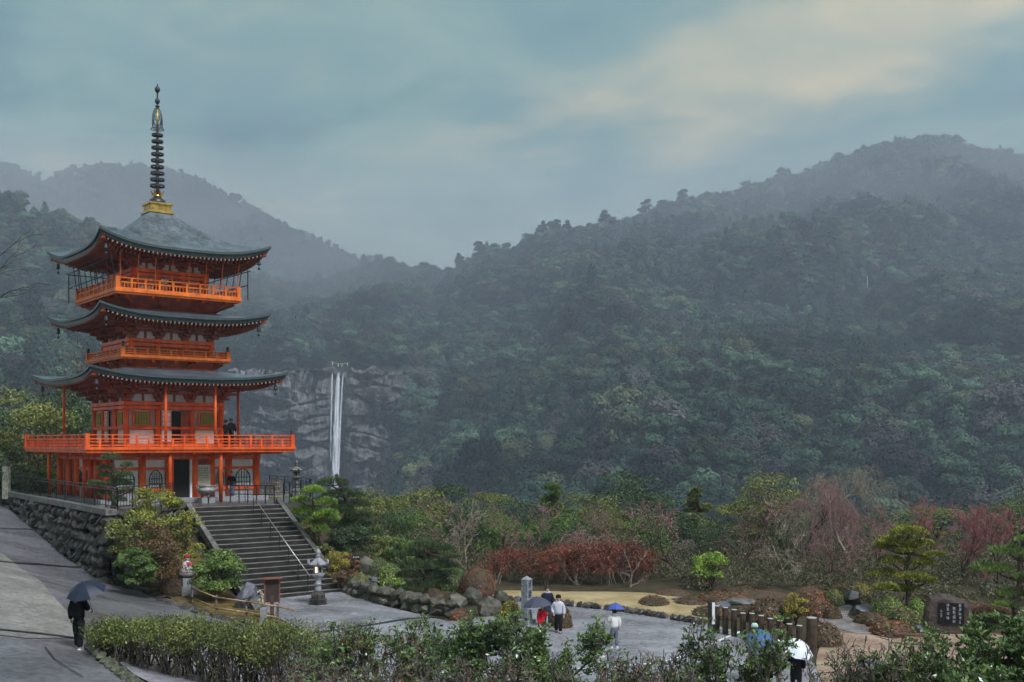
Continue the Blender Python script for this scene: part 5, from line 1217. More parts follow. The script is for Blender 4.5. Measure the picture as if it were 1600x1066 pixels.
# cloud-pruned pine: bent trunk, limbs, flat pads of upright needles
def niwaki(pads, trunk, m, bark=None, leaf=.16, dens=900, seed=1, tr=.13, needle=.16):
    """pads: (x, y, z, rx, rz) in metres; trunk: list of points"""
    r = np.random.default_rng(seed); C, D = [], []; segs = []
    tr_pts = [Vector(t) for t in trunk]
    for i, (a, b) in enumerate(zip(tr_pts, tr_pts[1:])): k = len(tr_pts); segs.append((a, b, tr * (1 - i / k * .6), tr * (1 - (i + 1) / k * .6)))
    for (x, y, z, rx, rz_) in pads:
        n = int(dens * rx * rx + 120); p, d = shell((x, y, z), (rx, rx * .8, rz_), n, r, -.15, .35)
        lump = np.array([noise.noise(Vector(q) * 3.0) for q in p])[:, None]; p = p + d * lump * rx * .16; C.append(p); D.append(d * np.array([.7, .7, .5]) + np.array([0, 0, .8]))
        best = min(tr_pts, key=lambda q: abs(q.z - (z - .2)) + .3 * (q - Vector((x, y, z))).length); mid = (best + Vector((x, y, z - rz_ * .3))) / 2 + Vector((0, 0, -.05))
        segs.append((best, mid, tr * .5, tr * .35)); segs.append((mid, Vector((x, y, z - rz_ * .2)), tr * .35, tr * .15))
        for k in range(5):
            a = r.random() * 6.28; segs.append((Vector((x, y, z - rz_ * .2)), Vector((x + math.cos(a) * rx * .7, y + math.sin(a) * rx * .55, z)), tr * .14, .008))
    return [('crown', leaf_mesh('crown', np.concatenate(C), leaf, m, axis=np.concatenate(D), aspect=needle, r=r)), ('trunk', wood_mesh('trunk', segs, bark or M['bark']))]
def pads_px(base, lst, d):
    """pads given as photo ellipses (cx, cy, half width, half height) around a base point"""
    k = d / F; out = []
    for i, (cx, cy, hw, hh) in enumerate(lst):
        q = P(cx, cy, d) - base; out.append((q.x, q.y + [(-.3), .25, 0, .4, -.15][i % 5], q.z, hw * k, max(hh * k, .12)))
    return out
# bare tree
def bare(seed, H, bark, spread=.55, depth=4, lean=(0, 0), trunk=.14, up=.05, bend=.3, twig=.008, shrink=.70, split=(2, 3), droop=0.0, buds=None, nb=0, sub=3):
    rnd = random.Random(seed); segs, tips = [], []
    grow(segs, tips, (0, 0, -.2), (lean[0], lean[1], 1), H * .34, trunk, depth, rnd, split, spread, bend, shrink, up, sub, twig)
    if droop:
        extra = []
        for (p, d) in tips:
            q = p.copy(); v = Vector((d.x, d.y, d.z * .3)) * .5
            for i in range(7):
                v = v * .8 + Vector((rnd.gauss(0, .05), rnd.gauss(0, .05), -.16 * droop)); n_ = q + v * .42; extra.append((q.copy(), n_.copy(), twig * 1.2, twig * .9)); q = n_
        segs += extra
    z = max(s[1].z for s in segs); k = H / z
    segs = [(a * k, b * k, max(twig, r0), max(twig, r1)) for a, b, r0, r1 in segs]
    thick = [q for q in segs if q[2] > .022]; thin_ = [q for q in segs if q[2] <= .022]
    parts = [('trunk', wood_mesh('trunk', thick, M['bark'] if bark is not M['palebark'] else M['palebark'])), ('twigs', wood_mesh('twigs', thin_, bark))]
    if buds is not None:
        r = np.random.default_rng(seed); fine = [s for s in segs if s[2] < twig * 4]; idx = r.integers(0, len(fine), nb); t = r.random((nb, 1))
        A = np.array([tuple(fine[i][0]) for i in idx]); B = np.array([tuple(fine[i][1]) for i in idx]); parts.append(('crown', leaf_mesh('crown', A * (1 - t) + B * t + r.normal(size=(nb, 3)) * .02, .055, buds, r=r, aspect=.7)))
    return parts
# ------------------------------------------------------------------ around the pagoda
b = P(176, 794, 54.6); b.z = TZ
thing('pine_tree', b, 'small tiered pine standing before the near corner of the pagoda', 'pine tree',
      niwaki(pads_px(b, [(177, 716, 16, 8), (196, 728, 11, 6), (163, 732, 12, 6), (170, 744, 22, 8), (194, 742, 16, 7), (155, 757, 16, 7), (182, 757, 24, 9), (200, 768, 14, 7), (165, 772, 20, 8), (186, 782, 16, 7)], 54.6), [(0, 0, 0), (.1, 0, .7), (-.1, 0, 1.3), (.05, 0, 1.9), (0, 0, 2.5)], LF['pinedark'], dens=2600, leaf=.13, seed=3))
def bush(px, d, w, h, py, kind, leaf, n, label, seed, bark='bark', name='shrub', cat='shrub', low=.05, cl=30, z=None, group=None):
    """w, h, py (foot) in photo pixels at distance d"""
    k = d / F; loc = P(px, py, d)
    if z is not None: loc.z = z
    return thing(name, loc, label, cat, leafy(seed, h * k, w * k, LF[kind], M[bark], leaf, n, .05 if h * k < 3 else .14, low=low, cl=cl), group=group)
bush(243, 51.5, 92, 84, 846, 'yellowgreen', .10, 9500, 'tall yellow-green shrub at the terrace corner left of the stairs', 41)
bush(205, 50.2, 76, 76, 880, 'olive', .10, 8000, 'rounded olive shrub against the boulder wall', 42)
bush(250, 49.8, 92, 90, 905, 'brown', .09, 9500, 'dense brownish shrub in the middle of the bed left of stairs', 43, cl=40)
bush(292, 52.0, 50, 92, 880, 'yellowgreen', .09, 3600, 'narrow yellowish shrub against the left stair stringer', 44)
bush(214, 48.6, 80, 58, 912, 'mid', .09, 7000, 'green shrub at the road side below the boulder wall', 45)
dome(240, 915, 42, 26, 'brown', 'low brown mound at the road edge of the bed', leaf=.07)
dome(268, 931, 46, 34, 'brown', 'low round brown bush left of the pale statue', leaf=.07)
kk = onpx(340, 943); thing('shrub', kk, 'neat round green bush on short stems beside the statue', 'shrub', leafy(47, 84 * kk.y / F, 78 * kk.y / F, LF['mid'], M['barkgrey'], .10, 11000, .05, low=.24, cl=46))
kk = onpx(413, 962); thing('flowering_shrub', kk, 'small shrub with cream blossoms beside the signboard', 'shrub', bare(71, 1.05, M['barkgrey'], .8, 3, trunk=.03, buds=LF['cream'], nb=420))
# right of the stairs
d_ = 57.5; b = P(500, 862, d_); b.z = zg(b.x, b.y) - .2
thing('pine_tree', b, 'bright green cloud pruned pine beside the right stair stringer', 'pine tree',
      niwaki(pads_px(b, [(490, 768, 20, 10), (468, 783, 17, 8), (510, 786, 18, 9), (478, 800, 23, 10), (505, 808, 18, 9), (516, 801, 14, 7), (487, 818, 17, 8), (503, 828, 13, 10), (515, 812, 14, 8)], d_), [(0, 0, 0), (.15, 0, 1.0), (-.1, 0, 1.8), (-.3, 0, 2.6), (-.35, 0, 3.1)], LF['bright'], dens=2100, leaf=.13, seed=5, needle=.3))
d_ = 61.0; b = P(545, 850, d_); b.z = zg(b.x, b.y) - .3
thing('pine_tree', b, 'large dark spreading pine behind the bright cloud pine', 'pine tree',
      niwaki(pads_px(b, [(520, 757, 26, 12), (535, 775, 34, 11), (512, 783, 20, 10), (552, 790, 28, 10), (530, 800, 30, 10), (560, 806, 24, 9), (548, 820, 34, 10), (575, 832, 26, 8), (540, 838, 26, 9), (586, 842, 16, 6)], d_), [(0, 0, 0), (-.3, 0, 1.0), (.1, 0, 1.9), (-.4, 0, 2.9), (-.7, 0, 3.7)], LF['pinedark'], dens=1700, leaf=.16, seed=6, tr=.2))
for i, (px, d, w, h, py, k, lab) in enumerate([(560, 59.5, 70, 62, 880, 'dark', 'dark shrub on the bank under the spreading pine'), (590, 60.5, 60, 50, 885, 'olive', 'olive shrub above the garden cascade'), (535, 59.0, 50, 46, 868, 'dark', 'dark shrub between the two pines right of stairs'), (625, 60.0, 60, 52, 890, 'mid', 'green shrub left behind the wide pine'), (505, 57.2, 36, 30, 880, 'olive', 'small olive shrub at the foot of the bright cloud pine'), (580, 57.5, 46, 26, 896, 'brown', 'low brown shrub above the cascade stones'), (470, 60.6, 34, 26, 826, 'dark', 'dark shrub at the top of the right stair stringer'), (483, 59.3, 40, 30, 850, 'olive', 'olive shrub half way down beside the right stringer'), (508, 57.6, 34, 26, 892, 'dark', 'dark low shrub beside the lower right stringer')]):
    bush(px, d, w, h, py, k, .10, 3200, lab, 140 + i, low=.0)
for i, (px, py, w, h, k, lab) in enumerate([(640, 906, 60, 30, 'dark', 'dark low shrub behind the wide pine, left side'), (705, 920, 60, 40, 'mid', 'green shrub between wide pine and rusty dome'), (590, 900, 50, 30, 'mid', 'green low shrub among the cascade stones'), (560, 915, 40, 22, 'olive', 'olive shrub just behind the small black sign'), (625, 930, 44, 18, 'olive', 'low olive shrub hugging the garden wall'), (730, 925, 40, 30, 'dark', 'dark shrub left of the rusty dome')]):
    dome(px, py, w, h, k, lab, leaf=.08)
bush(526, 55.8, 40, 46, 903, 'yellow', .07, 3400, 'bright yellow bush beside the lower stairs', 48, low=.0)
bush(548, 56.6, 34, 42, 905, 'rust', .07, 2400, 'rusty red bush right of the yellow bush', 49, low=.0)
bush(536, 54.6, 40, 28, 915, 'brown', .06, 1800, 'small brown bush at the foot of the stringer', 50, low=.0)
d_ = 53.5; b = P(664, 936, d_); b.z = zg(b.x, b.y)
thing('pine_tree', b, 'wide dark cloud pruned pine above the garden wall', 'pine tree',
      niwaki(pads_px(b, [(662, 852, 22, 9), (688, 858, 24, 7), (640, 866, 24, 9), (672, 872, 24, 8), (704, 870, 16, 6), (648, 884, 30, 9), (690, 886, 26, 9), (640, 900, 24, 9), (672, 902, 30, 10), (704, 896, 14, 7), (655, 916, 26, 9), (684, 912, 22, 8)], d_), [(0, 0, 0), (.1, 0, .8), (-.2, 0, 1.5), (.05, 0, 2.3)], LF['pinedark'], dens=2400, leaf=.14, seed=7, tr=.14))
dome(611, 893, 42, 34, 'bright', 'bright green dome bush left of the wide pine', leaf=.07, d=56)
dome(747, 930, 66, 48, 'rust', 'big rusty brown dome bush behind the garden stones', leaf=.06)
dome(680, 948, 38, 28, 'brown', 'small brown dome under the wide pine', leaf=.07)
dome(668, 952, 30, 20, 'olive', 'small olive dome on top of the garden wall', leaf=.07)
dome(720, 970, 40, 18, 'rust', 'low reddish bush at the wall corner of the square', leaf=.06)
dome(798, 968, 44, 32, 'yellow', 'low yellow-green bush left of the inscribed pillar', leaf=.07)
dome(876, 980, 44, 36, 'brown', 'brown bush at the feet of the couple by the pillar', leaf=.08)
# evergreen trees beyond the garden; foot rows are hidden, so each is given by its top and breadth
ev = [leafy(80 + i, 8.0, 6.4 + .7 * (i % 3), LF[k], M['bark'], .19, 9000, .16, low=.16, cl=44, depth=2) for i, k in enumerate(('olive', 'dark', 'mid', 'olive', 'dark'))]
con = []
for i in range(2):                         # loose conifers with tufted branches
    r_ = random.Random(60 + i); pads = []; 
    for z in np.linspace(2.2, 7.6, 10):
        for q in range(3):
            a = r_.random() * 6.28; rad = (8.6 - z) * .30 * r_.uniform(.5, 1.1); pads.append((rad * math.cos(a), rad * math.sin(a), z, .75 * (1.15 - z / 14), .38))
    con.append(niwaki(pads, [(0, 0, -.5), (.1, 0, 2), (-.1, .1, 4), (.05, 0, 6), (0, 0, 7.8)], LF['olive' if i else 'mid'], leaf=.24, dens=520, seed=60 + i, tr=.2, needle=.35))
def far_tree(px, top, w, d, kind, label, name='evergreen_tree', group='evergreen trees beyond the garden'):
    parts = con[kind - 10] if kind >= 10 else ev[kind]; base = -8.6 if px > 560 else -5.5
    top -= 16; w *= 1.45; H = (YH - top) / F * d - base; W = w * d / F; s = (W / (6.6 if kind < 10 else 5.0), W / (6.6 if kind < 10 else 5.0), H / 8.0)
    thing(name, P(px, top, d) - Vector((0, 0, H)), label, 'tree', parts, random.random() * 6.28, s, group)
for px, top, w, d, k, lab in [(600, 812, 60, 67, 1, 'dark evergreen low behind the cascade garden'), (645, 806, 60, 68, 2, 'mid green tree behind the wide pine'), (735, 806, 56, 70, 4, 'dark evergreen behind the pale bare tree'), (785, 812, 54, 69, 2, 'green tree above the left end of the red shrubs'), (905, 826, 50, 67, 4, 'dark tree behind the middle of the red shrubs'), (1010, 812, 56, 70, 2, 'green tree right behind the pink cherry'), (1120, 822, 56, 70, 4, 'dark evergreen behind the round green tree'), (1240, 812, 60, 74, 1, 'dark evergreen below the bright crowned tree')]:
    far_tree(px, top, w, d, k, lab)
far_tree(568, 778, 66, 72, 3, 'yellowish olive tree left of the waterfall foot, behind the dark pine')
far_tree(612, 786, 74, 74, 0, 'olive tree standing right behind the dark spreading pine')
far_tree(660, 776, 80, 78, 3, 'olive tree in the row between pine and bare cherry')
far_tree(705, 768, 86, 82, 1, 'dark evergreen behind the bare tree, left half of garden')
far_tree(760, 782, 70, 84, 0, 'olive evergreen above the brown dome bush')
far_tree(812, 792, 66, 80, 4, 'dark low evergreen left of the tufted conifer')
far_tree(862, 772, 74, 78, 10, 'loose tufted conifer above the red shrubs')
far_tree(868, 812, 62, 70, 2, 'round mid green tree below the tufted conifer')
far_tree(925, 786, 84, 80, 3, 'broad olive tree above the pink weeping cherry')
far_tree(958, 820, 50, 70, 0, 'pale olive rounded tree right above the pink cherry')
far_tree(992, 748, 76, 84, 4, 'tallest dark evergreen in the middle of the garden row')
far_tree(1040, 790, 74, 82, 1, 'dark evergreen right of the tallest one')
far_tree(1088, 778, 66, 84, 11, 'tufted conifer leaning over the bare plum trees')
far_tree(1150, 800, 84, 80, 0, 'olive tree left of the bright crowned evergreen')
far_tree(1206, 752, 84, 78, 3, 'bright olive crowned evergreen rising above the bare trees')
far_tree(1290, 815, 90, 84, 4, 'dark evergreen behind the weeping cherry')
far_tree(1370, 815, 96, 84, 1, 'dark evergreen behind the rounded niwaki at right')
far_tree(1450, 805, 90, 86, 0, 'olive tree behind the red plum at right')
far_tree(1540, 800, 100, 86, 4, 'dark evergreen behind the monument at right')
far_tree(1620, 790, 90, 84, 2, 'green tree at the right edge behind the pine')
# pines that stand out on the skyline
pine_leaf = mat('skyline_needles', (.055, .08, .055), .8, .3, .4, 0, 0, .1, (.025, .04, .03), 'Object', .3)
sky_pines = []
for i in range(3):
    r_ = random.Random(160 + i); pads = []
    for z in np.linspace(3.0, 7.6, 8):
        for q in range(4 if i else 2):
            a = r_.random() * 6.28; rad = (9.4 - z) * (.34 if i else .5) * r_.uniform(.2, 1.1); pads.append((rad * math.cos(a), rad * math.sin(a), z + r_.uniform(-.2, .2), .95 * (1.2 - z / 14) * (1.25 if not i else 1), .42 if i else .25))
    sky_pines.append(niwaki(pads, [(0, 0, -2), (.1, 0, 2), (-.1, .1, 4), (.05, 0, 6), (0, 0, 7.6)], pine_leaf, leaf=.34, dens=260, seed=160 + i, tr=.2, needle=.5))
for (px, top, h, k, lab) in [(718, 403, 34, 1, 'smaller of two dark pines at the saddle skyline'), (748, 385, 50, 2, 'taller of two dark pines at the saddle skyline'), (848, 353, 34, 1, 'left pine of the small group on the lower crest'), (870, 350, 36, 2, 'middle pine of the small group on the lower crest'), (886, 352, 34, 1, 'right pine of the small group on the lower crest'), (945, 336, 44, 2, 'broad dark tree on the knoll of the crest'), (1008, 318, 44, 0, 'flat layered pine leaning out of the crest'), (1034, 318, 36, 0, 'layered pine right of the leaning one on the crest'), (1068, 303, 42, 2, 'dense round topped pine on the crest'), (12, 312, 40, 1, 'dark tree on the left hill crest at the picture edge'), (62, 338, 30, 0, 'flat topped tree on the left hill crest')]:
    top -= 5; h += 8; d = slope_at(px, top + h * .8).y; H = h * d / F; thing('skyline_pine', P(px, top + h, d), lab, 'tree', sky_pines[k], random.random() * 6.28, (H / 7.8,) * 3, 'pines standing on the skyline')
# left of the pagoda
for (px, top, w, d, k, lab) in [(22, 618, 110, 80, 3, 'yellow-green broad tree at the left edge behind the pagoda'), (62, 640, 100, 76, 0, 'olive tree left of the pagoda balcony'), (115, 612, 90, 82, 1, 'dark glossy tree close behind the pagoda left side'), (-20, 650, 110, 72, 1, 'dark tree cut by the left edge of the picture'), (75, 655, 90, 88, 4, 'dark tree in the gap under the left balcony'), (140, 640, 70, 90, 2, 'green tree hidden behind the pagoda lower storeys')]:
    far_tree(px, top, w, d, k, lab, 'broadleaf_tree', 'trees left of the pagoda')
# bare trees
def bare_tree(px, d, H, seed, bark, label, **kw):
    grp = kw.pop('group', 'bare trees in the garden'); loc = on(px, d); 
    if kw.pop('terrace', False): loc.z = TZ - .3
    return thing('bare_tree', loc, label, 'tree', bare(seed, H, M[bark], **kw), group=grp)
bare_tree(128, 84, 12.0, 5, 'bark', 'leafless dark tree behind the left eaves of the pagoda', depth=5, trunk=0.124, spread=.6, terrace=True, group='bare trees left of the pagoda')
bare_tree(35, 98, 9.0, 6, 'palebark', 'pale leafless tree over the trees at the left', depth=5, trunk=0.112, spread=.7, terrace=True, group='bare trees left of the pagoda')
bare_tree(728, 62, 4.4, 7, 'palebark', 'pale twisted bare tree right of the wide pine', depth=5, trunk=0.081, spread=.75)
bare_tree(783, 64, 4.2, 8, 'pinkbark', 'bare brownish tree left of the red shrubs', depth=5, trunk=0.074, spread=.7)
bare_tree(830, 67, 4.3, 9, 'pinkbark', 'bare pinkish tree behind the inscribed pillar', depth=5, trunk=0.074, spread=.7)
bare_tree(690, 66, 4.2, 10, 'pinkbark', 'grey bare tree behind the wide pine', depth=5, trunk=0.074, spread=.7)
bare_tree(1020, 65, 4.4, 11, 'pinkbark', 'bare plum tree right of the red shrubs', depth=5, trunk=0.074, spread=.75, buds=LF['pink'], nb=900)
bare_tree(1082, 61, 4.6, 12, 'bark', 'dark plum tree with a crooked leaning trunk by the green bush', depth=5, trunk=0.105, spread=.8, lean=(-.5, 0), buds=LF['pink'], nb=1100)
bare_tree(1155, 64, 4.5, 13, 'bark', 'dark bare plum tree right of the round green bush', depth=5, trunk=0.093, spread=.8, lean=(.4, 0), buds=LF['pink'], nb=1100)
bare_tree(1180, 70, 4.7, 14, 'pinkbark', 'pinkish bare tree behind the low brown mounds', depth=5, trunk=0.081, spread=.7)
bare_tree(1262, 66, 5.8, 15, 'pinkbark', 'big weeping cherry with pale pinkish drooping twigs', depth=5, trunk=0.124, spread=.9, droop=1.0, up=.12)
bare_tree(1325, 70, 6.4, 16, 'palebark', 'tallest weeping bare cherry with whitish upper limbs', depth=5, trunk=0.124, spread=.9, droop=1.0, up=.12)
bare_tree(1230, 60, 3.6, 17, 'palebark', 'low bare tree with orange twigs before the weeping cherry', depth=5, trunk=0.062, spread=.8)
bare_tree(1370, 62, 4.8, 18, 'pinkbark', 'bare pinkish tree left of the rounded niwaki', depth=5, trunk=0.087, spread=.75)
bare_tree(1300, 60, 3.8, 19, 'pinkbark', 'short bare tree over the brown mounds near the wet path', depth=5, trunk=0.074, spread=.85)
bare_tree(1500, 60, 4.6, 20, 'redbark', 'fan shaped plum with red upright twigs behind the monument', depth=5, trunk=0.099, spread=.55, up=.2, split=(3, 3))
bare_tree(1560, 58, 4.5, 21, 'redbark', 'red twigged plum at the right edge', depth=5, trunk=0.093, spread=.55, up=.2, split=(3, 3))
bare_tree(1450, 66, 4.6, 22, 'redbark', 'reddish bare plum between niwaki and monument', depth=5, trunk=0.093, spread=.6, up=.15)
bare_tree(1575, 72, 7.2, 23, 'bark', 'tall dark bare tree against the mountain at far right', depth=5, trunk=0.124, spread=.6)
bare_tree(935, 66, 4.0, 25, 'pinkbark', 'bare tree in the middle of the garden behind the lawn', depth=5, trunk=0.074, spread=.75)
bare_tree(985, 58.5, 2.2, 26, 'palebark', 'small pale forked bare shrub at the back of the lawn', depth=3, trunk=.06, spread=.6)
loc = on(946, 62.5); thing('weeping_cherry', loc, 'pink blossoming weeping cherry behind the red shrubs', 'tree', bare(24, 3.2, M['pinkbark'], .9, 4, trunk=.09, droop=.9, up=.1, buds=LF['pink'], nb=3000))
# branches that reach in at the left edge
def edge_branches():
    rnd = random.Random(33); segs, tips = [], []; d = 46; root = P(-110, 470, d); trunk0 = Vector((root.x - .4, d, TZ + .2)); o = trunk0
    segs.append((trunk0 - o, P(-100, 600, d) - o, .22, .17)); segs.append((P(-100, 600, d) - o, root - o, .17, .13))
    for (y0, x1, y1, r_) in ((440, 42, 372, .05), (430, 34, 396, .04), (470, 62, 440, .05), (500, 30, 505, .03), (450, 18, 420, .035), (460, 20, 460, .03)):
        a = P(-95, y0 + 30, d) - o; e = P(x1, y1, d) - o; prev = a
        for i in range(1, 8):
            t = i / 7; q = a.lerp(e, t) + Vector((0, rnd.gauss(0, .12), rnd.gauss(0, .06))); segs.append((prev.copy(), q.copy(), r_ * (1 - .85 * (i - 1) / 7), r_ * (1 - .85 * t))); 
            if i > 3: grow(segs, tips, q, (1, rnd.gauss(0, .4), rnd.gauss(.1, .35)), .55, .012, 1, rnd, (1, 2), .5, .2, .7, .02, 3, .006)
            prev = q
    thing('bare_tree', o, 'bare twigs of a tree reaching in from the left edge beside the top roof', 'tree', [('trunk', wood_mesh('trunk', segs, M['bark']))], group='bare trees left of the pagoda')
edge_branches()
# red shrubs in a row
def red_shrub(seed):
    rnd = random.Random(seed); r = np.random.default_rng(seed); segs, tips = [], []
    for k in range(7): grow(segs, tips, (rnd.gauss(0, .15), rnd.gauss(0, .15), 0), (rnd.gauss(0, .45), rnd.gauss(0, .45), 1), .75, .03, 2, rnd, (2, 3), .45, .15, .68, .15)
    segs = [(a, b, r0 * .6, r1 * .6) for a, b, r0, r1 in segs]
    A = np.array([tuple(t[0]) for t in tips]); A = A[r.integers(0, len(A), 2400)] + r.normal(size=(2400, 3)) * np.array([.16, .16, .12])
    return [('crown', leaf_mesh('crown', A, .085, LF['red'], r=r, up=.8, aspect=.4)), ('stems', wood_mesh('stems', segs, M['palebark']))]
rs = [red_shrub(s) for s in (1, 2, 3)]
for i, (px, d, s) in enumerate([(775, 60, 1.0), (800, 61, 1.05), (826, 60.5, 1.05), (852, 60, 1.15), (878, 60.5, 1.2), (903, 59.5, 1.25), (928, 60, 1.3), (953, 59.5, 1.3), (977, 60, 1.25), (996, 60.5, 1.05)]):
    loc = on(px, d); thing('red_shrub', loc, 'red leaved twiggy shrub, %s from the left in the row behind the lawn' % ORD[i], 'shrub', rs[i % 3], i * 1.3, s * 1.02, 'row of red twiggy shrubs')
dark_under = on(890, 62.5)
loc = on(1112, 57.5); thing('round_tree', loc, 'small round bright green tree at the back of the garden', 'tree', leafy(51, 1.95, 1.95, LF['bright'], M['bark'], .10, 4200, .06, low=.42, cl=26))
# evergreen undergrowth filling the back of the garden
r_ = np.random.default_rng(70); C, D = [], []
for _ in range(1000):
    px = r_.uniform(560, 1660); d = r_.uniform(52.5 if px > 1330 else 56.6 if px > 1060 else 61.5, 78); p0 = on(px, d); s = r_.uniform(.35, .9) if d > 58 else r_.uniform(.25, .5); p, dd = shell(tuple(p0 + Vector((0, 0, s * .5))), (s * 1.3, s, s * 1.1), 170, r_, -.2, .6); C.append(p); D.append(dd)
tag(link('undergrowth', leaf_mesh('undergrowth', np.concatenate(C), .11, leafmat('undergrowth_leaf', (.15, .12, .07), (.05, .07, .03)), out=np.concatenate(D), r=r_)), 'dark brown-green undergrowth at the back of the garden', 'undergrowth', None, 'stuff')
# low clipped mounds
for i, (px, py, w, h, k, lab) in enumerate([
    (1022, 949, 62, 20, 'brown', 'long low brown mound at the left end, on the lawn'), (1078, 948, 60, 18, 'brown', 'low brown mound right of the flat lawn rock'), (1130, 938, 90, 15, 'rust', 'long rusty mound at the back of the garden, left'), (1200, 938, 100, 15, 'rust', 'long rusty mound at the back of the garden, middle'),
    (1112, 966, 70, 22, 'brown', 'dark mound just behind the white topped post'), (1170, 962, 60, 18, 'brown', 'brown mound behind the timber bollards, left'), (1200, 972, 78, 38, 'brown', 'larger brown mound behind the timber bollards, middle'), (1272, 960, 62, 36, 'rust', 'rusty mound left of the wet path'), (1264, 938, 60, 24, 'rust', 'rusty mound behind the yellow bush'),
    (1050, 932, 70, 13, 'rust', 'thin rusty mound at the back right of the lawn'), (1160, 930, 80, 14, 'brown', 'thin brown mound under the bare plums'), (1235, 952, 60, 22, 'rust', 'rusty mound right behind the yellow upright bush'), (1330, 925, 70, 18, 'brown', 'brown mound at the foot of the tallest weeping cherry'), (1500, 955, 90, 20, 'brown', 'brown mound behind the monument'), (1550, 968, 80, 24, 'rust', 'rusty mound right of the monument'),
    (1302, 945, 40, 26, 'olive', 'olive mound at the far end of the wet path'), (1288, 1008, 66, 38, 'brown', 'brown mound right of the thickest timber post'), (1346, 938, 34, 28, 'yellow', 'yellowish mound behind the dark rock by the path'), (1362, 975, 58, 22, 'brown', 'dark mound in front of the low rounded rock'),
    (1392, 990, 70, 22, 'rust', 'reddish low mound on the earth before the clipped hedge'), (1300, 968, 30, 24, 'brown', 'small mound at the left bend of the wet path'), (1330, 1082, 70, 30, 'brown', 'brown mound beside the big boulder at lower right'), (1420, 1085, 90, 50, 'yellow', 'yellow-green bush behind the twigs at lower right')]):
    dome(px, py, w, h, k, lab, 'clipped_mound', 'shrub', 'low clipped mounds', leaf=.06)
bush(1244, 47.5, 34, 52, 975, 'yellow', .075, 2200, 'upright yellow-green bush above the timber bollards', 52, low=.25)
# niwaki at right, clipped hedges around it, pine at the right edge
d_ = 50.0; b = P(1418, 965, d_); b.z = zg(b.x, b.y)
thing('niwaki_tree', b, 'tall rounded niwaki with yellowish layered pads at right', 'tree',
      niwaki(pads_px(b, [(1416, 832, 30, 11), (1400, 848, 30, 9), (1435, 850, 26, 8), (1388, 858, 20, 8), (1416, 860, 22, 8), (1455, 866, 18, 6), (1395, 878, 22, 9), (1440, 880, 24, 8), (1385, 900, 26, 10), (1425, 902, 26, 9), (1380, 918, 22, 9), (1412, 922, 26, 9), (1448, 908, 18, 8)], d_), [(0, 0, 0), (.05, 0, 1.2), (-.1, 0, 2.0), (.1, 0, 2.8), (0, 0, 3.5)], LF['yellowgreen'], dens=2300, leaf=.12, seed=9, needle=.4))
for (px, py, w, h, lab) in [(1388, 965, 62, 34, 'clipped bright green bush left of the niwaki trunk'), (1432, 968, 34, 34, 'clipped bright green bush between niwaki and monument'), (1412, 972, 50, 26, 'darker clipped bush under the niwaki')]:
    dome(px, py, w, h, 'bright' if 'bright' in lab else 'olive', lab, leaf=.07)
d_ = 47.0; b = P(1592, 975, d_); b.z = zg(b.x, b.y)
thing('pine_tree', b, 'green layered pine cut by the right edge', 'pine tree',
      niwaki(pads_px(b, [(1600, 842, 20, 6), (1580, 862, 32, 8), (1620, 868, 30, 8), (1556, 890, 34, 8), (1600, 900, 24, 7), (1625, 915, 30, 9), (1585, 930, 24, 8), (1570, 945, 22, 8)], d_), [(0, 0, 0), (-.2, 0, 1.0), (.1, 0, 1.9), (.05, 0, 2.8), (.2, 0, 3.6)], LF['pine'], dens=2000, leaf=.16, seed=10, tr=.18))
# ------------------------------------------------------------------ people
M['skin'] = mat('skin', (.55, .33, .24), .55, .08, 6); M['hair'] = mat('dark_hair', (.018, .014, .012), .5)
def cloth(name, c, var=.15): return mat(name, c, .85, var, 9, .15, 0, .15, None, 'Object', bscale=22)
def skin_part(name, V, E, m, parent, sub=2):
    """V: (x, y, z, radius_x, radius_y); one continuous surface grown round the edges"""
    me = bpy.data.meshes.new(name); me.from_pydata([v[:3] for v in V], E, []); me.update()
    o = bpy.data.objects.new(name, me); COL.objects.link(o)
    md = o.modifiers.new('skin', 'SKIN'); md.branch_smoothing = .6; md.use_smooth_shade = True
    if not me.skin_vertices: bpy.context.view_layer.objects.active = o
    for i, v in enumerate(V):
        sv = me.skin_vertices[0].data[i]; sv.radius = (v[3], v[4] if len(v) > 4 else v[3]); sv.use_root = (i == 0)
    if sub:
        s = o.modifiers.new('sub', 'SUBSURF'); s.levels = sub; s.render_levels = sub
    dg = bpy.context.evaluated_depsgraph_get(); dg.update(); res = bpy.data.meshes.new_from_object(o.evaluated_get(dg))
    bpy.data.objects.remove(o, do_unlink=True); res.name = name; res.materials.clear(); res.materials.append(m)
    return link(name, res, None, parent)
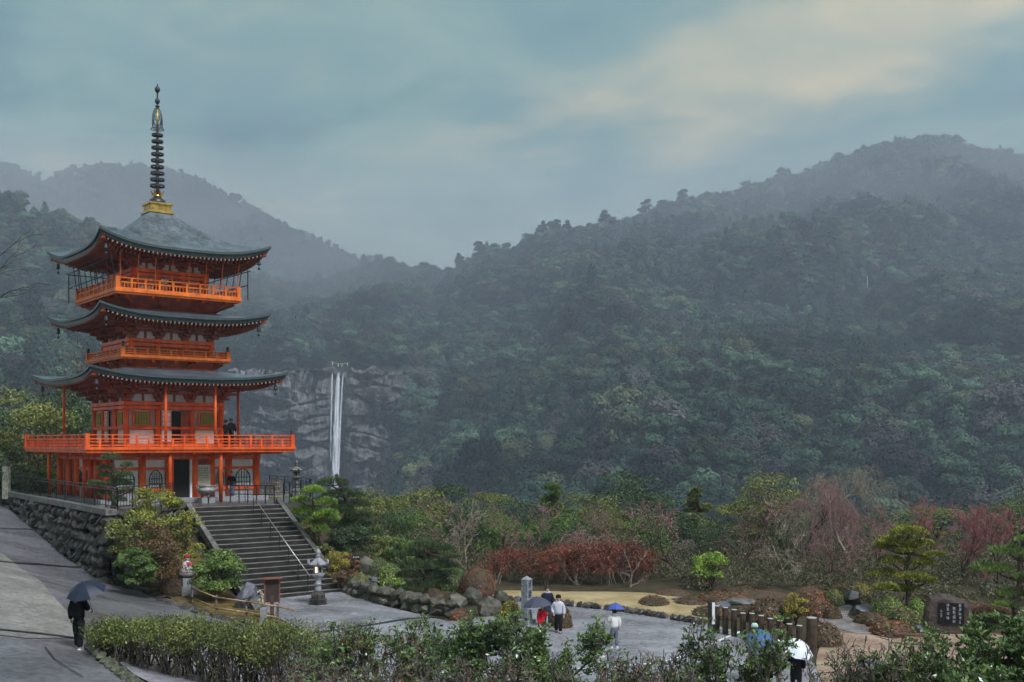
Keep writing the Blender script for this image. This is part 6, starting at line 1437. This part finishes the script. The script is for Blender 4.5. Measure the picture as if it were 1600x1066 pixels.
def person(loc, rz, H, label, top, legs, shoes, arms=('down', 'down'), hair=True, hat=None, coat=0.0, bag=None, stride=.10, headturn=0.0, puffy=1.0, longhair=False, group=None, bare_shin=False, hood=None):
    root = empty('person', loc, rz, label=label, cat='person', group=group); h = H
    def arm(s, pose):
        sh = (s * .105 * h, 0, .805 * h)
        if pose == 'down': el, wr = (s * .145 * h, .01 * h, .635 * h), (s * .15 * h, -.03 * h, .495 * h)
        elif pose == 'hold': el, wr = (s * .14 * h, -.03 * h, .655 * h), (s * .075 * h, -.13 * h, .72 * h)
        elif pose == 'pocket': el, wr = (s * .165 * h, .03 * h, .64 * h), (s * .12 * h, -.06 * h, .53 * h)
        elif pose == 'rail': el, wr = (s * .13 * h, -.08 * h, .66 * h), (s * .11 * h, -.20 * h, .60 * h)
        elif pose == 'forward': el, wr = (s * .13 * h, -.05 * h, .66 * h), (s * .06 * h, -.19 * h, .68 * h)
        return Vector(sh), Vector(el), Vector(wr)
    A = {s: arm(s, arms[0 if s < 0 else 1]) for s in (-1, 1)}
    legp = {s: (Vector((s * .055 * h, 0, .50 * h)), Vector((s * .06 * h, -s * stride * .25 * h - .012 * h, .27 * h)), Vector((s * .06 * h, -s * stride * .5 * h + .01 * h, .045 * h))) for s in (-1, 1)}
    # body: one skin, pelvis first, with five-fingered hands
    V, E = [], []
    def v(p, r, r2=None): V.append((p[0], p[1], p[2], r, r2 or r)); return len(V) - 1
    pel = v((0, 0, .55 * h), .045 * h, .035 * h); wa = v((0, 0, .62 * h), .045 * h, .035 * h); ch = v((0, 0, .74 * h), .055 * h, .04 * h); nk = v((0, -.004 * h, .83 * h), .03 * h); jaw = v((0, -.018 * h, .875 * h), .040 * h, .046 * h); hd = v((0, -.008 * h, .925 * h), .050 * h, .060 * h); cr = v((0, .0, .962 * h), .040 * h, .045 * h)
    E += [(pel, wa), (wa, ch), (ch, nk), (nk, jaw), (jaw, hd), (hd, cr)]
    for s in (-1, 1):
        a, b_, c = A[s]; i0 = v(a, .026 * h); i1 = v(b_, .020 * h); i2 = v(c, .016 * h); E += [(ch, i0), (i0, i1), (i1, i2)]
        dd = (c - b_).normalized(); palm = v(c + dd * .028 * h, .020 * h, .012 * h); E.append((i2, palm)); side_ = dd.cross(Vector((0, 1, 0))).normalized() if abs(dd.y) < .9 else Vector((1, 0, 0))
        curl = Vector((0, -.012 * h, -.004 * h)) if arms[0 if s < 0 else 1] != 'hold' else Vector((0, .016 * h, .012 * h))
        for k, ln in enumerate((.024, .029, .027, .021)):
            base = c + dd * .045 * h + side_ * (k - 1.5) * .0095 * h; f0 = v(base, .0052 * h); f1 = v(base + dd * ln * h + curl, .0042 * h); E += [(palm, f0), (f0, f1)]
        t0 = v(c + dd * .018 * h - side_ * s * .018 * h, .006 * h); t1 = v(c + dd * .036 * h - side_ * s * .030 * h, .005 * h); E += [(palm, t0), (t0, t1)]
        l0, l1, l2 = legp[s]; j0 = v(l0, .034 * h); j1 = v(l1, .024 * h); j2 = v(l2, .018 * h); j3 = v(l2 + Vector((0, -.06 * h, -.022 * h)), .018 * h, .014 * h); E += [(pel, j0), (j0, j1), (j1, j2), (j2, j3)]
    body = skin_part('body', V, E, M['skin'], root, 1)
    # face: nose, eyes, mouth, ears
    fm = MB()
    fm.lathe([(.0, -.016 * h), (.010 * h, -.010 * h), (.006 * h, .008 * h), (.001 * h, .016 * h)], 6, (0, -.066 * h, .918 * h)); fm.build('nose', M['skin'], body, None, True)
    for s in (-1, 1):
        MB().lathe([(.0, -.004 * h), (.007 * h, 0), (.0, .004 * h)], 6, (s * .02 * h, -.060 * h, .932 * h)).build('eye', M['hair'], body)
        MB().lathe([(.0, -.016 * h), (.010 * h, -.004 * h), (.009 * h, .01 * h), (0, .016 * h)], 6, (s * .053 * h, 0, .922 * h)).build('ear', M['skin'], body)
    MB().box((0, -.060 * h, .893 * h), (.026 * h, .006 * h, .005 * h)).build('mouth', mat('lips', (.4, .16, .13)), body)
    if hair:
        mb = MB(); mb.lathe([(.058 * h, .0), (.066 * h, .02 * h), (.064 * h, .045 * h), (.045 * h, .068 * h), (.004 * h, .076 * h)], 12, (0, .010 * h, .925 * h))
        mb.lathe([(.03 * h, 0), (.056 * h, .012 * h), (.058 * h, .05 * h)], 10, (0, .022 * h, (.80 if longhair else .875) * h)); mb.build('hair', M['hair'], root, None, True)
    if hat is not None:
        MB().lathe([(.072 * h, 0), (.073 * h, .012 * h), (.068 * h, .045 * h), (.046 * h, .075 * h), (.004 * h, .084 * h)], 14, (0, .004 * h, .938 * h)).build('hat', hat, root, None, True)
    # jacket
    V, E = [], []; q = puffy
    hem = v((0, 0, (.475 - coat) * h), .118 * h * q, .092 * h * q); a0 = v((0, 0, .60 * h), .112 * h * q, .088 * h * q); a1 = v((0, 0, .73 * h), .120 * h * q, .090 * h * q); a2 = v((0, 0, .815 * h), .076 * h * q, .062 * h * q); a3 = v((0, -.004 * h, .848 * h), .038 * h, .038 * h); E += [(hem, a0), (a0, a1), (a1, a2), (a2, a3)]
    V[0], V[1] = V[0], V[1]
    for s in (-1, 1):
        a, b_, c = A[s]; i0 = v(a, .054 * h * q); i1 = v(b_, .045 * h * q); i2 = v(c, .036 * h * q); E += [(a1, i0), (i0, i1), (i1, i2)]
    jk = skin_part('jacket', V, E, top, root, 2)
    if hood is not None: MB().torus((0, .03 * h, .845 * h), .055 * h, .028 * h, 14, 8).build('hood', hood, jk, None, True)
    # trousers and shoes
    V, E = [], []
    t0 = v((0, 0, .585 * h), .085 * h, .07 * h); t1 = v((0, 0, .51 * h), .100 * h, .080 * h); E.append((t0, t1))
    for s in (-1, 1):
        l0, l1, l2 = legp[s]; j0 = v(l0 - Vector((0, 0, .085 * h)), .068 * h); j1 = v(l1, .054 * h); j2 = v(l2 + Vector((0, 0, (.02 if not bare_shin else .17) * h)), .048 * h); E += [(t1, j0), (j0, j1), (j1, j2)]
    skin_part('trousers' if not bare_shin else 'skirt', V, E, legs, root, 2)
    for s in (-1, 1):
        l2 = legp[s][2]; mb = MB(); mb.lathe([(.030 * h, 0), (.032 * h, .02 * h), (.026 * h, .05 * h)], 10, (l2.x, l2.y + .004 * h, 0)); so = []
        mb.add([(l2.x + x * h, l2.y + y * h, z * h) for x, y, z in ((-.030, .03, 0), (.030, .03, 0), (.033, -.08, 0), (.018, -.115, 0), (-.018, -.115, 0), (-.033, -.08, 0), (-.026, .026, .035), (.026, .026, .035), (.026, -.07, .030), (.013, -.105, .02), (-.013, -.105, .02), (-.026, -.07, .030))], [(5, 4, 3, 2, 1, 0), (6, 7, 8, 9, 10, 11)] + [(i, (i + 1) % 6, (i + 1) % 6 + 6, i + 6) for i in range(6)])
        mb.build('shoe', shoes, root, None, False)
    if bag is not None:
        MB().box((0, .105 * h, .70 * h), (.17 * h, .09 * h, .24 * h), 0, .85).build('backpack', bag, root)
    return root
def umbrella(top_loc, dia, tilt, az, label, m, shaft=.8, ribs=8, depth=.30, rim=None, handle_off=0.0):
    """top_loc: the ferrule; tilt away from upright towards azimuth az"""
    root = empty('umbrella', top_loc, label=label, cat='umbrella'); root.rotation_euler = (Matrix.Rotation(az, 3, 'Z') @ Matrix.Rotation(tilt, 3, 'Y')).to_euler()
    R0 = dia / 2; H = dia * depth; V = [(0, 0, 0)]; Fc = []; nr = 7
    for i in range(1, nr + 1):
        t = i / nr
        for k in range(ribs * 3):
            a = 2 * math.pi * k / (ribs * 3); on_rib = k % 3 == 0
            sag = 0 if on_rib else .035 * t; r_ = R0 * t * (1 - (0 if on_rib else .075 * t)); z = -H * (t ** 1.75) + (0 if on_rib else -sag * H * .6 * (1 - t)); V.append((r_ * math.cos(a), r_ * math.sin(a), z))
    n = ribs * 3
    for k in range(n): Fc.append((0, 1 + k, 1 + (k + 1) % n))
    for i in range(nr - 1):
        for k in range(n): a = 1 + i * n + k; b_ = 1 + i * n + (k + 1) % n; Fc.append((a, a + n, b_ + n, b_))
    c = MB().add(V, Fc).build('canopy', m, root, None, False)
    for k in range(ribs):
        a = 2 * math.pi * k / ribs; pts = [(R0 * t * math.cos(a), R0 * t * math.sin(a), -H * t ** 1.75 - .008) for t in (0, .3, .6, .85, 1.02)]; MB().tube(pts, .006, 5).build('rib', M['steel'], c)
        MB().tube([(0, 0, -H * 1.15), (R0 * .5 * math.cos(a), R0 * .5 * math.sin(a), -H * .5 ** 1.75 - .01)], .004, 4).build('stretcher', M['steel'], c)
    MB().lathe([(.008, -shaft), (.008, .0), (.012, .01), (.006, .07)], 8).build('shaft', M['steel'], root); MB().tube([(0, 0, -shaft), (0, 0, -shaft - .08), (.03, 0, -shaft - .12), (.06, 0, -shaft - .10)], .014, 6).build('handle', M['black'], root, None, True)
    return root
blk = cloth('black_cloth', (.012, .012, .014)); navy = cloth('navy_cloth', (.018, .022, .04)); jean = cloth('blue_denim', (.08, .10, .17)); greyj = cloth('grey_denim', (.14, .15, .19)); whitec = cloth('white_coat', (.72, .70, .66), .06); lav = cloth('pale_lilac_coat', (.55, .54, .62), .06); redc = cloth('red_jacket', (.62, .02, .03), .1)
shoe_w = mat('white_shoe', (.7, .7, .7), .6); shoe_b = mat('black_shoe', (.02, .02, .02), .5); greyk = cloth('charcoal_cloth', (.04, .04, .045))
um = lambda n, c: mat(n, c, .5, .08, 4, 0, 0, .4)
p = onpx(123, 1017); person(p, R(172), 1.68, 'walker in black with white soled shoes beside the hedge end, seen from behind', blk, blk, shoe_w, ('hold', 'down'), bag=blk, stride=.16)
umbrella(p + Vector((.20, -.16, 1.86)), 1.06, R(24), R(-105), 'large navy umbrella held by the walker at the hedge end', um('navy_canopy', (.010, .016, .036)), depth=.27)
p = G(361, 782.5, -3.35); p.z = TZ; person(p, R(60), 1.74, 'man in black jacket and jeans standing before the pagoda', blk, jean, shoe_b, ('down', 'forward'), stride=.06)
fl = TZ + 3.12
p = P(353, 706, 62.6); p.z = fl; person(p, R(150), 1.52, 'shorter visitor in black on the pagoda balcony, on the left of two', blk, blk, shoe_b, ('rail', 'rail'), hat=blk, stride=.03, group=None)
p = P(361.5, 706, 62.9); p.z = fl; person(p, R(170), 1.66, 'taller visitor in black on the pagoda balcony, on the right of two', blk, blk, shoe_b, ('pocket', 'pocket'), stride=.03)
p = on(855, 46.8); person(p, R(10), 1.76, 'man in dark navy jacket with pale collar beside the inscribed pillar', navy, greyk, shoe_b, ('down', 'down'), stride=.1, hood=cloth('pale_collar', (.6, .58, .55)))
p = on(872.5, 45.4); person(p, R(-8), 1.58, 'woman in pale lilac coat and dark hat walking by the pillar', lav, blk, shoe_b, ('pocket', 'down'), hat=blk, stride=.14, puffy=1.12)
p = on(846, 43.4); person(p, R(60), 1.58, 'person in red jacket under the grey umbrella near the pillar', redc, greyk, shoe_b, ('down', 'hold'), stride=.08, puffy=1.05, longhair=True)
umbrella(on(838, 43.3) + Vector((0, -.1, 1.86)), 1.16, R(6), R(200), 'grey umbrella over the person in red near the pillar', um('grey_canopy', (.06, .06, .095)), depth=.30)
p = onpx(959.5, 1013.5); person(p, R(205), 1.56, 'woman in white puffy jacket and grey jeans standing on the square', whitec, greyj, shoe_w, ('down', 'hold'), stride=.05, puffy=1.22, hood=whitec)
umbrella(p + Vector((.06, .06, 1.74)), .74, R(8), R(90), 'small bright blue umbrella held by the woman in white', um('blue_canopy', (.06, .09, .34)), depth=.34)
p = on(1187, 36.4); person(p, R(185), 1.72, 'person in dark coat under the steel blue umbrella behind the twiggy shrub', blk, blk, shoe_b, ('down', 'hold'), hat=cloth('teal_hat', (.03, .16, .26)), coat=.18, stride=.08)
umbrella(p + Vector((.10, -.42, 1.50)), 1.16, R(48), R(-75), 'steel blue umbrella tilted back behind the twiggy shrub', um('steel_blue_canopy', (.055, .12, .27)), depth=.27)
p = on(1179, 37.8); person(p, R(175), 1.70, 'companion in pale mint hat half hidden behind the steel blue umbrella', greyk, blk, shoe_b, ('down', 'down'), hat=cloth('mint_hat', (.45, .62, .55)), stride=.08)
p = on(1244, 34.6); person(p, R(178), 1.60, 'woman in long black coat under the white umbrella', blk, blk, shoe_b, ('down', 'hold'), coat=.20, stride=.06, puffy=1.15, bare_shin=True)
umbrella(p + Vector((.06, -.22, 1.70)), 1.1, R(30), R(-60), 'white umbrella of the woman in the long black coat', um('white_canopy', (.74, .76, .80)), depth=.28)
# ------------------------------------------------------------------ clipped hedge at lower left
def hedge():
    r = np.random.default_rng(90); rnd = random.Random(90); segs, tips = [], []
    def line(t):                           # t along the hedge: photo column, distance of its middle, row of its top
        px = 146 + 350 * t; return px, 29.6 - 1.0 * t, float(np.interp(px, [140, 160, 200, 240, 270, 300, 330, 370, 410, 440, 470, 500], [976, 969, 967, 966, 958, 959, 966, 970, 962, 963, 966, 980]))
    o = on(320, 29); C = []
    for k in range(230):
        t = rnd.random(); px, d, ty = line(t); d += rnd.uniform(-.75, .75); x = (px - 800) / F * d; z0 = zg(x, d); z1 = CZ - (ty + 6 - YH) / F * 29.2
        H = z1 - z0; s, tp = [], []
        grow(s, tp, (x, d, z0 - .05), (rnd.gauss(0, .25), rnd.gauss(0, .25), 1), H * .42, rnd.uniform(.016, .03), 2, rnd, (2, 3), .6, .55, .62, .12, 4, .005)
        zm = max(q[1].z for q in s); f = H / max(.2, zm - z0)
        s = [(Vector((a.x, a.y, z0 + (a.z - z0) * f)), Vector((b_.x, b_.y, z0 + (b_.z - z0) * f)), r0, r1) for a, b_, r0, r1 in s]; segs += s
        C += [(q[1].x, q[1].y, q[1].z) for q in s if q[1].z > z0 + H * (.60 + .12 * math.sin(q[1].x * 3.1)) and rnd.random() < .9]
    C = np.array(C); n = 34000; P0 = C[r.integers(0, len(C), n)] + r.normal(size=(n, 3)) * np.array([.09, .09, .06]); n2 = 5000
    lo = np.array([tuple(s[1]) for s in segs]); P1 = lo[r.integers(0, len(lo), n2)] + r.normal(size=(n2, 3)) * .06
    # keep the clipped top even
    px = 800 + F * P0[:, 0] / P0[:, 1]; top = np.interp(px, [140, 160, 200, 240, 270, 300, 330, 370, 410, 440, 470, 500], [976, 969, 967, 966, 958, 959, 966, 970, 962, 963, 966, 980]); zt = CZ - (top - YH) / F * 29.2 + .05 * np.sin(P0[:, 0] * 5) + .05 * r.normal(size=n)
    P0[:, 2] = np.minimum(P0[:, 2], zt)
    oo = np.array(o)
    segs = [(a - o, b_ - o, r0, r1) for a, b_, r0, r1 in segs]
    thing('clipped_hedge', o, 'long clipped green hedge with bare grey stems at lower left', 'hedge', [('foliage', leaf_mesh('foliage', P0 - oo, .062, LF['hedge'], r=r, up=.6)), ('inner_foliage', leaf_mesh('inner_foliage', P1 - oo, .05, LF['olive'], r=r, up=.3)), ('stems', wood_mesh('stems', segs, M['hedgebark'], 5, .012))])
M['hedgebark'] = mat('hedge_bark', (.12, .10, .08), .85, .35, 6, .4, 0, .2, (.035, .03, .023))
hedge()
# free shrubs with twisted grey stems along the bank
def twisted(seed, H, W, leaves, m, clus=13, leaf=.08, stems=5, depth=3, dead=0, lowcut=.15, CH=1.35):
    rnd = random.Random(seed); r = np.random.default_rng(seed); segs, tips = [], []; leg = max(.1, H - CH)
    for k in range(stems):
        x = rnd.gauss(0, .16); y = rnd.gauss(0, .16); p = Vector((x, y, -.1)); n = max(2, int(leg / .25)); r0 = rnd.uniform(.034, .055)
        for i in range(n):
            q = Vector((x + rnd.gauss(0, .07) + (i + 1) / n * rnd.gauss(0, .10), y + rnd.gauss(0, .07), -.1 + (leg + .1) * (i + 1) / n)); segs.append((p, q, r0, r0 * .97)); p = q
        grow(segs, tips, p, (rnd.gauss(0, .75), rnd.gauss(0, .6), .8), CH * .40, r0 * .85, depth, rnd, (2, 3), .95, .75, .70, .10, 4, .008)
    cs = [s for s in segs if s[1].z > leg]; zm = max(s[1].z for s in cs); xm = np.percentile([abs(s[1].x) for s in cs], 96); kx, kz = W / 2 / max(xm, .1), (H - leg) / max(zm - leg, .2)
    sc = lambda p: Vector((p.x * kx, p.y * kx, leg + (p.z - leg) * kz if p.z > leg else p.z)); segs = [(sc(a), sc(b), r0, r1) for a, b, r0, r1 in segs]; tips = [sc(t[0]) for t in tips]
    parts = [('stems', wood_mesh('stems', segs, M['twig'], 6, .012))]
    T = [t for t in tips if t.z > leg + (H - leg) * lowcut and rnd.random() < leaves]
    if T:
        c = np.repeat(np.array([tuple(t) for t in T]), clus, axis=0); n = len(c); off = r.normal(size=(n, 3)); off[:, 2] = np.abs(off[:, 2]) * .7; P0 = c + off * np.array([.06, .06, .05])
        parts.append(('foliage', leaf_mesh('foliage', P0, leaf, m, r=r, up=.5, out=off * .8, aspect=.45)))
    if dead:
        fine = [s for s in segs if s[2] < .01]; c = np.array([tuple(fine[i][1]) for i in r.integers(0, len(fine), dead)]); parts.append(('dead_leaves', leaf_mesh('dead_leaves', c + r.normal(size=c.shape) * .03, .055, LF['rust'], r=r)))
    return parts
M['twig'] = mat('lichen_bark', (.20, .172, .138), .85, .35, 7, .4, 0, .2, (.032, .027, .021))
def front(px, d, top, w, leaves, label, seed, kind='camellia', **kw):
    loc = on(px, d); H = CZ - (top - YH) / F * d - loc.z; W = w * d / F
    thing('twisted_shrub', loc, label, 'shrub', twisted(seed, H, W, leaves, LF[kind], **kw), group='twisted shrubs along the near bank')
front(505, 26.5, 978, 90, 0.38, 'thin shrub with small leaf tufts just right of the hedge', 201, dead=200)
front(548, 26, 968, 84, 0.56, 'shrub with two green leaf tufts below the lantern', 202, dead=300)
front(590, 25.5, 972, 80, 0.31, 'brownish shrub of tangled bare twigs left of the leafy clump', 203, dead=900)
front(632, 25, 962, 84, 0.62, 'shrub with a round green tuft over tangled twigs', 204, dead=600)
front(668, 24.5, 985, 80, 0.44, 'low tangled shrub with scattered leaves', 205, dead=300)
front(702, 23.5, 962, 96, 1.00, 'leafy shrub at the left of the dense central clump', 206, clus=15)
front(748, 23, 966, 96, 1.00, 'dense leafy shrub in the central clump, left of the pillar', 207, clus=16)
front(795, 22.5, 957, 100, 1.00, 'dense dark leaved shrub directly below the inscribed pillar', 208, clus=16)
front(838, 22, 978, 92, 1.00, 'dense shrub hiding the legs of the person in red', 209, clus=15)
front(868, 21.5, 1005, 76, 1.00, 'low leafy shrub right of the dense central clump', 210, clus=12)
front(912, 21.5, 966, 66, 1.00, 'single crooked shrub with leaf tufts against the open square', 211, stems=1, clus=16, depth=3)
front(965, 21, 1022, 80, 0.12, 'low bare twigs in front of the woman in white', 212)
front(1015, 21, 1012, 84, 0.00, 'bare twiggy shrub at the bottom middle', 213)
front(1062, 21, 1003, 76, 0.07, 'bare curling twigs right of the white line', 214)
front(1108, 20.5, 962, 88, .38, 'grey stemmed shrub left of the steel blue umbrella', 215, clus=12)
front(1150, 20.5, 985, 80, .38, 'leafy grey shrub below the timber bollards', 216, clus=12)
front(1188, 20, 962, 74, .38, 'shrub with leaves covering the steel blue umbrella', 217, clus=12, stems=3)
front(1262, 20, 1008, 64, 0.06, 'thin bare twigs over the white umbrella', 218, stems=1)
front(1330, 20, 992, 92, 0.00, 'bare purple-brown twiggy shrub at lower right', 219)
front(1380, 19.5, 985, 96, 0.15, 'bare twiggy shrub in front of the big boulder', 220)
front(1425, 19.5, 982, 90, 0.50, 'half leafy twiggy shrub before the bench', 221)
front(1470, 19.5, 1000, 96, 1.00, 'leafy shrub in front of the monument', 222, clus=13)
front(1520, 19, 985, 100, 1.00, 'dense leafy shrub right of the monument', 223, clus=17, kind='camellia')
front(1562, 19, 962, 110, 1.00, 'tall dense camellia at the right edge', 224, clus=18)
front(1610, 18.5, 958, 110, 1.00, 'dense camellia cut by the right edge', 225, clus=18)
front(1545, 18, 1030, 110, 1.00, 'low camellia in the bottom right corner', 226, clus=16)
tang = [twisted(300 + i, 2.3, 1.15, .10, LF['camellia'], stems=5, clus=8, CH=1.2, dead=60) for i in range(4)]
for i, px in enumerate(list(range(470, 1000, 48)) + [1040, 1090, 1320, 1370, 1420, 1470]):   # the tangle of twigs along the bottom edge
    d = 19.5 + random.uniform(-.8, 1.2); loc = on(px, d); H = CZ - (1022 + random.uniform(-14, 12) - YH) / F * d - loc.z
    thing('low_tangle', loc, 'low tangle of grey twigs on the bottom edge, %s from the left' % ORD[i], 'shrub', tang[i % 4], random.random() * 6.28, (1, 1, H / 2.3), 'twig tangles along the bottom edge')
